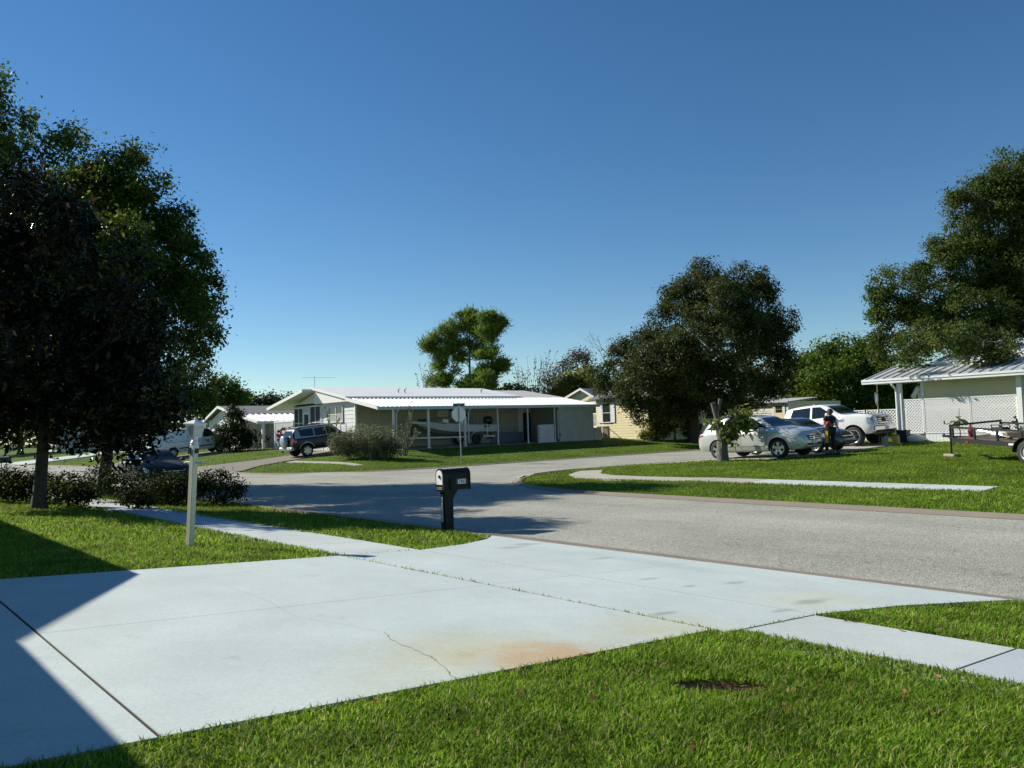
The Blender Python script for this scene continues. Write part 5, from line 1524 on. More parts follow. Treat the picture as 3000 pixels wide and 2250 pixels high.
# ============================================================ vehicles
def pchip(xs, ys):
    xs = np.array(xs, float); ys = np.array(ys, float)
    h = np.diff(xs); d = np.diff(ys) / h
    m = np.zeros(len(xs))
    for i in range(1, len(xs) - 1):
        if d[i - 1] * d[i] > 0:
            w1 = 2 * h[i] + h[i - 1]; w2 = h[i] + 2 * h[i - 1]
            m[i] = (w1 + w2) / (w1 / d[i - 1] + w2 / d[i])
    m[0] = d[0]; m[-1] = d[-1]
    def f(x):
        i = int(np.clip(np.searchsorted(xs, x) - 1, 0, len(xs) - 2))
        t = (x - xs[i]) / h[i]; t = min(max(t, 0), 1)
        h00 = 2 * t ** 3 - 3 * t * t + 1; h10 = t ** 3 - 2 * t * t + t; h01 = -2 * t ** 3 + 3 * t * t; h11 = t ** 3 - t * t
        return float(h00 * ys[i] + h10 * h[i] * m[i] + h01 * ys[i + 1] + h11 * h[i] * m[i + 1])
    return f

class Car:
    """lofted body; x forward, z up, origin on the ground in mid-wheelbase"""
    def __init__(s, top, belt, bot, half, roofw):
        s.top = pchip(*zip(*top)); s.belt = pchip(*zip(*belt)); s.bot = pchip(*zip(*bot)); s.half = pchip(*zip(*half)); s.roofw = pchip(*zip(*roofw))
        s.x0 = top[0][0]; s.x1 = top[-1][0]
    def ring(s, x):
        b, t, bl, w, rw = s.bot(x), s.top(x), s.belt(x), s.half(x), s.roofw(x)
        bl = min(bl, t - .012)
        rw = min(rw, w * .97)
        g = t - bl
        pts = [(0, b), (w * .82, b), (w * .93, b + .03), (w * .975, b + .10), (w * .993, b + .4 * (bl - b)), (w, b + .62 * (bl - b)), (w * .992, b + .84 * (bl - b)), (w * .972, bl - .02 * min(1, g / .1)), (w * .95, bl)]
        ed = w * .945
        for k in (.25, .5, .75, .9):
            pts.append((ed + (rw - ed) * k, bl + g * (.92 if g > .2 else .75) * k))
        pts += [(rw * .985, bl + g * .94), (rw * .93, bl + g * .975), (rw * .7, bl + g * .993), (rw * .35, t), (0, t)]
        return pts
    def ysurf(s, x, z):
        r = s.ring(x)
        best = 0
        for (y0, z0), (y1, z1) in zip(r[:-1], r[1:]):
            if min(z0, z1) <= z <= max(z0, z1) and abs(z1 - z0) > 1e-6:
                t = (z - z0) / (z1 - z0); best = max(best, y0 + (y1 - y0) * t)
        return best
    def ztop(s, x, y):
        r = s.ring(x); y = abs(y)
        for (y0, z0), (y1, z1) in list(zip(r[:-1], r[1:]))[::-1]:
            if min(y0, y1) <= y <= max(y0, y1) and abs(y1 - y0) > 1e-6:
                t = (y - y0) / (y1 - y0); return z0 + (z1 - z0) * t
        return s.belt(x)
    def xend(s, y, z, front=True):
        n = 160
        xs = np.linspace(s.x1 if front else s.x0, 0, n)
        for x in xs:
            if s.bot(x) <= z <= s.top(x) and s.ysurf(x, z) >= abs(y): return float(x)
        return float(xs[-1])

def grid_poly(poly, step):
    bm = bmesh.new(); vs = [bm.verts.new((a, b, 0)) for a, b in poly]; f = bm.faces.new(vs)
    bmesh.ops.triangulate(bm, faces=[f])
    for ax in (0, 1):
        lo = min(p[ax] for p in poly); hi = max(p[ax] for p in poly); k = lo + step
        while k < hi - .005:
            bmesh.ops.bisect_plane(bm, geom=bm.verts[:] + bm.edges[:] + bm.faces[:], plane_co=(k, 0, 0) if ax == 0 else (0, k, 0), plane_no=(1, 0, 0) if ax == 0 else (0, 1, 0)); k += step
    v = [(a.co.x, a.co.y) for a in bm.verts]; bm.verts.index_update(); F = [tuple(q.index for q in f.verts) for f in bm.faces]
    bm.free(); return v, F

def side_patch(car, poly, side, out=.004, step=.09):
    v, F = grid_poly(poly, step)
    mb = MB(); mb.add([(x, side * (car.ysurf(x, z) + out), z) for x, z in v], F); return mb
def top_patch(car, poly, out=.005, step=.08):
    v, F = grid_poly(poly, step)
    mb = MB(); mb.add([(x, y, car.ztop(x, y) + out) for x, y in v], F); return mb
def end_patch(car, poly, front=True, out=.006, step=.07):
    v, F = grid_poly(poly, step)
    mb = MB(); s_ = 1 if front else -1
    mb.add([(car.xend(y, z, front) + s_ * out, y, z) for y, z in v], F); return mb

def line_poly(pts, w):
    """thin polygon along a polyline in the side view"""
    L = []; R = []
    for i, p in enumerate(pts):
        a = Vector(pts[max(i - 1, 0)]); b = Vector(pts[min(i + 1, len(pts) - 1)]); d = (b - a).normalized(); n_ = Vector((-d.y, d.x)) * w / 2
        L.append(tuple(Vector(p) + n_)); R.append(tuple(Vector(p) - n_))
    return L + R[::-1]

def wheel_proto(parent, x, y, r, w, side, spokes=5, rim_m=None, rimr=.68, steel=False, hub=True):
    """wheel part with tyre, rim"""
    rim_m = rim_m or ALLOY
    e = bpy.data.objects.new('wheel', None); link(e, parent); e.location = (x, y, r); e.empty_display_size = .1
    mb = MB(); h = w / 2
    mb.lathe([(r * rimr, -h * .92), (r * .9, -h), (r * .985, -h * .78), (r, -h * .4), (r, h * .4), (r * .985, h * .78), (r * .9, h), (r * rimr, h * .92)], axis='y', n=32)
    mb.f = [f for f in mb.f if len(f) == 4]
    mb.m = [0] * len(mb.f)
    mb.build('tyre', RUBBER, e, smooth=50, fix=True)
    mb = MB(); R = r * rimr; o = side * h
    mb.lathe([(R * 1.02, side * h * .93), (R * 1.0, side * h * .99), (R * .93, side * h * .93), (R * .92, side * h * .3)] if side > 0 else [(R * .92, side * h * .3), (R * .93, side * h * .93), (R * 1.0, side * h * .99), (R * 1.02, side * h * .93)], axis='y', n=28)
    mb.f = [f for f in mb.f if len(f) == 4]; mb.m = [0] * len(mb.f)
    if steel:
        mb.lathe([(R * .92, side * h * .5), (R * .5, side * h * .75), (R * .25, side * h * .8), (0, side * h * .8)][::1 if side < 0 else -1], axis='y', n=20)
    else:
        for k in range(spokes):
            t = 2 * math.pi * k / spokes + .3
            d = Vector((math.cos(t), 0, math.sin(t))); s = Vector((-math.sin(t), 0, math.cos(t)))
            a, b = R * .12, R * .95; wa, wb = R * .17, R * .26
            yo = Vector((0, side * h * .86, 0)); yi = Vector((0, side * h * .62, 0)); dp = Vector((0, side * h * .08, 0))
            vs = [d * a - s * wa + yo, d * a + s * wa + yo, d * b + s * wb + yo + dp, d * b - s * wb + yo + dp, d * a - s * wa + yi, d * a + s * wa + yi, d * b + s * wb + yi, d * b - s * wb + yi]
            mb.add(vs, [(0, 1, 2, 3), (4, 7, 6, 5), (0, 4, 5, 1), (1, 5, 6, 2), (2, 6, 7, 3), (3, 7, 4, 0)])
        mb.lathe([(R * .24, side * h * .55), (R * .24, side * h * .9), (R * .1, side * h * .97), (0, side * h * .97)][::1 if side < 0 else -1], axis='y', n=14)
    mb.build('rim', rim_m, e, smooth=40)
    mb = MB(); mb.cyl((0, -h * .5, 0), (0, side * h * .25, 0), R * .93, n=20); mb.build('brake', DARK, e)
    return e

def car_body(car, paint, parent, wheels, arch_r, name='body', n=58, under=DARK):
    xs = list(np.linspace(car.x0, car.x1, n))
    mb = MB(); rings = []
    for x in xs:
        r = car.ring(x)
        full = [(x, y, z) for y, z in r] + [(x, -y, z) for y, z in r[1:-1][::-1]]
        rings.append(full)
    m = len(rings[0]); vs = [p for r in rings for p in r]; fs = []
    for i in range(n - 1):
        for k in range(m):
            k2 = (k + 1) % m
            fs.append((i * m + k, (i + 1) * m + k, (i + 1) * m + k2, i * m + k2))
    fs.append(tuple(range(m))); fs.append(tuple((n - 1) * m + k for k in range(m))[::-1])
    mb.add(vs, fs)
    body = mb.build(name, [paint, under], parent)
    # wheel arches are cut out of the body
    cut = MB()
    w = car.half(0)
    for (wx, wr) in wheels:
        for sd in (1, -1):
            cut.cyl((wx, sd * (w - .36), wr), (wx, sd * (w + .3), wr), arch_r, n=28)
    co = cut.build('cutter', [paint, under])
    co.data.polygons.foreach_set('material_index', [1] * len(co.data.polygons))
    md = body.modifiers.new('arches', 'BOOLEAN'); md.object = co; md.operation = 'DIFFERENCE'; md.solver = 'EXACT'
    bpy.context.view_layer.update()
    me = bpy.data.meshes.new_from_object(body.evaluated_get(bpy.context.evaluated_depsgraph_get()))
    old = body.data; body.modifiers.clear(); body.data = me; bpy.data.meshes.remove(old)
    cm = co.data; bpy.data.objects.remove(co, do_unlink=True); bpy.data.meshes.remove(cm)
    smooth_by_angle(me, 38)
    return body

def paint_mat(name, col, metal=.0, rough=.3, coat=1.0):
    return mat(name, col, rough, metal, .5, .03, 1.5, coat=coat)
LAMP_CLEAR = mat('headlamp_lens', (.5, .53, .55), .08, metal=.3, var=.2, scale=14, coat=1)
LAMP_RED = mat('tail_lamp', (.35, .012, .012), .15, var=.15, coat=1)
LAMP_AMBER = mat('amber_lamp', (.5, .16, .02), .2, var=.1, coat=1)
PLASTIC = mat('black_plastic', (.022, .022, .023), .6, var=.15, scale=12)
SEAM = mat('panel_gap', (.01, .01, .011), .8, var=.1)
PLATE = mat('number_plate', (.62, .64, .62), .5, var=.05)

def both(fn):
    for sd in (1, -1): fn(sd)

def handle(body, car, x, z, m):
    def f(sd):
        y = sd * (car.ysurf(x, z) + .012)
        mb = MB(); mb.box((x, y, z), (.18, .028, .035), bev=.01); mb.build('handle', m, body)
    both(f)
def mirror(root, car, x, z, m, sz=(.16, .2, .15)):
    def f(sd):
        y0 = car.ysurf(x, z)
        mb = MB(); mb.box((x - .02, sd * (y0 + sz[1] / 2 + .06), z + .05), sz, bev=.035); mb.bar((x, sd * (y0 - .02), z - .01), (x - .01, sd * (y0 + .1), z + .03), .06, .04)
        mb.build('mirror', m, root)
    both(f)

def place_vehicle(root, x, y, heading, wheelbase, track=1.5):
    """stand the vehicle on the terrain, tilted to its slope"""
    c, s = math.cos(heading), math.sin(heading)
    def h_(a, b): return H(x + a * c - b * s, y + a * s + b * c) + LIFT
    zf = (h_(wheelbase / 2, track / 2) + h_(wheelbase / 2, -track / 2)) / 2; zr = (h_(-wheelbase / 2, track / 2) + h_(-wheelbase / 2, -track / 2)) / 2
    zl = (h_(wheelbase / 2, track / 2) + h_(-wheelbase / 2, track / 2)) / 2; zrr = (h_(wheelbase / 2, -track / 2) + h_(-wheelbase / 2, -track / 2)) / 2
    root.location = (x, y, (zf + zr) / 2)
    root.rotation_euler = (math.atan2(zl - zrr, track), -math.atan2(zf - zr, wheelbase), heading)
LIFT = .02

# ------------------------------------------------------------ silver crossover (4.73 x 1.85 x 1.68)
def silver_suv():
    root = thing('silver_suv', 'silver crossover SUV parked behind the pruned tree', 'car')
    P = paint_mat('silver_paint', (.56, .575, .56), .25, .28)
    car = Car(
        top=[(-2.42, .80), (-2.37, 1.0), (-2.24, 1.12), (-1.86, 1.46), (-1.55, 1.575), (-1.0, 1.635), (-.4, 1.65), (.2, 1.615), (.45, 1.56), (1.12, 1.17), (1.3, 1.125), (1.8, 1.065), (2.14, .97), (2.28, .84), (2.33, .6)],
        belt=[(-2.42, .74), (-2.2, 1.02), (-1.5, 1.075), (0, 1.03), (1.1, 1.02), (1.3, 1.04), (1.8, .98), (2.14, .87), (2.28, .73), (2.33, .52)],
        bot=[(-2.42, .52), (-2.3, .36), (-1.8, .28), (0, .25), (1.6, .27), (2.15, .30), (2.32, .40)],
        half=[(-2.42, .66), (-2.34, .80), (-2.1, .875), (-1.4, .92), (0, .925), (1.4, .92), (1.9, .87), (2.15, .78), (2.28, .66), (2.32, .56)],
        roofw=[(-2.42, .4), (-2.1, .60), (-1.6, .62), (-.5, .64), (.4, .62), (1.12, .70), (1.3, .72), (2.0, .6), (2.32, .4)])
    WB = 2.715; WR = .365
    body = car_body(car, P, root, [(WB / 2, WR), (-WB / 2, WR)], .425)
    for sx in (1, -1):
        for sd in (1, -1): wheel_proto(root, sx * WB / 2, sd * .80, WR, .22, sd, 5)
    def win(sd):
        for poly in ([(.90, 1.14), (.22, 1.53), (-.22, 1.555), (-.22, 1.105)], [(-.30, 1.105), (-.30, 1.555), (-1.02, 1.54), (-1.15, 1.12)], [(-1.23, 1.125), (-1.12, 1.515), (-1.5, 1.44), (-1.95, 1.18)]):
            side_patch(car, poly, sd).build('side_window', CAR_GLASS, body, smooth=60)
        for pl in ([(.95, 1.05), (.88, .6), (.72, .36)], [(-.25, 1.08), (-.25, .7), (-.22, .36)], [(-1.22, 1.1), (-1.12, .86), (-.95, .62), (-.93, .36)]):
            side_patch(car, line_poly(pl, .012), sd, .003).build('door_seam', SEAM, body)
        side_patch(car, [(-.92, .50), (.78, .47), (.78, .53), (-.92, .56)], sd, .018).build('side_moulding', P, body, smooth=60)
        side_patch(car, [(-2.30, .86), (-2.02, .96), (-2.02, 1.08), (-2.2, 1.08)], sd, .01).build('tail_light', LAMP_RED, root, smooth=60)
        side_patch(car, [(1.45, .86), (1.95, .72), (2.08, .72), (2.12, .82), (1.7, .96)], sd, .012, .05).build('headlight', LAMP_CLEAR, root, smooth=60)
        side_patch(car, [(2.0, .42), (2.16, .41), (2.17, .50), (2.02, .51)], sd, .01, .05).build('fog_light', LAMP_CLEAR, root, smooth=60)
        mb = MB(); mb.tube([(-1.35, sd * .60, 1.60), (-1.2, sd * .6, 1.68), (.0, sd * .61, 1.705), (.22, sd * .61, 1.64)], .018, 6); mb.build('roof_rail', ALLOY, root)
    both(win)
    top_patch(car, [(.52, -.56), (1.10, -.66), (1.10, .66), (.52, .56)]).build('windscreen', CAR_GLASS, body, smooth=60)
    top_patch(car, [(-.55, -.38), (.12, -.38), (.12, .38), (-.55, .38)]).build('sunroof', CAR_GLASS, body, smooth=60)
    top_patch(car, [(-2.2, -.52), (-1.88, -.55), (-1.88, .55), (-2.2, .52)]).build('rear_window', CAR_GLASS, body, smooth=60)
    g = end_patch(car, [(-.34, .62), (.34, .62), (.42, .80), (-.42, .80)], True, .012).build('grille', PLASTIC, root)
    for zz in (.66, .73): end_patch(car, [(-.33, zz), (.33, zz), (.33, zz + .016), (-.33, zz + .016)], True, .024).build('grille_bar', CHROME, g)
    end_patch(car, [(-.42, .80), (.42, .80), (.42, .83), (-.42, .83)], True, .016).build('grille_surround', CHROME, root)
    mb = MB(); mb.lathe([(.055, 0), (.055, .012), (0, .014)], (car.xend(0, .68) + .02, 0, .68), R=Matrix.Rotation(rad(90), 3, 'Y'), n=16); mb.build('badge', CHROME, root)
    end_patch(car, [(-.6, .42), (.6, .42), (.6, .50), (-.6, .50)], True, .008).build('air_intake', PLASTIC, root)
    mb = MB(); mb.box((car.xend(0, .54) + .02, 0, .55), (.012, .31, .15)); mb.build('number_plate', PLATE, root)
    handle(body, car, -.15 - .02, .93, P); handle(body, car, -1.05, .95, P)
    mirror(root, car, .78, 1.06, P)
    return root, WB
o, wb = silver_suv()
a = at_depth(2289, 1343, 31); b = at_depth(2083, 1350, 33)
place_vehicle(o, (-17.45 - 20.1) / 2 - .12, 27.35 + .92, 0, wb)
def marks(parent, m, c, along, normal, widths, h, name='lettering', seed=1):
    # worn lettering too blurred to read: a row of small strokes
    along = Vector(along).normalized(); normal = Vector(normal).normalized(); up = normal.cross(along)
    rg_ = random.Random(seed); mb = MB(); x = -sum(widths) * .6
    for w in widths:
        R_ = Matrix((along, normal, up)).transposed()
        mb.box(Vector(c) + along * (x + w / 2), (w, .004, h * rg_.uniform(.75, 1.0)), R_); x += w * 1.2
    return mb.build(name, m, parent)
# ------------------------------------------------------------ dark sedan, mostly hidden
def sedan(name, label, paint, rim=None):
    root = thing(name, label, 'car')
    P = paint
    car = Car(
        top=[(-2.35, .70), (-2.28, .92), (-1.75, 1.04), (-1.6, 1.08), (-.95, 1.36), (-.4, 1.43), (.1, 1.42), (.35, 1.37), (1.02, 1.0), (1.15, .965), (1.7, .88), (2.1, .76), (2.28, .62), (2.33, .48)],
        belt=[(-2.35, .66), (-2.2, .86), (-1.7, .95), (0, .93), (1.0, .90), (1.2, .90), (1.7, .82), (2.1, .68), (2.28, .54), (2.33, .42)],
        bot=[(-2.35, .42), (-2.2, .28), (-1.5, .2), (0, .17), (1.6, .19), (2.15, .22), (2.33, .3)],
        half=[(-2.35, .62), (-2.2, .8), (-1.5, .885), (0, .90), (1.4, .89), (1.9, .83), (2.15, .74), (2.28, .6), (2.33, .5)],
        roofw=[(-2.35, .4), (-1.7, .66), (-1.0, .58), (-.3, .58), (.3, .57), (1.0, .68), (2.0, .55), (2.33, .35)])
    WB = 2.75; WR = .325
    body = car_body(car, P, root, [(WB / 2, WR), (-WB / 2, WR)], .385)
    for sx in (1, -1):
        for sd in (1, -1): wheel_proto(root, sx * WB / 2, sd * .78, WR, .21, sd, 7, rim)
    def win(sd):
        for poly in ([(.8, 1.0), (.18, 1.32), (-.28, 1.345), (-.28, .99)], [(-.36, .99), (-.36, 1.345), (-.85, 1.30), (-1.35, 1.04)]):
            side_patch(car, poly, sd).build('side_window', CAR_GLASS, body, smooth=60)
        for pl in ([(.85, .9), (.8, .5), (.65, .3)], [(-.32, .95), (-.32, .3)]):
            side_patch(car, line_poly(pl, .012), sd, .003).build('door_seam', SEAM, body)
        side_patch(car, [(1.5, .68), (1.95, .54), (2.1, .56), (2.12, .63), (1.8, .75)], sd, .012, .05).build('headlight', LAMP_CLEAR, root, smooth=60)
        side_patch(car, [(-2.25, .7), (-2.0, .74), (-2.0, .86), (-2.2, .85)], sd, .01).build('tail_light', LAMP_RED, root, smooth=60)
    both(win)
    top_patch(car, [(.42, -.52), (1.0, -.62), (1.0, .62), (.42, .52)]).build('windscreen', CAR_GLASS, body, smooth=60)
    top_patch(car, [(-1.55, -.55), (-1.02, -.5), (-1.02, .5), (-1.55, .55)]).build('rear_window', CAR_GLASS, body, smooth=60)
    g = end_patch(car, [(-.4, .5), (.4, .5), (.45, .58), (-.45, .58)], True, .012).build('grille', PLASTIC, root)
    end_patch(car, [(-.45, .585), (.45, .585), (.45, .605), (-.45, .605)], True, .02).build('grille_bar', CHROME, root)
    end_patch(car, [(-.5, .30), (.5, .30), (.42, .42), (-.42, .42)], True, .012).build('air_intake', PLASTIC, root)
    handle(body, car, -.2, .82, P); handle(body, car, -1.1, .84, P); mirror(root, car, .72, .95, P, (.14, .17, .12))
    return root, WB
o, wb = sedan('dark_sedan', 'dark grey sedan parked between the silver car and the white pickup', paint_mat('slate_paint', (.045, .055, .06), .4, .3))
place_vehicle(o, -18.95, 30.85, 0, wb)

o, wb = sedan('parked_dark_car', 'dark car parked in the tree shade behind the bed shrubs', paint_mat('midnight_paint', (.007, .008, .010), .0, .6, .0))
place_vehicle(o, -35.6, 10.35, 0, wb)
for i, (yy, zz) in enumerate(((-.62, .63), (.62, .63))): pass

# ------------------------------------------------------------ white crew-cab pickup (5.9 x 2.03 x 1.96)
def pickup():
    root = thing('white_pickup', 'big white crew-cab pickup truck with a chrome grille', 'truck')
    P = paint_mat('white_car_paint', (.78, .78, .77), 0, .3)
    car = Car(
        top=[(-2.95, 1.30), (-2.9, 1.42), (-1.33, 1.44), (-1.28, 1.46), (-1.22, 1.80), (-1.05, 1.90), (-.3, 1.95), (.45, 1.93), (.72, 1.86), (1.42, 1.42), (1.58, 1.37), (2.2, 1.34), (2.65, 1.27), (2.82, 1.18), (2.87, .9)],
        belt=[(-2.95, 1.28), (-1.3, 1.40), (-1.2, 1.30), (0, 1.27), (1.3, 1.26), (1.6, 1.30), (2.3, 1.25), (2.7, 1.16), (2.82, 1.08), (2.87, .85)],
        bot=[(-2.95, .62), (-2.6, .55), (-1, .48), (1, .48), (2.3, .45), (2.75, .48), (2.87, .55)],
        half=[(-2.95, .92), (-2.7, 1.0), (0, 1.015), (1.8, 1.015), (2.5, .99), (2.75, .93), (2.87, .86)],
        roofw=[(-2.95, .9), (-1.3, .9), (-1.2, .72), (0, .74), (.6, .73), (1.42, .82), (1.6, .88), (2.5, .84), (2.87, .75)])
    WB = 3.68; WR = .41
    xf = 1.98; xr = xf - WB
    body = car_body(car, P, root, [(xf, WR), (xr, WR)], .5)
    for x in (xf, xr):
        for sd in (1, -1): wheel_proto(root, x, sd * .87, WR, .28, sd, 6, CHROME, .66)
    def win(sd):
        for poly in ([(1.18, 1.36), (.50, 1.82), (.12, 1.845), (.12, 1.33), (.75, 1.33)], [(.02, 1.34), (.02, 1.845), (-.85, 1.83), (-.98, 1.40)]):
            side_patch(car, poly, sd).build('side_window', CAR_GLASS, body, smooth=60)
        for pl in ([(1.25, 1.28), (1.22, .9), (1.1, .52)], [(.07, 1.3), (.07, .52)], [(-1.05, 1.36), (-1.05, .8), (-.95, .52)], [(-1.27, 1.38), (-1.27, .52)]):
            side_patch(car, line_poly(pl, .014), sd, .003).build('door_seam', SEAM, body)
        side_patch(car, [(-1.2, .47), (1.3, .47), (1.3, .55), (-1.2, .55)], sd, .03).build('running_board', PLASTIC, body)
        side_patch(car, [(2.62, .90), (2.80, .90), (2.82, 1.12), (2.62, 1.17)], sd, .012, .05).build('headlight_side', LAMP_CLEAR, root, smooth=60)
        side_patch(car, [(1.38, 1.14), (1.66, 1.15), (1.66, 1.175), (1.38, 1.165)], sd, .012).build('side_badge', CHROME, root)
        side_patch(car, [(1.42, 1.09), (1.64, 1.095), (1.64, 1.115), (1.42, 1.11)], sd, .012).build('side_badge', PLASTIC, root)
        end_patch(car, [(sd * .5, .88), (sd * .82, .90), (sd * .84, 1.12), (sd * .5, 1.14)] if sd > 0 else [(sd * .5, 1.14), (sd * .84, 1.12), (sd * .82, .90), (sd * .5, .88)], True, .014).build('headlight', LAMP_CLEAR, root)
        end_patch(car, [(sd * .5, .60), (sd * .72, .60), (sd * .72, .70), (sd * .5, .70)][::sd], True, .075).build('fog_recess', PLASTIC, root)
    both(win)
    top_patch(car, [(.78, -.66), (1.42, -.78), (1.42, .78), (.78, .66)]).build('windscreen', CAR_GLASS, body, smooth=60)
    g = end_patch(car, [(-.48, .84), (.48, .84), (.48, 1.15), (-.48, 1.15)], True, .012).build('grille', PLASTIC, root)
    for zz in (.86, .955, 1.035, 1.125): end_patch(car, [(-.48, zz), (.48, zz), (.48, zz + .035), (-.48, zz + .035)], True, .03).build('grille_bar', CHROME, g)
    mb = MB(); mb.lathe([(.1, 0), (.1, .02), (0, .03)], (0, 0, 0), R=Matrix.Rotation(rad(90), 3, 'Y'), n=20)
    mb.v = [(p[0] + car.xend(0, 1.0) + .035, p[1] * 1.5, p[2] * .75 + 1.0) for p in mb.v]; mb.build('badge', PLASTIC, root)
    mb = MB(); mb.box((2.90, 0, .66), (.16, 1.86, .24), bev=.05); mb.box((2.86, 0, .81), (.10, 1.8, .05), bev=.02); mb.build('front_bumper', CHROME, root)
    mb = MB(); mb.box((2.86, 0, .47), (.12, 1.7, .13), bev=.03); mb.build('air_dam', PLASTIC, root)
    mb = MB(); mb.box((2.985, 0, .66), (.012, .31, .15)); mb.build('number_plate', PLATE, root)
    handle(body, car, .22, 1.1, P); handle(body, car, -.85, 1.1, P)
    mirror(root, car, 1.0, 1.34, P, (.14, .24, .26))
    mb = MB(); mb.tube([(-.2, .0, 1.95), (-.24, 0, 2.0)], .03, 8); mb.build('roof_antenna', P, root)
    return root, WB
o, wb = pickup()
LIFT = .02
place_vehicle(o, -17.85 - 1.98, 33.6 + .99, 0, wb)

# ------------------------------------------------------------ white cargo van (5.4 x 2.0 x 2.1), driving up the drive
def van():
    root = thing('white_van', 'white cargo van parked nose-up on the drive past the magnolia', 'van')
    P = paint_mat('van_paint', (.74, .77, .78), 0, .35)
    car = Car(
        top=[(-3.2, 1.35), (-3.16, 1.85), (-2.98, 2.03), (-1.8, 2.09), (0, 2.10), (.75, 2.06), (.98, 1.98), (1.62, 1.40), (1.72, 1.35), (2.45, 1.20), (2.62, 1.05), (2.68, .8)],
        belt=[(-3.2, 1.25), (-2.98, 1.28), (1.6, 1.27), (1.75, 1.27), (2.45, 1.12), (2.62, .96), (2.68, .75)],
        bot=[(-3.2, .5), (-2.8, .42), (0, .36), (2.2, .38), (2.68, .45)],
        half=[(-3.2, .90), (-2.98, .97), (0, 1.0), (1.8, 1.0), (2.3, .96), (2.6, .88), (2.68, .8)],
        roofw=[(-3.2, .72), (-2.9, .80), (0, .82), (.9, .78), (1.62, .88), (2.3, .8), (2.68, .65)])
    WB = 3.51; WR = .365
    body = car_body(car, P, root, [(WB / 2, WR), (-WB / 2, WR)], .44)
    for sx in (1, -1):
        for sd in (1, -1): wheel_proto(root, sx * WB / 2, sd * .86, WR, .23, sd, 5, GALV, .62, steel=True)
    def win(sd):
        side_patch(car, [(1.50, 1.36), (1.08, 1.86), (.55, 1.92), (.55, 1.30), (1.3, 1.30)], sd).build('side_window', CAR_GLASS, body, smooth=60)
        for pl in ([(1.62, 1.28), (1.6, .8), (1.45, .4)], [(.45, 1.95), (.45, .4)], [(-.6, 1.98), (-.6, .4)]):
            side_patch(car, line_poly(pl, .015), sd, .003).build('door_seam', SEAM, body)
        side_patch(car, [(-1.28, .62), (1.28, .62), (1.28, .70), (-1.28, .70)], sd, .012).build('side_moulding', PLASTIC, body)
        side_patch(car, [(-2.2, 1.14), (-.62, 1.14), (-.62, 1.165), (-2.2, 1.165)], sd, .012).build('door_track', PLASTIC, body)
        end_patch(car, [(sd * .72, .75), (sd * .86, .75), (sd * .86, 1.2), (sd * .72, 1.2)][::sd], False, .012).build('tail_light', LAMP_RED, root)
        end_patch(car, [(sd * .06, 1.36), (sd * .70, 1.36), (sd * .66, 1.82), (sd * .06, 1.82)][::sd], False, .012).build('rear_window', CAR_GLASS, body)
        side_patch(car, [(2.42, .82), (2.6, .82), (2.6, .98), (2.42, 1.0)], sd, .012, .05).build('headlight', LAMP_AMBER, root)
    both(win)
    top_patch(car, [(1.04, -.7), (1.62, -.82), (1.62, .82), (1.04, .7)]).build('windscreen', CAR_GLASS, body, smooth=60)
    end_patch(car, [(-.5, .78), (.5, .78), (.5, 1.0), (-.5, 1.0)], True, .012).build('grille', PLASTIC, root)
    mb = MB(); mb.box((-3.24, 0, .56), (.14, 1.9, .2), bev=.03); mb.build('rear_bumper', CHROME, root)
    mb = MB(); mb.box((2.70, 0, .56), (.14, 1.9, .2), bev=.03); mb.build('front_bumper', CHROME, root)
    handle(body, car, .62, 1.12, PLASTIC); mirror(root, car, 1.35, 1.35, PLASTIC, (.12, .2, .24))
    sg = mat('van_lettering', (.03, .06, .09), .5)
    marks(root, sg, (-2.1, -(car.ysurf(-2.1, 1.5) + .008), 1.48), (1, 0, 0), (0, -1, .05), (.13, .10, .14), .2)
    marks(root, mat('van_logo', (.05, .25, .22), .5), (.85, -(car.ysurf(.85, 1.0) + .008), 1.0), (1, 0, 0), (0, -1, 0), (.10, .14), .2)
    return root, WB
o, wb = van()
place_vehicle(o, -64.7, 21.75, rad(90), wb, 1.7)

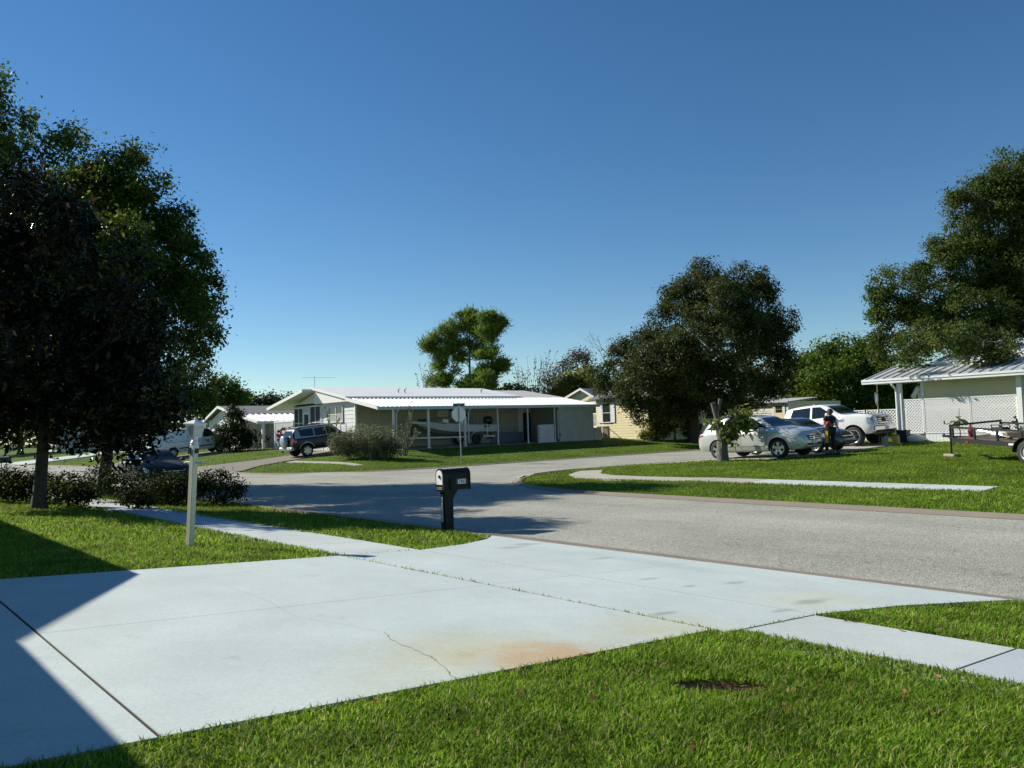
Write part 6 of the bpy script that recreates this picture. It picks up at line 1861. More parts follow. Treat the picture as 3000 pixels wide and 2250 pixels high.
# ------------------------------------------------------------ black and silver off-roader with a spare wheel
def offroader():
    root = thing('black_suv', 'black and silver off-roader with a covered spare wheel at the back', 'car')
    P = paint_mat('black_paint', (.006, .0065, .008), .0, .35, .25); S = paint_mat('two_tone_silver', (.34, .40, .44), .3, .35, .5)
    car = Car(
        top=[(-2.25, .9), (-2.22, 1.15), (-2.05, 1.58), (-1.9, 1.74), (-1.2, 1.80), (-.2, 1.80), (.35, 1.76), (.55, 1.70), (1.12, 1.22), (1.25, 1.17), (1.9, 1.11), (2.2, 1.03), (2.32, .9), (2.36, .7)],
        belt=[(-2.25, .86), (-2.1, 1.12), (0, 1.10), (1.1, 1.08), (1.3, 1.09), (1.9, 1.03), (2.2, .93), (2.32, .82), (2.36, .62)],
        bot=[(-2.25, .5), (-2.0, .42), (0, .38), (1.8, .40), (2.36, .48)],
        half=[(-2.25, .82), (-2.1, .90), (0, .93), (1.6, .93), (2.1, .88), (2.36, .78)],
        roofw=[(-2.25, .6), (-2.0, .66), (0, .68), (.5, .66), (1.12, .74), (2.0, .74), (2.36, .6)])
    WB = 2.78; WR = .37
    body = car_body(car, P, root, [(WB / 2, WR), (-WB / 2, WR)], .45)
    for sx in (1, -1):
        for sd in (1, -1): wheel_proto(root, sx * WB / 2, sd * .82, WR, .25, sd, 6)
    def win(sd):
        side_patch(car, [(-2.10, 1.13), (.98, 1.13), (.45, 1.72), (-1.85, 1.76), (-2.0, 1.62)], sd, .004).build('upper_panel', S, body, smooth=60)
        for poly in ([(.82, 1.19), (.42, 1.62), (.02, 1.645), (.02, 1.19)], [(-.06, 1.19), (-.06, 1.645), (-.78, 1.65), (-.78, 1.19)], [(-.86, 1.20), (-.86, 1.65), (-1.78, 1.63), (-1.7, 1.24)]):
            side_patch(car, poly, sd, .009).build('side_window', CAR_GLASS, body, smooth=60)
        for pl in ([(1.0, 1.05), (.98, .45)], [(-.02, 1.1), (-.02, .45)], [(-.82, 1.1), (-.85, .8), (-.95, .45)]):
            side_patch(car, line_poly(pl, .012), sd, .006).build('door_seam', SEAM, body)
        side_patch(car, line_poly([(-1.39 + .5 * math.cos(rad(t)), .37 + .5 * math.sin(rad(t))) for t in range(20, 165, 12)], .05), sd, .02, .05).build('arch_moulding', S, body)
        side_patch(car, line_poly([(1.39 + .5 * math.cos(rad(t)), .37 + .5 * math.sin(rad(t))) for t in range(15, 165, 12)], .05), sd, .02, .05).build('arch_moulding', S, body)
        mb = MB(); mb.box((0, sd * .98, .42), (1.7, .16, .05), bev=.015); mb.build('running_board', S, root)
        end_patch(car, [(sd * .62, .88), (sd * .82, .88), (sd * .82, 1.12), (sd * .62, 1.10)][::sd], False, .012).build('tail_light', LAMP_RED, root)
        side_patch(car, [(-2.2, .9), (-2.02, .9), (-2.02, 1.1), (-2.17, 1.1)], sd, .012, .05).build('tail_light', LAMP_RED, root)
        mb = MB(); mb.tube([(-1.7, sd * .6, 1.74), (-1.6, sd * .6, 1.85), (.2, sd * .6, 1.85), (.3, sd * .6, 1.74)], .02, 6); mb.build('roof_rail', PLASTIC, root)
    both(win)
    end_patch(car, [(-.6, 1.2), (.6, 1.2), (.56, 1.62), (-.56, 1.62)], False, .01).build('rear_window', CAR_GLASS, body)
    top_patch(car, [(.6, -.58), (1.12, -.68), (1.12, .68), (.6, .58)]).build('windscreen', CAR_GLASS, body, smooth=60)
    top_patch(car, [(-1.85, -.6), (.45, -.6), (.45, .6), (-1.85, .6)], .006).build('roof_panel', S, body, smooth=60)
    mb = MB(); mb.lathe([(0, -.14), (.30, -.13), (.37, -.08), (.38, .05), (.36, .1), (0, .1)], (0, 0, 0), n=26, R=Matrix.Rotation(rad(90), 3, 'Y'))
    mb.v = [(p[0] - 2.38, p[1] + .12, p[2] + .98) for p in mb.v]
    mb.build('spare_wheel_cover', S, root, smooth=50)
    mb = MB(); mb.box((-2.3, 0, .56), (.2, 1.78, .2), bev=.05); mb.build('rear_bumper', S, root)
    mb = MB(); mb.box((-2.41, -.45, .62), (.012, .31, .15)); mb.build('number_plate', PLATE, root)
    end_patch(car, [(-.45, .75), (.45, .75), (.45, .95), (-.45, .95)], True, .012).build('grille', CHROME, root)
    for sd in (1, -1): end_patch(car, [(sd * .5, .75), (sd * .72, .75), (sd * .72, .93), (sd * .5, .93)][::sd], True, .012).build('headlight', LAMP_CLEAR, root)
    handle(body, car, .12, 1.0, P); handle(body, car, -.68, 1.0, P); mirror(root, car, .8, 1.14, P)
    return root, WB
o, wb = offroader()
place_vehicle(o, -46.95, 23.62, rad(90), wb, 1.6)
# aluminium ladder leaning on the off-roader
ld = thing('step_ladder', 'short aluminium ladder leaning against the black off-roader', 'ladder', (-45.62, 24.3, H(-45.62, 24.3)))
mb = MB(); zb = .02
for dy in (0, .38): mb.bar((0, dy, zb), (-.22, dy, 1.85), .07, .03)
for k in range(6):
    t = .12 + k * .16; mb.bar((-.22 * t, .0, zb + 1.83 * t), (-.22 * t, .38, zb + 1.83 * t), .04, .03)
mb.build('frame', ALLOY, ld)

# ------------------------------------------------------------ boat on its trailer
BX = -43.9; by0, by1 = 28.5, 34.3
bt = thing('boat_trailer', 'galvanised boat trailer standing in the carport', 'trailer', (BX, 32.4, H(BX, 32.4)))
gz = H(BX, 32.4) + .03
mb = MB()
for sx in (-.75, .75): mb.bar((BX + sx, 34.2, gz + .5), (BX + sx * .9, 30.2, gz + .52), .08, .1)
for sx in (-.68, .68): mb.bar((BX + sx, 30.2, gz + .52), (BX, 27.0, gz + .55), .08, .1)
mb.bar((BX, 30.4, gz + .52), (BX, 26.2, gz + .55), .09, .1)
for yy in (34.0, 32.4, 30.4): mb.bar((BX - .75, yy, gz + .46), (BX + .75, yy, gz + .46), .08, .08)
bw(mb, 'frame', GALV, bt)
for sd in (1, -1):
    e = wheel_proto(bt, sd * .98, 0, .34, .2, sd, 5, GALV, .6, steel=True)
    e.rotation_euler = (0, 0, rad(90)); e.location = (sd * .98, .1, .34 + .03)
    for chd in e.children: pass
    mb = MB()
    pts = [(BX + sd * .98, 32.5 + .5 * math.cos(rad(t)), gz + .34 + .46 * math.sin(rad(t))) for t in range(10, 171, 16)]
    for i in range(len(pts) - 1):
        p, q = pts[i], pts[i + 1]
        mb.add([(p[0] - .13, p[1], p[2]), (p[0] + .13, p[1], p[2]), (q[0] + .13, q[1], q[2]), (q[0] - .13, q[1], q[2]), (p[0] - .13, p[1], p[2] + .02), (p[0] + .13, p[1], p[2] + .02), (q[0] + .13, q[1], q[2] + .02), (q[0] - .13, q[1], q[2] + .02)], [(0, 1, 2, 3), (7, 6, 5, 4), (0, 4, 5, 1), (2, 6, 7, 3), (0, 3, 7, 4), (1, 5, 6, 2)])
    bw(mb, 'mudguard', GALV, bt)
    mb = MB(); mb.bar((BX + sd * 1.12, 33.3, gz + .45), (BX + sd * 1.12, 33.3, gz + 1.3), .05, .05); bw(mb, 'guide_post', WHITE_METAL, bt)
mb = MB(); mb.bar((BX, 28.2, gz + .5), (BX, 28.2, gz + 1.25), .08, .08); mb.box((BX, 28.25, gz + 1.25), (.16, .2, .16)); bw(mb, 'winch_post', BLACK_METAL, bt)
mb = MB(); mb.cyl((BX + .1, 26.6, gz - .01), (BX + .1, 26.6, gz + .8), .035, n=8); bw(mb, 'jack', GALV, bt)

bo = thing('white_boat', 'white centre-console fishing boat with an outboard, under the carport', 'boat', (BX, 31.5, gz + .6))
HULL = mat('hull_gelcoat', (.66, .68, .66), .3, var=.05, coat=.4)
def hull(z_of, scale=1.0, inner=False):
    vs = []; ns = 18; prof_n = 7
    for i in range(ns + 1):
        t = i / ns; y = by1 - (by1 - by0) * t        # stern -> bow
        w = 1.02 * (1 - max(0, (t - .45) / .55) ** 2.2) * scale + .01
        zg = gz + 1.20 + .38 * t ** 2.0              # gunwale
        zc = gz + .74 + .10 * t + .55 * max(0, (t - .55) / .45) ** 2   # chine
        zk = gz + .58 + .10 * t + .62 * max(0, (t - .55) / .45) ** 2.2 # keel
        yo = y - (.30 * max(0, (t - .6) / .4) ** 1.5)
        def q(sx): return [(BX + sx * w, yo, zg), (BX + sx * w * .97, yo + .02, zg - .12), (BX + sx * w * .90, y, (zg + zc) / 2), (BX + sx * w * .80, y + .1 * t, zc), (BX, y + .3 * t, zk)]
        L_ = q(-1); Rr = q(1)[::-1][1:]
        vs += L_ + Rr
    m_ = 9
    fs = []
    for i in range(ns):
        for k in range(m_ - 1): fs.append((i * m_ + k, (i + 1) * m_ + k, (i + 1) * m_ + k + 1, i * m_ + k + 1))
    fs.append(tuple(range(m_)))
    fs.append(tuple(ns * m_ + k for k in range(m_)))
    # deck
    for i in range(ns): fs.append((i * m_, i * m_ + 8, (i + 1) * m_ + 8, (i + 1) * m_))
    return vs, fs
vs, fs = hull(None)
mb = MB(); mb.add(vs, fs); hb = bw(mb, 'hull', HULL, bo, smooth=35)
mb = MB()
for sx in (-1, 1):
    P_ = [(vs[i * 9 + (3 if sx < 0 else 5)]) for i in range(19)]
    for i in range(18):
        p, q = Vector(P_[i]), Vector(P_[i + 1]); o_ = Vector((sx * .012, 0, 0)); u_ = Vector((0, 0, .055))
        mb.quad(p + o_, q + o_, q + o_ + u_ + Vector((sx * .01, 0, 0)), p + o_ + u_ + Vector((sx * .01, 0, 0)))
bw(mb, 'boot_stripe', mat('hull_stripe', (.06, .03, .03), .5), hb)
mb = MB()
for sx in (-1, 1):
    mb.tube([Vector(vs[i * 9 + (0 if sx < 0 else 8)]) + Vector((0, 0, .01)) for i in range(19)], .03, 6)
bw(mb, 'gunwale', PALE_BLUE, hb)
mb = MB(); mb.box((BX, 32.0, gz + 1.45), (.7, .6, .7), bev=.06); cs = bw(mb, 'console', HULL, bo)
mb = MB(); mb.prism([(31.72, gz + 1.8), (32.05, gz + 1.8), (31.9, gz + 2.1)], BX - .3, BX + .3, 'yz'); bw(mb, 'windscreen', GLASS, cs)
mb = MB(); mb.box((BX, 30.6, gz + 1.5), (.6, .5, .4), bev=.05); bw(mb, 'seat', HULL, bo)
mb = MB()
for dx in (-.35, .35): mb.tube([(BX + dx, 32.9, gz + 1.2), (BX + dx, 32.9, gz + 1.75), (BX + dx * .8, 33.2, gz + 1.75), (BX + dx * .8, 33.2, gz + 1.2)], .018, 6)
for k in range(5):
    mb.tube([(BX - .6, 30.9 + .14 * k, gz + 1.25), (BX - .6, 30.9 + .14 * k, gz + 1.7)], .012, 5)
bw(mb, 'rails', GALV, bo)
mb = MB()
mb.tube([(BX, 34.42, gz + .35), (BX, 34.42, gz + 1.3)], [.07, .12], 10)
mb.box((BX, 34.38, gz + .35), (.10, .5, .08), bev=.03)
bw(mb, 'motor_leg', BLACK_METAL, bo)
mb = MB(); mb.box((BX, 34.25, gz + 1.55), (.42, .70, .50), bev=.14); bw(mb, 'outboard_cowl', mat('cowl', (.012, .016, .016), .4, coat=.3), bo, smooth=50)
mb = MB(); mb.box((BX, 29.0, gz + 1.63), (.4, .5, .14), bev=.05); bw(mb, 'bow_cushion', DARK, bo)
q = Vector(vs[4 * 9 + 7]) - Vector((bo.location))
marks(bo, mat('hull_letter', (.12, .055, .045), .5), (vs[3 * 9 + 7][0] - BX + .04, 33.35 - 31.5, vs[3 * 9 + 7][2] - (gz + .6) + .05), (0, 1, 0), (1, 0, .15), (.09, .06, .10, .07, .09), .12)
marks(bo, mat('hull_reg', (.10, .10, .05), .5), (.99, 30.0 - 31.5, .80), (-.18, 1, 0), (1, .18, .1), (.06, .05, .08, .05, .06, .08), .09)
# ============================================================ street furniture and small things
# ---- lamp post on the lawn
lp = hit(556, 1602); lz = H(lp.x, lp.y)
DP = Vector((lp.x, lp.y, 0)).dot(F3)
lt = thing('lamp_post', 'white lantern on a slightly leaning square post on the lawn', 'lamp post', (lp.x, lp.y, lz))
top_w = at_depth(573, 1225, DP)
ax = (top_w - Vector((lp.x, lp.y, lz))); LH = ax.length
Rz = Vector((0, 0, 1)).rotation_difference(ax.normalized()).to_matrix().to_4x4()
TW = Matrix.Rotation(rad(20), 4, 'Z')
def lam(mb, name, m, parent=lt, smooth=None):
    mb.v = [tuple((Rz @ TW) @ Vector(p)) for p in mb.v]; return mb.build(name, m, parent, smooth)
PVC = mat('post_vinyl', (.66, .62, .47), .45, var=.06, scale=4)
hs = LH
mb = MB(); mb.box((0, 0, hs * .40), (.088, .088, hs * .80), bev=.008); lam(mb, 'post', PVC)
z_neck = hs * .86
mb = MB(); mb.box((0, 0, hs * .772), (.1, .1, hs * .05), bev=.012); mb.lathe([(.055, 0), (.058, .02), (.035, .06), (.03, .09)], (0, 0, hs * .797), n=16); mb.cyl((0, 0, hs * .83), (0, 0, z_neck), .028, n=10); lam(mb, 'post_cap', WHITE_METAL)
mb = MB(); mb.box((-.03, -.05, hs * .745), (.05, .03, .09)); mb.box((.055, 0, hs * .745), (.03, .05, .07)); lam(mb, 'photo_cell', BLACK_METAL)
mb = MB(); mb.tube([(-.2, 0, hs * .645), (-.17, 0, hs * .653), (.17, 0, hs * .653), (.2, 0, hs * .66)], .012, 8); lam(mb, 'ladder_rest', WHITE_METAL)
z0, z1 = hs * .862, hs * .945; w0, w1 = .062, .088
mb = MB()
for sx, sy in ((1, 1), (1, -1), (-1, 1), (-1, -1)): mb.bar((sx * w0, sy * w0, z0), (sx * w1, sy * w1, z1), .018, .018)
mb.box((0, 0, z0 - .008), (w0 * 2.15, w0 * 2.15, .022), bev=.005); mb.box((0, 0, z0 - .035), (.07, .07, .04)); mb.box((0, 0, z1), (w1 * 2.1, w1 * 2.1, .018))
ln_ = lam(mb, 'lantern', WHITE_METAL)
FROST = mat('lantern_glass', (.50, .52, .48), .15, var=.12, scale=8, coat=.5)
for k in range(4):
    c, s = math.cos(k * math.pi / 2), math.sin(k * math.pi / 2)
    def rot(p): return (p[0] * c - p[1] * s, p[0] * s + p[1] * c, p[2])
    mb = MB(); mb.quad(rot((w0, -w0 + .01, z0 + .006)), rot((w0, w0 - .01, z0 + .006)), rot((w1, w1 - .01, z1 - .012)), rot((w1, -w1 + .01, z1 - .012))); lam(mb, 'pane', FROST, ln_)
mb = MB(); W2 = .118
mb.add([(W2, W2, z1 + .01), (-W2, W2, z1 + .01), (-W2, -W2, z1 + .01), (W2, -W2, z1 + .01), (W2, W2, z1 + .026), (-W2, W2, z1 + .026), (-W2, -W2, z1 + .026), (W2, -W2, z1 + .026), (.022, .022, hs * .985), (-.022, .022, hs * .985), (-.022, -.022, hs * .985), (.022, -.022, hs * .985)],
       [(0, 1, 2, 3), (0, 4, 5, 1), (1, 5, 6, 2), (2, 6, 7, 3), (3, 7, 4, 0), (4, 8, 9, 5), (5, 9, 10, 6), (6, 10, 11, 7), (7, 11, 8, 4), (8, 11, 10, 9)])
mb.lathe([(.012, 0), (.026, .012), (.022, .03), (.008, .045), (0, .05)], (0, 0, hs * .98), n=12); lam(mb, 'lantern_roof', WHITE_METAL)
mb = MB(); mb.lathe([(.02, 0), (.028, .05), (.02, .09), (0, .1)], (0, 0, z0 + .02), n=12); lam(mb, 'bulb', WHITE, ln_)

# ---- mailbox
mp = hit(1312, 1556); mz = H(mp.x, mp.y)
mt = thing('mailbox', 'dark green mailbox numbered 766 on a matching post by the street', 'mailbox', (mp.x, mp.y, mz))
GREEN = mat('mailbox_plastic', (.008, .014, .012), .5, spec=.2, var=.25, scale=5, bump=.1, bscale=60)
mb = MB(); mb.prism([(-.09, -.05), (.09, -.05), (.09, .58), (.2, .74), (-.10, .74), (-.09, .62)], -.07, .07, 'xz')
mb.v = [(p[1], p[0], p[2]) for p in mb.v]
mb.box((0, -.095, .36), (.07, .02, .66), bev=.006)
mb.build('post', GREEN, mt)
mb = MB(); mb.box((0, -.1085, .40), (.045, .008, .45)); mb.build('post_inlay', GALV, mt)
mb = MB(); mb.box((0, -.113, .5), (.02, .006, .03)); mb.box((0, -.113, .43), (.02, .006, .02)); mb.build('post_label', WHITE, mt)
MW, MZ0, MZ1 = .115, .74, 1.13
def arch_prof(w, z0_, z1_, n=10):
    r = w; pts = [(-w, z0_), (-w, z1_ - r)]
    for i in range(1, n): t = math.pi - math.pi * i / n; pts.append((r * math.cos(t), z1_ - r + r * math.sin(t)))
    return pts + [(w, z1_ - r), (w, z0_)]
mb = MB(); mb.prism(arch_prof(MW, MZ0, MZ1), -.12, .44, 'xz'); bx_ = mb.build('box', GREEN, mt, smooth=35)
mb = MB(); mb.prism(arch_prof(MW + .012, MZ0 - .01, MZ1 + .012), -.15, -.115, 'xz'); mb.prism(arch_prof(MW + .008, MZ0 - .006, MZ1 + .008), .43, .46, 'xz'); mb.build('box_rim', GREEN, mt, smooth=35)
mb = MB(); mb.prism(arch_prof(MW - .02, MZ0 + .11, MZ1 - .02), -.158, -.151, 'xz'); dr_ = mb.build('door', WHITE, mt)
mb = MB(); mb.box((.01, -.168, MZ0 + .26), (.05, .02, .05), bev=.01); mb.bar((.01, -.165, MZ0 + .28), (.03, -.165, MZ0 + .22), .03, .015); mb.build('door_knob', BLACK_METAL, dr_)
mb = MB()
for zz in (.03, .055): mb.box((0, -.158, MZ0 + zz), (.17, .012, .012))
mb.build('door_hinge', GALV, mt)
mb = MB(); mb.box((MW + .004, .25, MZ0 + .15), (.008, .26, .10)); pl_ = mb.build('number_plate', mat('plate_green', (.035, .06, .055), .5), mt)
mb = MB(); mb.box((MW + .0095, .255, MZ0 + .15), (.003, .17, .088)); mb.build('plate_face', WHITE, pl_)
text_mesh('766', .085, BLACK_METAL, pl_, (MW + .012, .255, MZ0 + .15), (rad(90), 0, rad(90)), 'lettering')
mb = MB(); mb.bar((MW + .01, .0, MZ0 + .22), (MW + .012, .0, MZ0 + .02), .02, .006); mb.build('flag', GREEN, mt)

# ---- stop sign seen from behind, with a street-name blade
sp_ = at_depth(1352, 1357, 43.0); sx_, sy_ = sp_.x, sp_.y; sz_ = H(sx_, sy_)
st = thing('stop_sign', 'stop sign seen from its grey back on a thin post at the corner', 'sign', (sx_, sy_, sz_))
topz = at_depth(1345, 1195, 43.0).z - sz_
lean = Vector((-.055, -.02, topz))
mb = MB(); mb.tube([(0, 0, -.1), lean + Vector((0, 0, .28))], .03, 8); mb.build('post', GALV, st)
a_ = rad(180 + 50 - 48)
dirn = Vector((math.cos(rad(48)), math.sin(rad(48)), 0))   # along the face
ROT = Matrix.Rotation(rad(74), 3, 'Z')
mb = MB(); r_o = .41; cz = topz - r_o + .08
oc = [(r_o * math.cos(rad(22.5 + 45 * i)), r_o * math.sin(rad(22.5 + 45 * i))) for i in range(8)]
mb.prism(oc, .036, .042, 'xz'); mb.v = [tuple(ROT @ Vector(p) + Vector((lean.x, lean.y, cz))) for p in mb.v]
pl2 = mb.build('sign_plate', mat('sign_back', (.52, .55, .55), .38, metal=.5, var=.06), st)
mb = MB(); mb.prism([(p * .985, q * .985) for p, q in oc], .0425, .0435, 'xz'); mb.v = [tuple(ROT @ Vector(p) + Vector((lean.x, lean.y, cz))) for p in mb.v]
mb.build('sign_face', mat('sign_red', (.45, .02, .025), .4), pl2)
tf = text_mesh('STOP', .27, WHITE, pl2, ROT @ Vector((0, .046, 0)) + Vector((lean.x, lean.y, cz)), (rad(90), 0, rad(74 + 180)), 'lettering')
mb = MB(); mb.box((0, 0, 0), (.62, .012, .16)); SG = Matrix.Rotation(rad(52), 3, 'Z')
mb.v = [tuple(SG @ Vector(p) + Vector((lean.x, lean.y, topz + .16))) for p in mb.v]
mb.build('street_name_blade', mat('sign_green', (.015, .13, .085), .4), st)

# ---- person with sunglasses by the pickup
ps = at_depth(2434, 1324, 31.35); pz = H(ps.x, ps.y) + .02
pr_ = thing('person', 'person in black top and black trousers with a yellow stripe, wearing sunglasses', 'person', (ps.x, ps.y, pz))
# faces the viewer's right; local x = viewer's right, y = away from the viewer
face_rot = math.atan2(R3.y, R3.x)
pr_.rotation_euler = (0, 0, face_rot)
SKIN = mat('skin', (.44, .25, .17), .5, var=.08, scale=8)
BLACKC = mat('black_cloth', (.012, .012, .014), .85, var=.25, scale=9)
BLACKT = mat('black_trousers', (.010, .010, .012), .8, var=.25, scale=9)
YEL = mat('yellow_stripe', (.72, .42, .015), .7, var=.1)
def skin_mesh(name, verts, edges, radii, m, parent, root=0, sub=2):
    me = bpy.data.meshes.new(name); me.from_pydata(verts, edges, [])
    o = bpy.data.objects.new(name, me); COL.objects.link(o)
    md = o.modifiers.new('skin', 'SKIN'); md.use_smooth_shade = True
    for i, sv in enumerate(me.skin_vertices[0].data):
        r = radii[i]; sv.radius = (r, r) if not hasattr(r, '__len__') else r; sv.use_root = (i == root)
    sb_ = o.modifiers.new('sub', 'SUBSURF'); sb_.levels = sub; sb_.render_levels = sub
    bpy.context.view_layer.update()
    m2 = bpy.data.meshes.new_from_object(o.evaluated_get(bpy.context.evaluated_depsgraph_get()))
    bpy.data.objects.remove(o, do_unlink=True); bpy.data.meshes.remove(me)
    m2.materials.clear(); m2.materials.append(m); m2.polygons.foreach_set('use_smooth', [True] * len(m2.polygons)); m2.name = name
    return link(bpy.data.objects.new(name, m2), parent)
# standing about 1.72 m; x right, y away; right side of the body is on the viewer's left
J_ = dict(pel=(0, 0, .93), waist=(.0, 0, 1.06), chest=(.01, 0, 1.28), neckb=(.015, 0, 1.43), neck=(.03, -.005, 1.50), head=(.05, -.01, 1.60), crown=(.05, -.005, 1.68),
          hl=(.10, .03, .90), kl=(.13, .02, .50), al=(.16, .05, .09), tl=(.27, .02, .035),
          hr=(-.10, -.03, .90), kr=(-.12, -.04, .50), ar=(-.16, -.02, .09), tr=(-.07, -.10, .035),
          sl=(.19, .05, 1.39), el=(.27, .02, 1.12), wl=(.36, -.04, .89), pl=(.385, -.06, .81),
          sr=(-.17, -.05, 1.39), er=(-.25, -.12, 1.13), wr=(-.03, -.26, 1.10), pr=(.05, -.27, 1.105))
names = list(J_)
E_ = [('pel', 'waist'), ('waist', 'chest'), ('chest', 'neckb'), ('neckb', 'neck'), ('neck', 'head'), ('head', 'crown'), ('pel', 'hl'), ('hl', 'kl'), ('kl', 'al'), ('al', 'tl'), ('pel', 'hr'), ('hr', 'kr'), ('kr', 'ar'), ('ar', 'tr'), ('neckb', 'sl'), ('sl', 'el'), ('el', 'wl'), ('wl', 'pl'), ('neckb', 'sr'), ('sr', 'er'), ('er', 'wr'), ('wr', 'pr')]
RD = dict(pel=.13, waist=.125, chest=.15, neckb=.085, neck=.055, head=.092, crown=.07, hl=.088, kl=.06, al=.042, tl=.035, hr=.088, kr=.06, ar=.042, tr=.035, sl=.062, el=.042, wl=.03, pl=.036, sr=.062, er=.044, wr=.031, pr=.036)
verts = [J_[k] for k in names]; edges = [(names.index(a), names.index(b)) for a, b in E_]
body = skin_mesh('body', verts, edges, [RD[k] for k in names], SKIN, pr_, names.index('pel'))
def sub_skin(name, keys, scale, m, ov=None, root=None):
    ed = [(keys.index(a), keys.index(b)) for a, b in E_ if a in keys and b in keys]
    vs_ = [Vector((ov or {}).get(k, J_[k])) for k in keys]
    return skin_mesh(name, [tuple(v) for v in vs_], ed, [RD[k] * scale + .006 for k in keys], m, pr_, keys.index(root or keys[0]))
tee = dict(J_); 
shirt = sub_skin('shirt', ['waist', 'chest', 'neckb', 'sl', 'el', 'sr', 'er', 'pel'], 1.12, BLACKC, ov={'el': (.235, .03, 1.24), 'er': (-.215, -.09, 1.25), 'neckb': (.012, 0, 1.415), 'pel': (0, 0, .95)}, root='chest')
tr = sub_skin('trousers', ['pel', 'hl', 'kl', 'al', 'hr', 'kr', 'ar'], 1.22, BLACKT, ov={'al': (.16, .05, .13), 'ar': (-.16, -.02, .13)}, root='pel')
mb = MB(); 
for i in range(6):
    t0, t1 = i / 6, (i + 1) / 6
    def S(t): 
        h_ = Vector(J_['hr']).lerp(Vector(J_['kr']), min(t / .75, 1)) if t < .75 else Vector(J_['kr']).lerp(Vector(J_['ar']), (t - .75) * .5)
        r = (.088 + (.06 - .088) * t) * 1.22 + .014
        return h_ + Vector((-.55 * r, -.84 * r, 0))
    a0, a1 = S(t0 * .98), S(t1 * .98); w_ = Vector((.042, -.03, 0))
    mb.add([a0 - w_, a0 + w_, a1 + w_ * .9, a1 - w_ * .9, a0 - w_ + Vector((.02, .03, 0)), a0 + w_ + Vector((.02, .03, 0)), a1 + w_ * .9 + Vector((.02, .03, 0)), a1 - w_ * .9 + Vector((.02, .03, 0))], [(0, 1, 2, 3), (7, 6, 5, 4), (0, 4, 5, 1), (2, 6, 7, 3), (0, 3, 7, 4), (1, 5, 6, 2)])
mb.build('yellow_stripe', YEL, tr)
HAIR = mat('hair', (.06, .022, .025), .6, var=.2, scale=20)
mb = MB()
hc = Vector((.045, 0, 1.645))
vs_ = []; fs_ = []; NA, NB = 14, 8
for i in range(NB + 1):
    ph = math.pi * .5 * i / NB * 1.12
    for k in range(NA):
        t = 2 * math.pi * k / NA
        rr0 = .108
        p = Vector((math.sin(ph) * math.cos(t) * rr0, math.sin(ph) * math.sin(t) * rr0, math.cos(ph) * .09))
        # the hair reaches lower at the back than over the forehead
        if i == NB: p.z -= .035 * (1 - (math.cos(t - .35 + 1.0)))
        vs_.append(hc + p)
for i in range(NB):
    for k in range(NA):
        fs_.append((i * NA + k, i * NA + (k + 1) % NA, (i + 1) * NA + (k + 1) % NA, (i + 1) * NA + k))
mb.add(vs_, fs_); mb.build('hair', HAIR, pr_, smooth=60)
# face: nose, mouth, ears, sunglasses on a head turned to the viewer's right and towards the viewer
fd = Vector((.62, -.78, 0)).normalized(); sd_ = Vector((-fd.y, fd.x, 0)); hd = Vector((.052, -.01, 1.605))
mb = MB(); mb.tube([hd + fd * .085 + Vector((0, 0, .015)), hd + fd * .118 + Vector((0, 0, -.022)), hd + fd * .09 + Vector((0, 0, -.03))], [.012, .016, .012], 6); mb.build('nose', SKIN, body)
mb = MB(); mb.box(hd + fd * .088 + Vector((0, 0, -.055)), (.045, .012, .01), Matrix.Rotation(math.atan2(sd_.y, sd_.x), 3, 'Z')); mb.build('mouth', mat('lips', (.30, .10, .09), .5), body)
for s_ in (1, -1):
    mb = MB(); c_ = hd + sd_ * s_ * .094; mb.lathe([(.0, -.008), (.022, 0), (.02, .01), (0, .012)], c_, n=10, R=Matrix.Rotation(rad(90), 3, 'X')); mb.build('ear', SKIN, body)
mb = MB()
for s_ in (1, -1):
    mb.box(hd + fd * .093 + sd_ * s_ * .037 + Vector((0, 0, .015)), (.056, .016, .04), Matrix.Rotation(math.atan2(sd_.y, sd_.x), 3, 'Z'), bev=.006)
    mb.bar(hd + fd * .09 + sd_ * s_ * .064 + Vector((0, 0, .022)), hd - fd * .01 + sd_ * s_ * .1 + Vector((0, 0, .02)), .008, .008)
mb.build('sunglasses', BLACK_METAL, pr_)
# hands: palm and five fingers each
def hand(wrist, dirv, palm_n, curl, sgn):
    d = Vector(dirv).normalized(); n_ = Vector(palm_n).normalized(); s_ = d.cross(n_).normalized()
    w0_ = Vector(wrist); mb = MB()
    mb.box(w0_ + d * .045, (.075, .028, .085), Matrix((s_, n_, d)).transposed(), bev=.012)
    for k, (o_, L_) in enumerate(((-.03, .062), (-.01, .072), (.01, .068), (.03, .055))):
        b_ = w0_ + d * .085 + s_ * o_
        p1 = b_ + d * L_ * .5 + n_ * curl * .012; p2 = p1 + (d * (1 - curl * .6) + n_ * curl * .9).normalized() * L_ * .5
        mb.tube([b_ - d * .01, b_, p1, p2], [.0085, .0085, .008, .006], 6)
    b_ = w0_ + d * .02 + s_ * sgn * .036
    mb.tube([b_, b_ + (d * .5 + s_ * sgn * .7 + n_ * .3).normalized() * .035, b_ + (d * .9 + s_ * sgn * .45 + n_ * .6).normalized() * .062], [.011, .009, .007], 6)
    return mb
hand(J_['wl'], Vector(J_['pl']) - Vector(J_['wl']), (-.6, -.6, .1), .5, 1).build('hand', SKIN, body)
hand(J_['wr'], (.9, -.15, .05), (0, .6, .8), .7, -1).build('hand', SKIN, body)
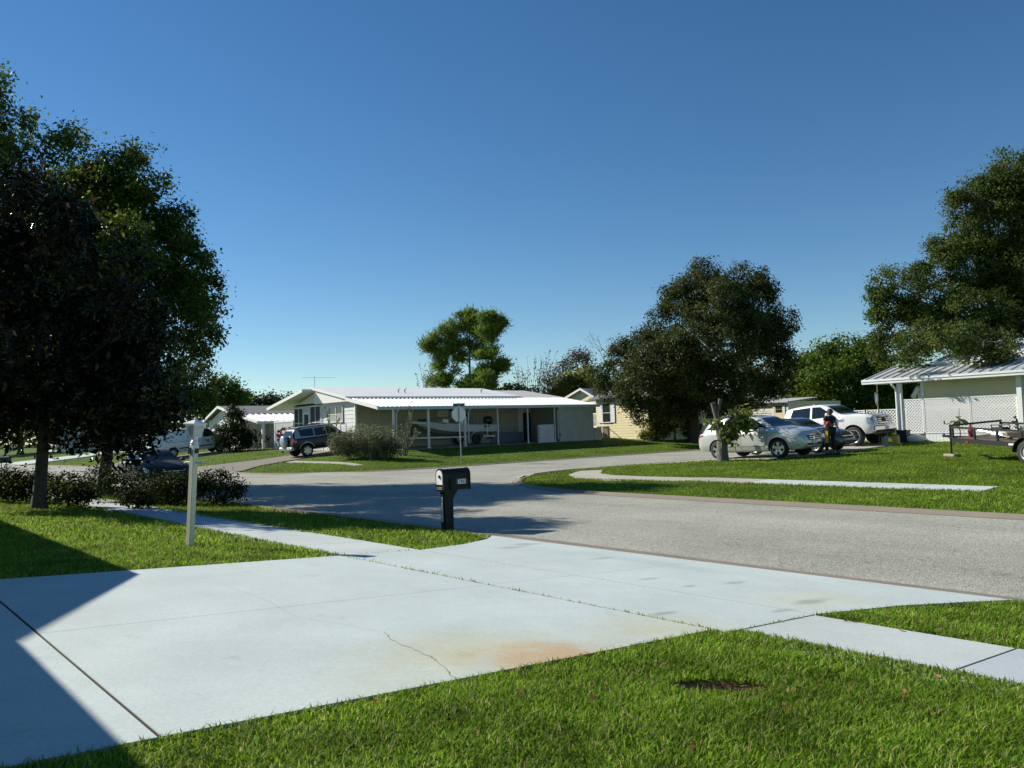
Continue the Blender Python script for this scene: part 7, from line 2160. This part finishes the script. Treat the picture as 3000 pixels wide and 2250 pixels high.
for nm, k, d_ in (('shoe', 'al', (.11, -.03)), ('shoe', 'ar', (.09, -.08))):
    a0 = Vector(J_[k]); mb = MB(); dv = Vector((d_[0], d_[1], 0)).normalized(); lat = Vector((-dv.y, dv.x, 0))
    Rm = Matrix((dv, lat, Vector((0, 0, 1)))).transposed()
    mb.box(Vector((a0.x, a0.y, 0)) + dv * .07 + Vector((0, 0, .045)), (.27, .095, .075), Rm, bev=.03); mb.box(Vector((a0.x, a0.y, 0)) + dv * .07 + Vector((0, 0, .012)), (.28, .1, .022), Rm, bev=.008)
    mb.build(nm, BLACK_METAL, pr_)
bagp = Vector((-.12, -.23, 1.18))
bag = thing('red_bag', 'small red bundle held in the arm of the person', 'bag', (ps.x, ps.y, pz))
bag.rotation_euler = (0, 0, face_rot)
mb = MB(); vs_ = []; fs_ = []
rg = random.Random(3)
for i in range(9):
    ph = math.pi * i / 8
    for k in range(12):
        t = 2 * math.pi * k / 12; r_ = 1 + rg.uniform(-.08, .08)
        vs_.append(bagp + Vector((math.sin(ph) * math.cos(t) * .10 * r_, math.sin(ph) * math.sin(t) * .075 * r_, math.cos(ph) * .085 * r_)))
for i in range(8):
    for k in range(12): fs_.append((i * 12 + k, i * 12 + (k + 1) % 12, (i + 1) * 12 + (k + 1) % 12, (i + 1) * 12 + k))
mb.add(vs_, fs_); mb.build('bundle', mat('red_fabric', (.36, .02, .045), .6, var=.3, scale=14), bag, smooth=60)
# ---- black utility trailer on the lawn
tip = at_depth(2788, 1252, 26.45)
fdir = Vector((-.91, .42, 0)).normalized(); wdir = Vector((.42, .91, 0)).normalized()
tz = H(tip.x, tip.y)
ut = thing('utility_trailer', 'black open utility trailer with side rails parked on the lawn', 'trailer', (tip.x, tip.y, tz))
ang = math.atan2(-fdir.y, -fdir.x)       # local x runs back from the front, local y across
ut.rotation_euler = (0, 0, ang)
RH = tip.z - tz                          # top rail height at the near front corner
TLN, TWD = 4.3, 1.9
def tz_(x, y): return RH - .05 * x + .05 * y     # nose-up, far side a little higher
def bar_(mb, a, b, w=.055, h=.055): mb.bar(a, b, w, h)
bed = -.40
mb = MB()
for y in (0, TWD):
    bar_(mb, (0, y, tz_(0, y) + bed), (TLN, y, tz_(TLN, y) + bed), .06, .14)
bar_(mb, (0, 0, tz_(0, 0) + bed), (0, TWD, tz_(0, TWD) + bed), .06, .14); bar_(mb, (TLN, 0, tz_(TLN, 0) + bed), (TLN, TWD, tz_(TLN, TWD) + bed), .06, .14)
for k in range(1, 6): bar_(mb, (TLN * k / 6, 0, tz_(TLN * k / 6, 0) + bed - .02), (TLN * k / 6, TWD, tz_(TLN * k / 6, TWD) + bed - .02), .05, .06)
mb.build('chassis', BLACK_METAL, ut)
for nm, a, b in (('top_rail', (-.04, 0), (TLN, 0)), ('top_rail', (0, TWD), (TLN, TWD)), ('top_rail', (0, -.04), (0, TWD + .04))):
    mb = MB(); bar_(mb, (a[0], a[1], tz_(*a) + (.0 if a[0] < 0 or a[1] > 0 else .062)), (b[0], b[1], tz_(*b) + (.0 if a[0] < 0 or a[1] > 0 else .062)), .06, .06); mb.build(nm, BLACK_METAL, ut)
for (x, y) in ((.03, 0), (.9, 0), (1.75, 0), (2.6, 0), (3.4, 0), (4.25, 0), (.03, TWD), (1.2, TWD), (2.4, TWD), (3.4, TWD), (4.25, TWD)):
    mb = MB(); mb.box((x, y, tz_(x, y) + bed / 2), (.055, .055, -bed - .04)); mb.build('upright', BLACK_METAL, ut)
for k in range(9):
    y = .06 + k * .2
    mb = MB(); mb.add([(.05, y, tz_(.05, y) + bed + .075), (TLN - .05, y, tz_(TLN - .05, y) + bed + .075), (TLN - .05, y + .18, tz_(TLN - .05, y + .18) + bed + .075), (.05, y + .18, tz_(.05, y + .18) + bed + .075), (.05, y, tz_(.05, y) + bed + .04), (TLN - .05, y, tz_(TLN - .05, y) + bed + .04), (TLN - .05, y + .18, tz_(TLN - .05, y + .18) + bed + .04), (.05, y + .18, tz_(.05, y + .18) + bed + .04)], [(0, 1, 2, 3), (7, 6, 5, 4), (0, 4, 5, 1), (1, 5, 6, 2), (2, 6, 7, 3), (3, 7, 4, 0)])
    mb.build('deck_plank', mat('deck_wood', (.14, .11, .08), .85, var=.25, scale=9) if k == 0 else bpy.data.materials['deck_wood'], ut)
mid = TWD / 2
mb = MB(); bz_ = tz_(0, mid) + bed - .02
bar_(mb, (.1, .12, bz_), (-1.15, mid, bz_ + .03), .06, .08); bar_(mb, (.1, TWD - .12, bz_), (-1.15, mid, bz_ + .03), .06, .08); mb.box((-1.28, mid, bz_ + .06), (.3, .09, .08), bev=.02); mb.lathe([(.05, 0), (.06, .03), (.04, .07), (0, .08)], (-1.4, mid, bz_ + .06), n=12); mb.build('tongue', BLACK_METAL, ut)
gj = ut.matrix_world
def lg(x, y):
    c, s = math.cos(ang), math.sin(ang); return H(tip.x + x * c - y * s, tip.y + x * s + y * c) - tz
jg = lg(-1.0, mid)
mb = MB(); mb.cyl((-1.0, mid - .09, jg + .10), (-1.0, mid - .09, bz_ + .45), .032, n=10); mb.cyl((-1.0, mid - .09, jg + .10), (-1.0, mid - .09, jg + .12), .08, n=12); mb.bar((-1.0, mid - .09, bz_ + .47), (-1.12, mid - .2, bz_ + .47), .02, .02); mb.cyl((-1.12, mid - .2, bz_ + .47), (-1.12, mid - .2, bz_ + .58), .018, n=8); mb.build('jack', BLACK_METAL, ut)
mb = MB()
for sx in (.16, .24): mb.tube([(-1.1, mid + sx - .2, bz_), (-1.05 + sx * .2, mid + sx - .2, bz_ - .22), (-.9, mid + sx - .2, bz_ - .12), (-.7, mid + sx - .2, bz_ - .02)], .012, 5)
mb.build('safety_chain', BLACK_METAL, ut)
for y in (-.14, TWD + .14):
    wx = 2.95; g_ = lg(wx, y)
    e = wheel_proto(ut, wx, y, .34, .2, -1 if y < 0 else 1, 5, GALV, .6, steel=True); e.location = (wx, y, g_ + .34)
    mb = MB()
    pts = [(wx + .46 * math.cos(rad(t)), y, g_ + .34 + .43 * math.sin(rad(t))) for t in range(0, 181, 15)]
    for i in range(len(pts) - 1):
        p, q = pts[i], pts[i + 1]
        mb.add([(p[0], p[1] - .12, p[2]), (p[0], p[1] + .12, p[2]), (q[0], q[1] + .12, q[2]), (q[0], q[1] - .12, q[2]), (p[0] * 1, p[1] - .12, p[2] + .02), (p[0], p[1] + .12, p[2] + .02), (q[0], q[1] + .12, q[2] + .02), (q[0], q[1] - .12, q[2] + .02)], [(3, 2, 1, 0), (4, 5, 6, 7), (0, 1, 5, 4), (2, 3, 7, 6), (1, 2, 6, 5), (3, 0, 4, 7)])
    mb.build('mudguard', BLACK_METAL, ut)
mb = MB(); mb.cyl((2.95, -.05, lg(2.95, 0) + .34), (2.95, TWD + .05, lg(2.95, TWD) + .34), .04, n=8); mb.build('axle', BLACK_METAL, ut)
mb = MB(); mb.box((.62, -.04, tz_(.62, 0) + bed - .03), (.12, .02, .06), bev=.006); mb.build('side_marker', LAMP_RED, ut)
mb = MB(); mb.box((2.3, -.04, tz_(2.3, 0) + bed - .0), (.24, .02, .06)); mb.build('reflector', PLATE, ut)
# load on the trailer
def on_trailer(name, label, cat, x, y, fn):
    c, s = math.cos(ang), math.sin(ang)
    t = thing(name, label, cat, (tip.x + x * c - y * s, tip.y + x * s + y * c, tz + tz_(x, y) + bed + .077), ang); fn(t); return t
on_trailer('wooden_crate', 'brown wooden box on the trailer deck', 'box', 1.9, .7, lambda t: (MB().box((0, 0, .12), (.75, .35, .24), bev=.01).build('box', mat('crate_wood', (.26, .20, .11), .8, var=.2), t), MB().box((0, -.178, .12), (.6, .01, .17)).build('box_opening', DARK, t)))
def bagf(t):
    mb = MB(); vs_ = []; rg = random.Random(5)
    for i in range(8):
        ph = math.pi * i / 7
        for k in range(12):
            a = 2 * math.pi * k / 12; r = 1 + rg.uniform(-.15, .15)
            vs_.append((math.sin(ph) * math.cos(a) * .34 * r, math.sin(ph) * math.sin(a) * .24 * r, .11 + math.cos(ph) * .11))
    mb.add(vs_, [(i * 12 + k, i * 12 + (k + 1) % 12, (i + 1) * 12 + (k + 1) % 12, (i + 1) * 12 + k) for i in range(7) for k in range(12)]); mb.build('bag', mat('bag_plastic', (.55, .56, .56), .35, var=.2, scale=10), t, smooth=30)
on_trailer('plastic_bag', 'crumpled pale plastic bag lying on the trailer deck', 'bag', 1.15, .75, bagf)
def gen(t):
    MB().box((0, 0, .16), (.42, .3, .22), bev=.03).build('engine', PLASTIC, t)
    mb = MB()
    for dx in (-.2, .2):
        for dy in (-.15, .15): mb.tube([(dx, dy, 0), (dx, dy, .34)], .014, 6)
    mb.tube([(-.2, -.15, .34), (.2, -.15, .34), (.2, .15, .34), (-.2, .15, .34), (-.2, -.15, .34)], .014, 6); mb.build('frame', BLACK_METAL, t)
on_trailer('small_machine', 'small dark machine in a tube frame on the trailer', 'machine', .75, 1.15, gen)
def shov(t):
    mb = MB(); mb.tube([(-.5, 0, .30), (.75, .1, .06)], .017, 8); mb.build('shaft', ALLOY, t)
    mb = MB(); mb.prism([(.75, .04), (1.0, .0), (1.0, .03), (.75, .09)], -.02, .2, 'xz'); mb.build('blade', GALV, t)
on_trailer('shovel', 'metal-shafted shovel lying over the trailer load', 'shovel', .75, .45, shov)
def plank(t):
    MB().box((.3, 0, .03), (1.7, .16, .04)).build('plank', WOOD, t); MB().box((.25, .05, .075), (1.5, .14, .04)).build('plank', WOOD, t)
on_trailer('lumber', 'short stack of planks lying along the trailer deck', 'lumber', 2.6, 1.3, plank)
c, s = math.cos(ang), math.sin(ang)
bx_, by_ = tip.x + -1.0 * c - (mid - .09) * s, tip.y + -1.0 * s + (mid - .09) * c
sb2 = thing('paving_block', 'flat stone block under the trailer jack', 'stone', (bx_, by_, H(bx_, by_)), ang)
mb = MB(); mb.box((.02, 0, .045), (.5, .32, .11), bev=.03); mb.build('stone', mat('stone_block', (.30, .26, .19), .9, var=.2, scale=10, bump=.5), sb2)

# ---- things by the porch
gx_, gy_ = -17.5, 35.0
pole = thing('bamboo_pole', 'thin bamboo pole with wind chimes hanging at its top', 'pole', (gx_, gy_, H(gx_, gy_)))
P0 = Vector((gx_, gy_, H(gx_, gy_)))
topp = Vector((gx_ + .03, gy_ + .04, 2.62))
mb = MB(); mb.tube([(0, 0, -.05), (topp - P0) * .5 + Vector((.01, 0, 0)), topp - P0], [.022, .019, .014], 8)
for k in range(1, 9): q = (topp - P0) * (k / 9); mb.cyl(q - Vector((0, 0, .008)), q + Vector((0, 0, .008)), .025, n=8)
mb.build('cane', mat('bamboo', (.32, .29, .14), .6, var=.15), pole)
wc = thing('wind_chime', 'silver tube wind chime hanging by the corner of the porch roof', 'wind chime', (gx_ + .02, gy_ - .05, 1.82))
mb = MB(); mb.cyl((0, 0, .42), (0, 0, .44), .07, n=14); mb.build('top_disc', WOOD, wc)
for k in range(6):
    a_ = k * math.pi / 3; L_ = .30 + .025 * k
    mb = MB(); mb.cyl((.055 * math.cos(a_), .055 * math.sin(a_), .40 - L_), (.055 * math.cos(a_), .055 * math.sin(a_), .40), .014, n=8); mb.build('tube', ALLOY, wc)
mb = MB(); mb.cyl((0, 0, -.1), (0, 0, .6), .003, n=4); mb.lathe([(0, 0), (.03, .02), (.03, .1), (0, .12)], (0, 0, -.12), n=8); mb.build('clapper', WOOD, wc)

def pot(name, label, x, y, r, h_, m, seed, leaf_m, n, sz=(.12, .05), spread=.25):
    t = thing(name, label, 'plant', (x, y, H(x, y)))
    mb = MB(); mb.lathe([(r * .72, 0), (r * .95, h_ * .92), (r * 1.06, h_ * .93), (r * 1.06, h_), (r * .9, h_), (r * .88, h_ * .9), (0, h_ * .88)], n=20); mb.build('pot', m, t, smooth=40)
    V, F, cc = leaf_cloud([(np.array((0, 0, h_ + spread * .7)), spread * 1.2, spread, spread)], np.random.default_rng(seed), n, sz[0], sz[1], .1, 10, .1, .4)
    np_mesh('foliage', V, F, leaf_m, t)
    mb = MB(); rg = random.Random(seed)
    for k in range(8): mb.tube([(rg.uniform(-.05, .05), rg.uniform(-.05, .05), h_ * .85), (rg.uniform(-.2, .2), rg.uniform(-.2, .2), h_ + spread * 1.1)], [.008, .004], 5)
    mb.build('stems', BARK, t); return t
pot('potted_plant', 'leafy plant in a pale grey pot beside the bamboo pole', -17.22, 34.95, .16, .38, mat('pot_grey', (.42, .45, .47), .55), 3, leaf_mat('pot_leaf', (.07, .09, .02), (.16, .17, .05), .5, .3, .3), 500)
bk = thing('yellow_bucket', 'yellow plastic bucket tipped beside the porch post', 'bucket', (-16.75, 35.05, H(-16.75, 35.05)), .3)
bk.rotation_euler = (rad(6), rad(-10), .4)
YB = mat('bucket_yellow', (.68, .47, .05), .45, var=.12)
mb = MB(); mb.lathe([(.13, .0), (.155, .33), (.17, .34), (.17, .37), (.152, .37), (.128, .02), (0, .02)], n=22); mb.build('bucket', YB, bk, smooth=40)
mb = MB(); mb.lathe([(.158, .24), (.168, .245), (.168, .265), (.158, .27)], n=22); mb.f = [f for f in mb.f if len(f) == 4]; mb.m = [0] * len(mb.f); mb.build('rim_band', mat('bucket_label', (.62, .60, .45), .6), bk)
mb = MB(); mb.tube([(.15 * math.cos(rad(a)), .15 * math.sin(rad(a)) * .3 - .1, .33 + .12 * math.sin(rad(a))) for a in range(0, 181, 20)], .005, 5); mb.build('handle', GALV, bk)
wb_ = thing('white_sack', 'white sack lying under the lattice of the cream house', 'sack', (-16.5, 36.25, H(-16.5, 36.25)), .9)
mb = MB(); vs_ = []; rg = random.Random(8)
for i in range(9):
    ph = math.pi * i / 8
    for k in range(14):
        a_ = 2 * math.pi * k / 14; r = 1 + rg.uniform(-.08, .08)
        vs_.append((math.sin(ph) * math.cos(a_) * .40 * r, math.sin(ph) * math.sin(a_) * .22 * r, max(0, .17 + math.cos(ph) * .18)))
mb.add(vs_, [(i * 14 + k, i * 14 + (k + 1) % 14, (i + 1) * 14 + (k + 1) % 14, (i + 1) * 14 + k) for i in range(8) for k in range(14)]); mb.build('sack', mat('sack_white', (.66, .66, .65), .6, var=.1, scale=8), wb_, smooth=40)
db = thing('dark_bin', 'dark blue bin behind the yellow bucket under the porch roof', 'bin', (-17.0, 36.2, H(-17.0, 36.2)))
mb = MB(); mb.add([(-.18, -.16, 0), (.18, -.16, 0), (.18, .16, 0), (-.18, .16, 0), (-.22, -.2, .52), (.22, -.2, .52), (.22, .2, .52), (-.22, .2, .52)], [(3, 2, 1, 0), (4, 5, 6, 7), (0, 1, 5, 4), (1, 2, 6, 5), (2, 3, 7, 6), (3, 0, 4, 7)]); mb.build('bin', mat('bin_blue', (.02, .03, .06), .5), db)
mb = MB(); mb.box((0, 0, .535), (.47, .43, .03), bev=.01); mb.build('lid', PLASTIC, db)

# broad-leaved young plant standing by the lattice
bp_ = at_depth(2812, 1275, 33.5); bpz = H(bp_.x, bp_.y)
yp = thing('broadleaf_plant', 'young broad-leaved plant standing in front of the white lattice', 'plant', (bp_.x, bp_.y, bpz))
tpz = at_depth(2815, 1195, 33.5).z - bpz; cz_ = at_depth(2812, 1232, 33.5).z - bpz
mb = MB(); mb.tube([(0, 0, -.05), (.02, 0, cz_ * .5), (0, 0, cz_), (.04, 0, tpz)], [.025, .02, .015, .006], 7); mb.build('stem', BARK, yp)
rg = random.Random(14); Lm = leaf_mat('plant_leaf', (.09, .13, .03), (.17, .21, .06), .4, .35, .4)
for k in range(11):
    a_ = 2 * math.pi * k / 11 + rg.uniform(-.2, .2); d = Vector((math.cos(a_), math.sin(a_), .15 if k % 2 else -.3)).normalized(); s = Vector((-d.y, d.x, 0)).normalized()
    b_ = Vector((0, 0, cz_ + rg.uniform(-.08, .16))); L_ = .42 * rg.uniform(.8, 1.1); W_ = .11
    mb = MB(); mb.add([b_ + d * .06, b_ + d * L_ * .4 - s * W_, b_ + d * L_ * .75 - s * W_ * .8 - Vector((0, 0, .05)), b_ + d * L_ - Vector((0, 0, .14)), b_ + d * L_ * .75 + s * W_ * .8 - Vector((0, 0, .05)), b_ + d * L_ * .4 + s * W_, b_ + d * L_ * .5 - Vector((0, 0, .03)), b_], [(0, 1, 6), (1, 2, 6), (2, 3, 6), (3, 4, 6), (4, 5, 6), (5, 0, 6), (7, 0, 1), (7, 5, 0)])
    mb.build('leaf', Lm, yp)
def can(t):
    mb = MB(); mb.lathe([(.075, 0), (.08, .02), (.08, .26), (.05, .31), (.025, .32), (.025, .35), (0, .35)], n=18); mb.build('canister', mat('red_can', (.42, .02, .03), .35, coat=.4), t, smooth=40)
    mb = MB(); mb.box((0, 0, .37), (.08, .03, .04), bev=.008); mb.build('valve', BLACK_METAL, t)
on_trailer('red_canister', 'red metal canister standing at the front of the trailer deck', 'canister', .22, .52, can)
whip_shrub('dark_leaf_shrub', 'dark-leaved shrub beside the lattice at the far porch post', 2990, 33.5, [(2975, 1225), (2985, 1215), (3000, 1205), (2970, 1240), (3010, 1225), (2990, 1245)], 87, DARKG, 10, (.16, .08), base_py=1290, leaf_n=9)

# ---- far mailbox on two thin posts across the bend
fm = at_depth(12, 1410, 40.0); 
fm_t = thing('far_mailbox', 'black mailbox on two thin posts past the magnolia', 'mailbox', (fm.x, fm.y, H(fm.x, fm.y)))
fzz = at_depth(12, 1345, 40.0).z - H(fm.x, fm.y)
mb = MB(); mb.prism(arch_prof(.12, fzz - .18, fzz + .14), -.28, .28, 'xz'); mb.v = [tuple(Matrix.Rotation(rad(50), 3, 'Z') @ Vector((p[1], p[0], p[2]))) for p in mb.v]; mb.build('box', BLACK_METAL, fm_t)
for d_ in (-.13, .13):
    q = R3 * d_; mb = MB(); mb.cyl((q.x, q.y, -.05), (q.x, q.y, fzz - .17), .022, n=8); mb.build('post', GALV, fm_t)

# ---- fallen leaves on the lawns: one object each
LEAFR = leaf_mat('fallen_leaf', (.22, .08, .035), (.34, .16, .08), .7, .2, .2)
spots = [(2400, 2030), (2305, 2105), (2750, 2010), (2100, 1885), (2140, 1880), (2640, 1855), (2745, 1848), (1740, 2078), (2480, 1828), (2500, 1830), (2030, 2225), (1100, 2085), (1520, 2055), (2650, 2055)]
rg = random.Random(31)
for i, (a_, b_) in enumerate(spots):
    p = hit(a_, b_)
    pvd = bool(is_paved(np.array([p.x]), np.array([p.y]))[0])
    o = thing('fallen_leaf', 'small reddish-brown fallen leaf lying in the near grass', 'leaf', (p.x, p.y, H(p.x, p.y) + (.02 if pvd else .05)), rg.uniform(0, 6), 'fallen leaves on the lawn')
    o.rotation_euler = (rg.uniform(-.5, .5), rg.uniform(-.5, .5), rg.uniform(0, 6))
    mb = MB(); L_ = rg.uniform(.018, .03); mb.add([(-L_, 0, 0), (-L_ * .3, -L_ * .45, .008), (L_ * .5, -L_ * .38, .01), (L_, 0, .004), (L_ * .5, L_ * .38, .012), (-L_ * .3, L_ * .45, .01), (0, 0, -.002), (-L_ * 1.5, .004, .004)], [(0, 1, 6), (1, 2, 6), (2, 3, 6), (3, 4, 6), (4, 5, 6), (5, 0, 6), (0, 7, 1)])
    mb.build('blade', LEAFR, o)
# ---- weeds along the driveway joints
rnw = np.random.default_rng(19)
pts = []
for (x0, x1, yj, n_, js) in ((-9.9, -4.2, SWY0, 130, .012), (-9.9, -4.0, SPL, 60, .01)):
    cl = rnw.uniform(x0, x1, 26)
    xx = cl[rnw.integers(0, 26, n_)] + rnw.normal(0, .05, n_); yy = yj + rnw.normal(0, js, n_)
    pts.append(np.stack([xx, yy, Hn(xx, yy) + .01], 1))
P = np.concatenate(pts)
V, F = blades(P, rnw, .008, .03, .003, .006, 1.2, 1)
o = np_mesh('joint_weeds', V, F, GRASS); o['kind'] = 'stuff'
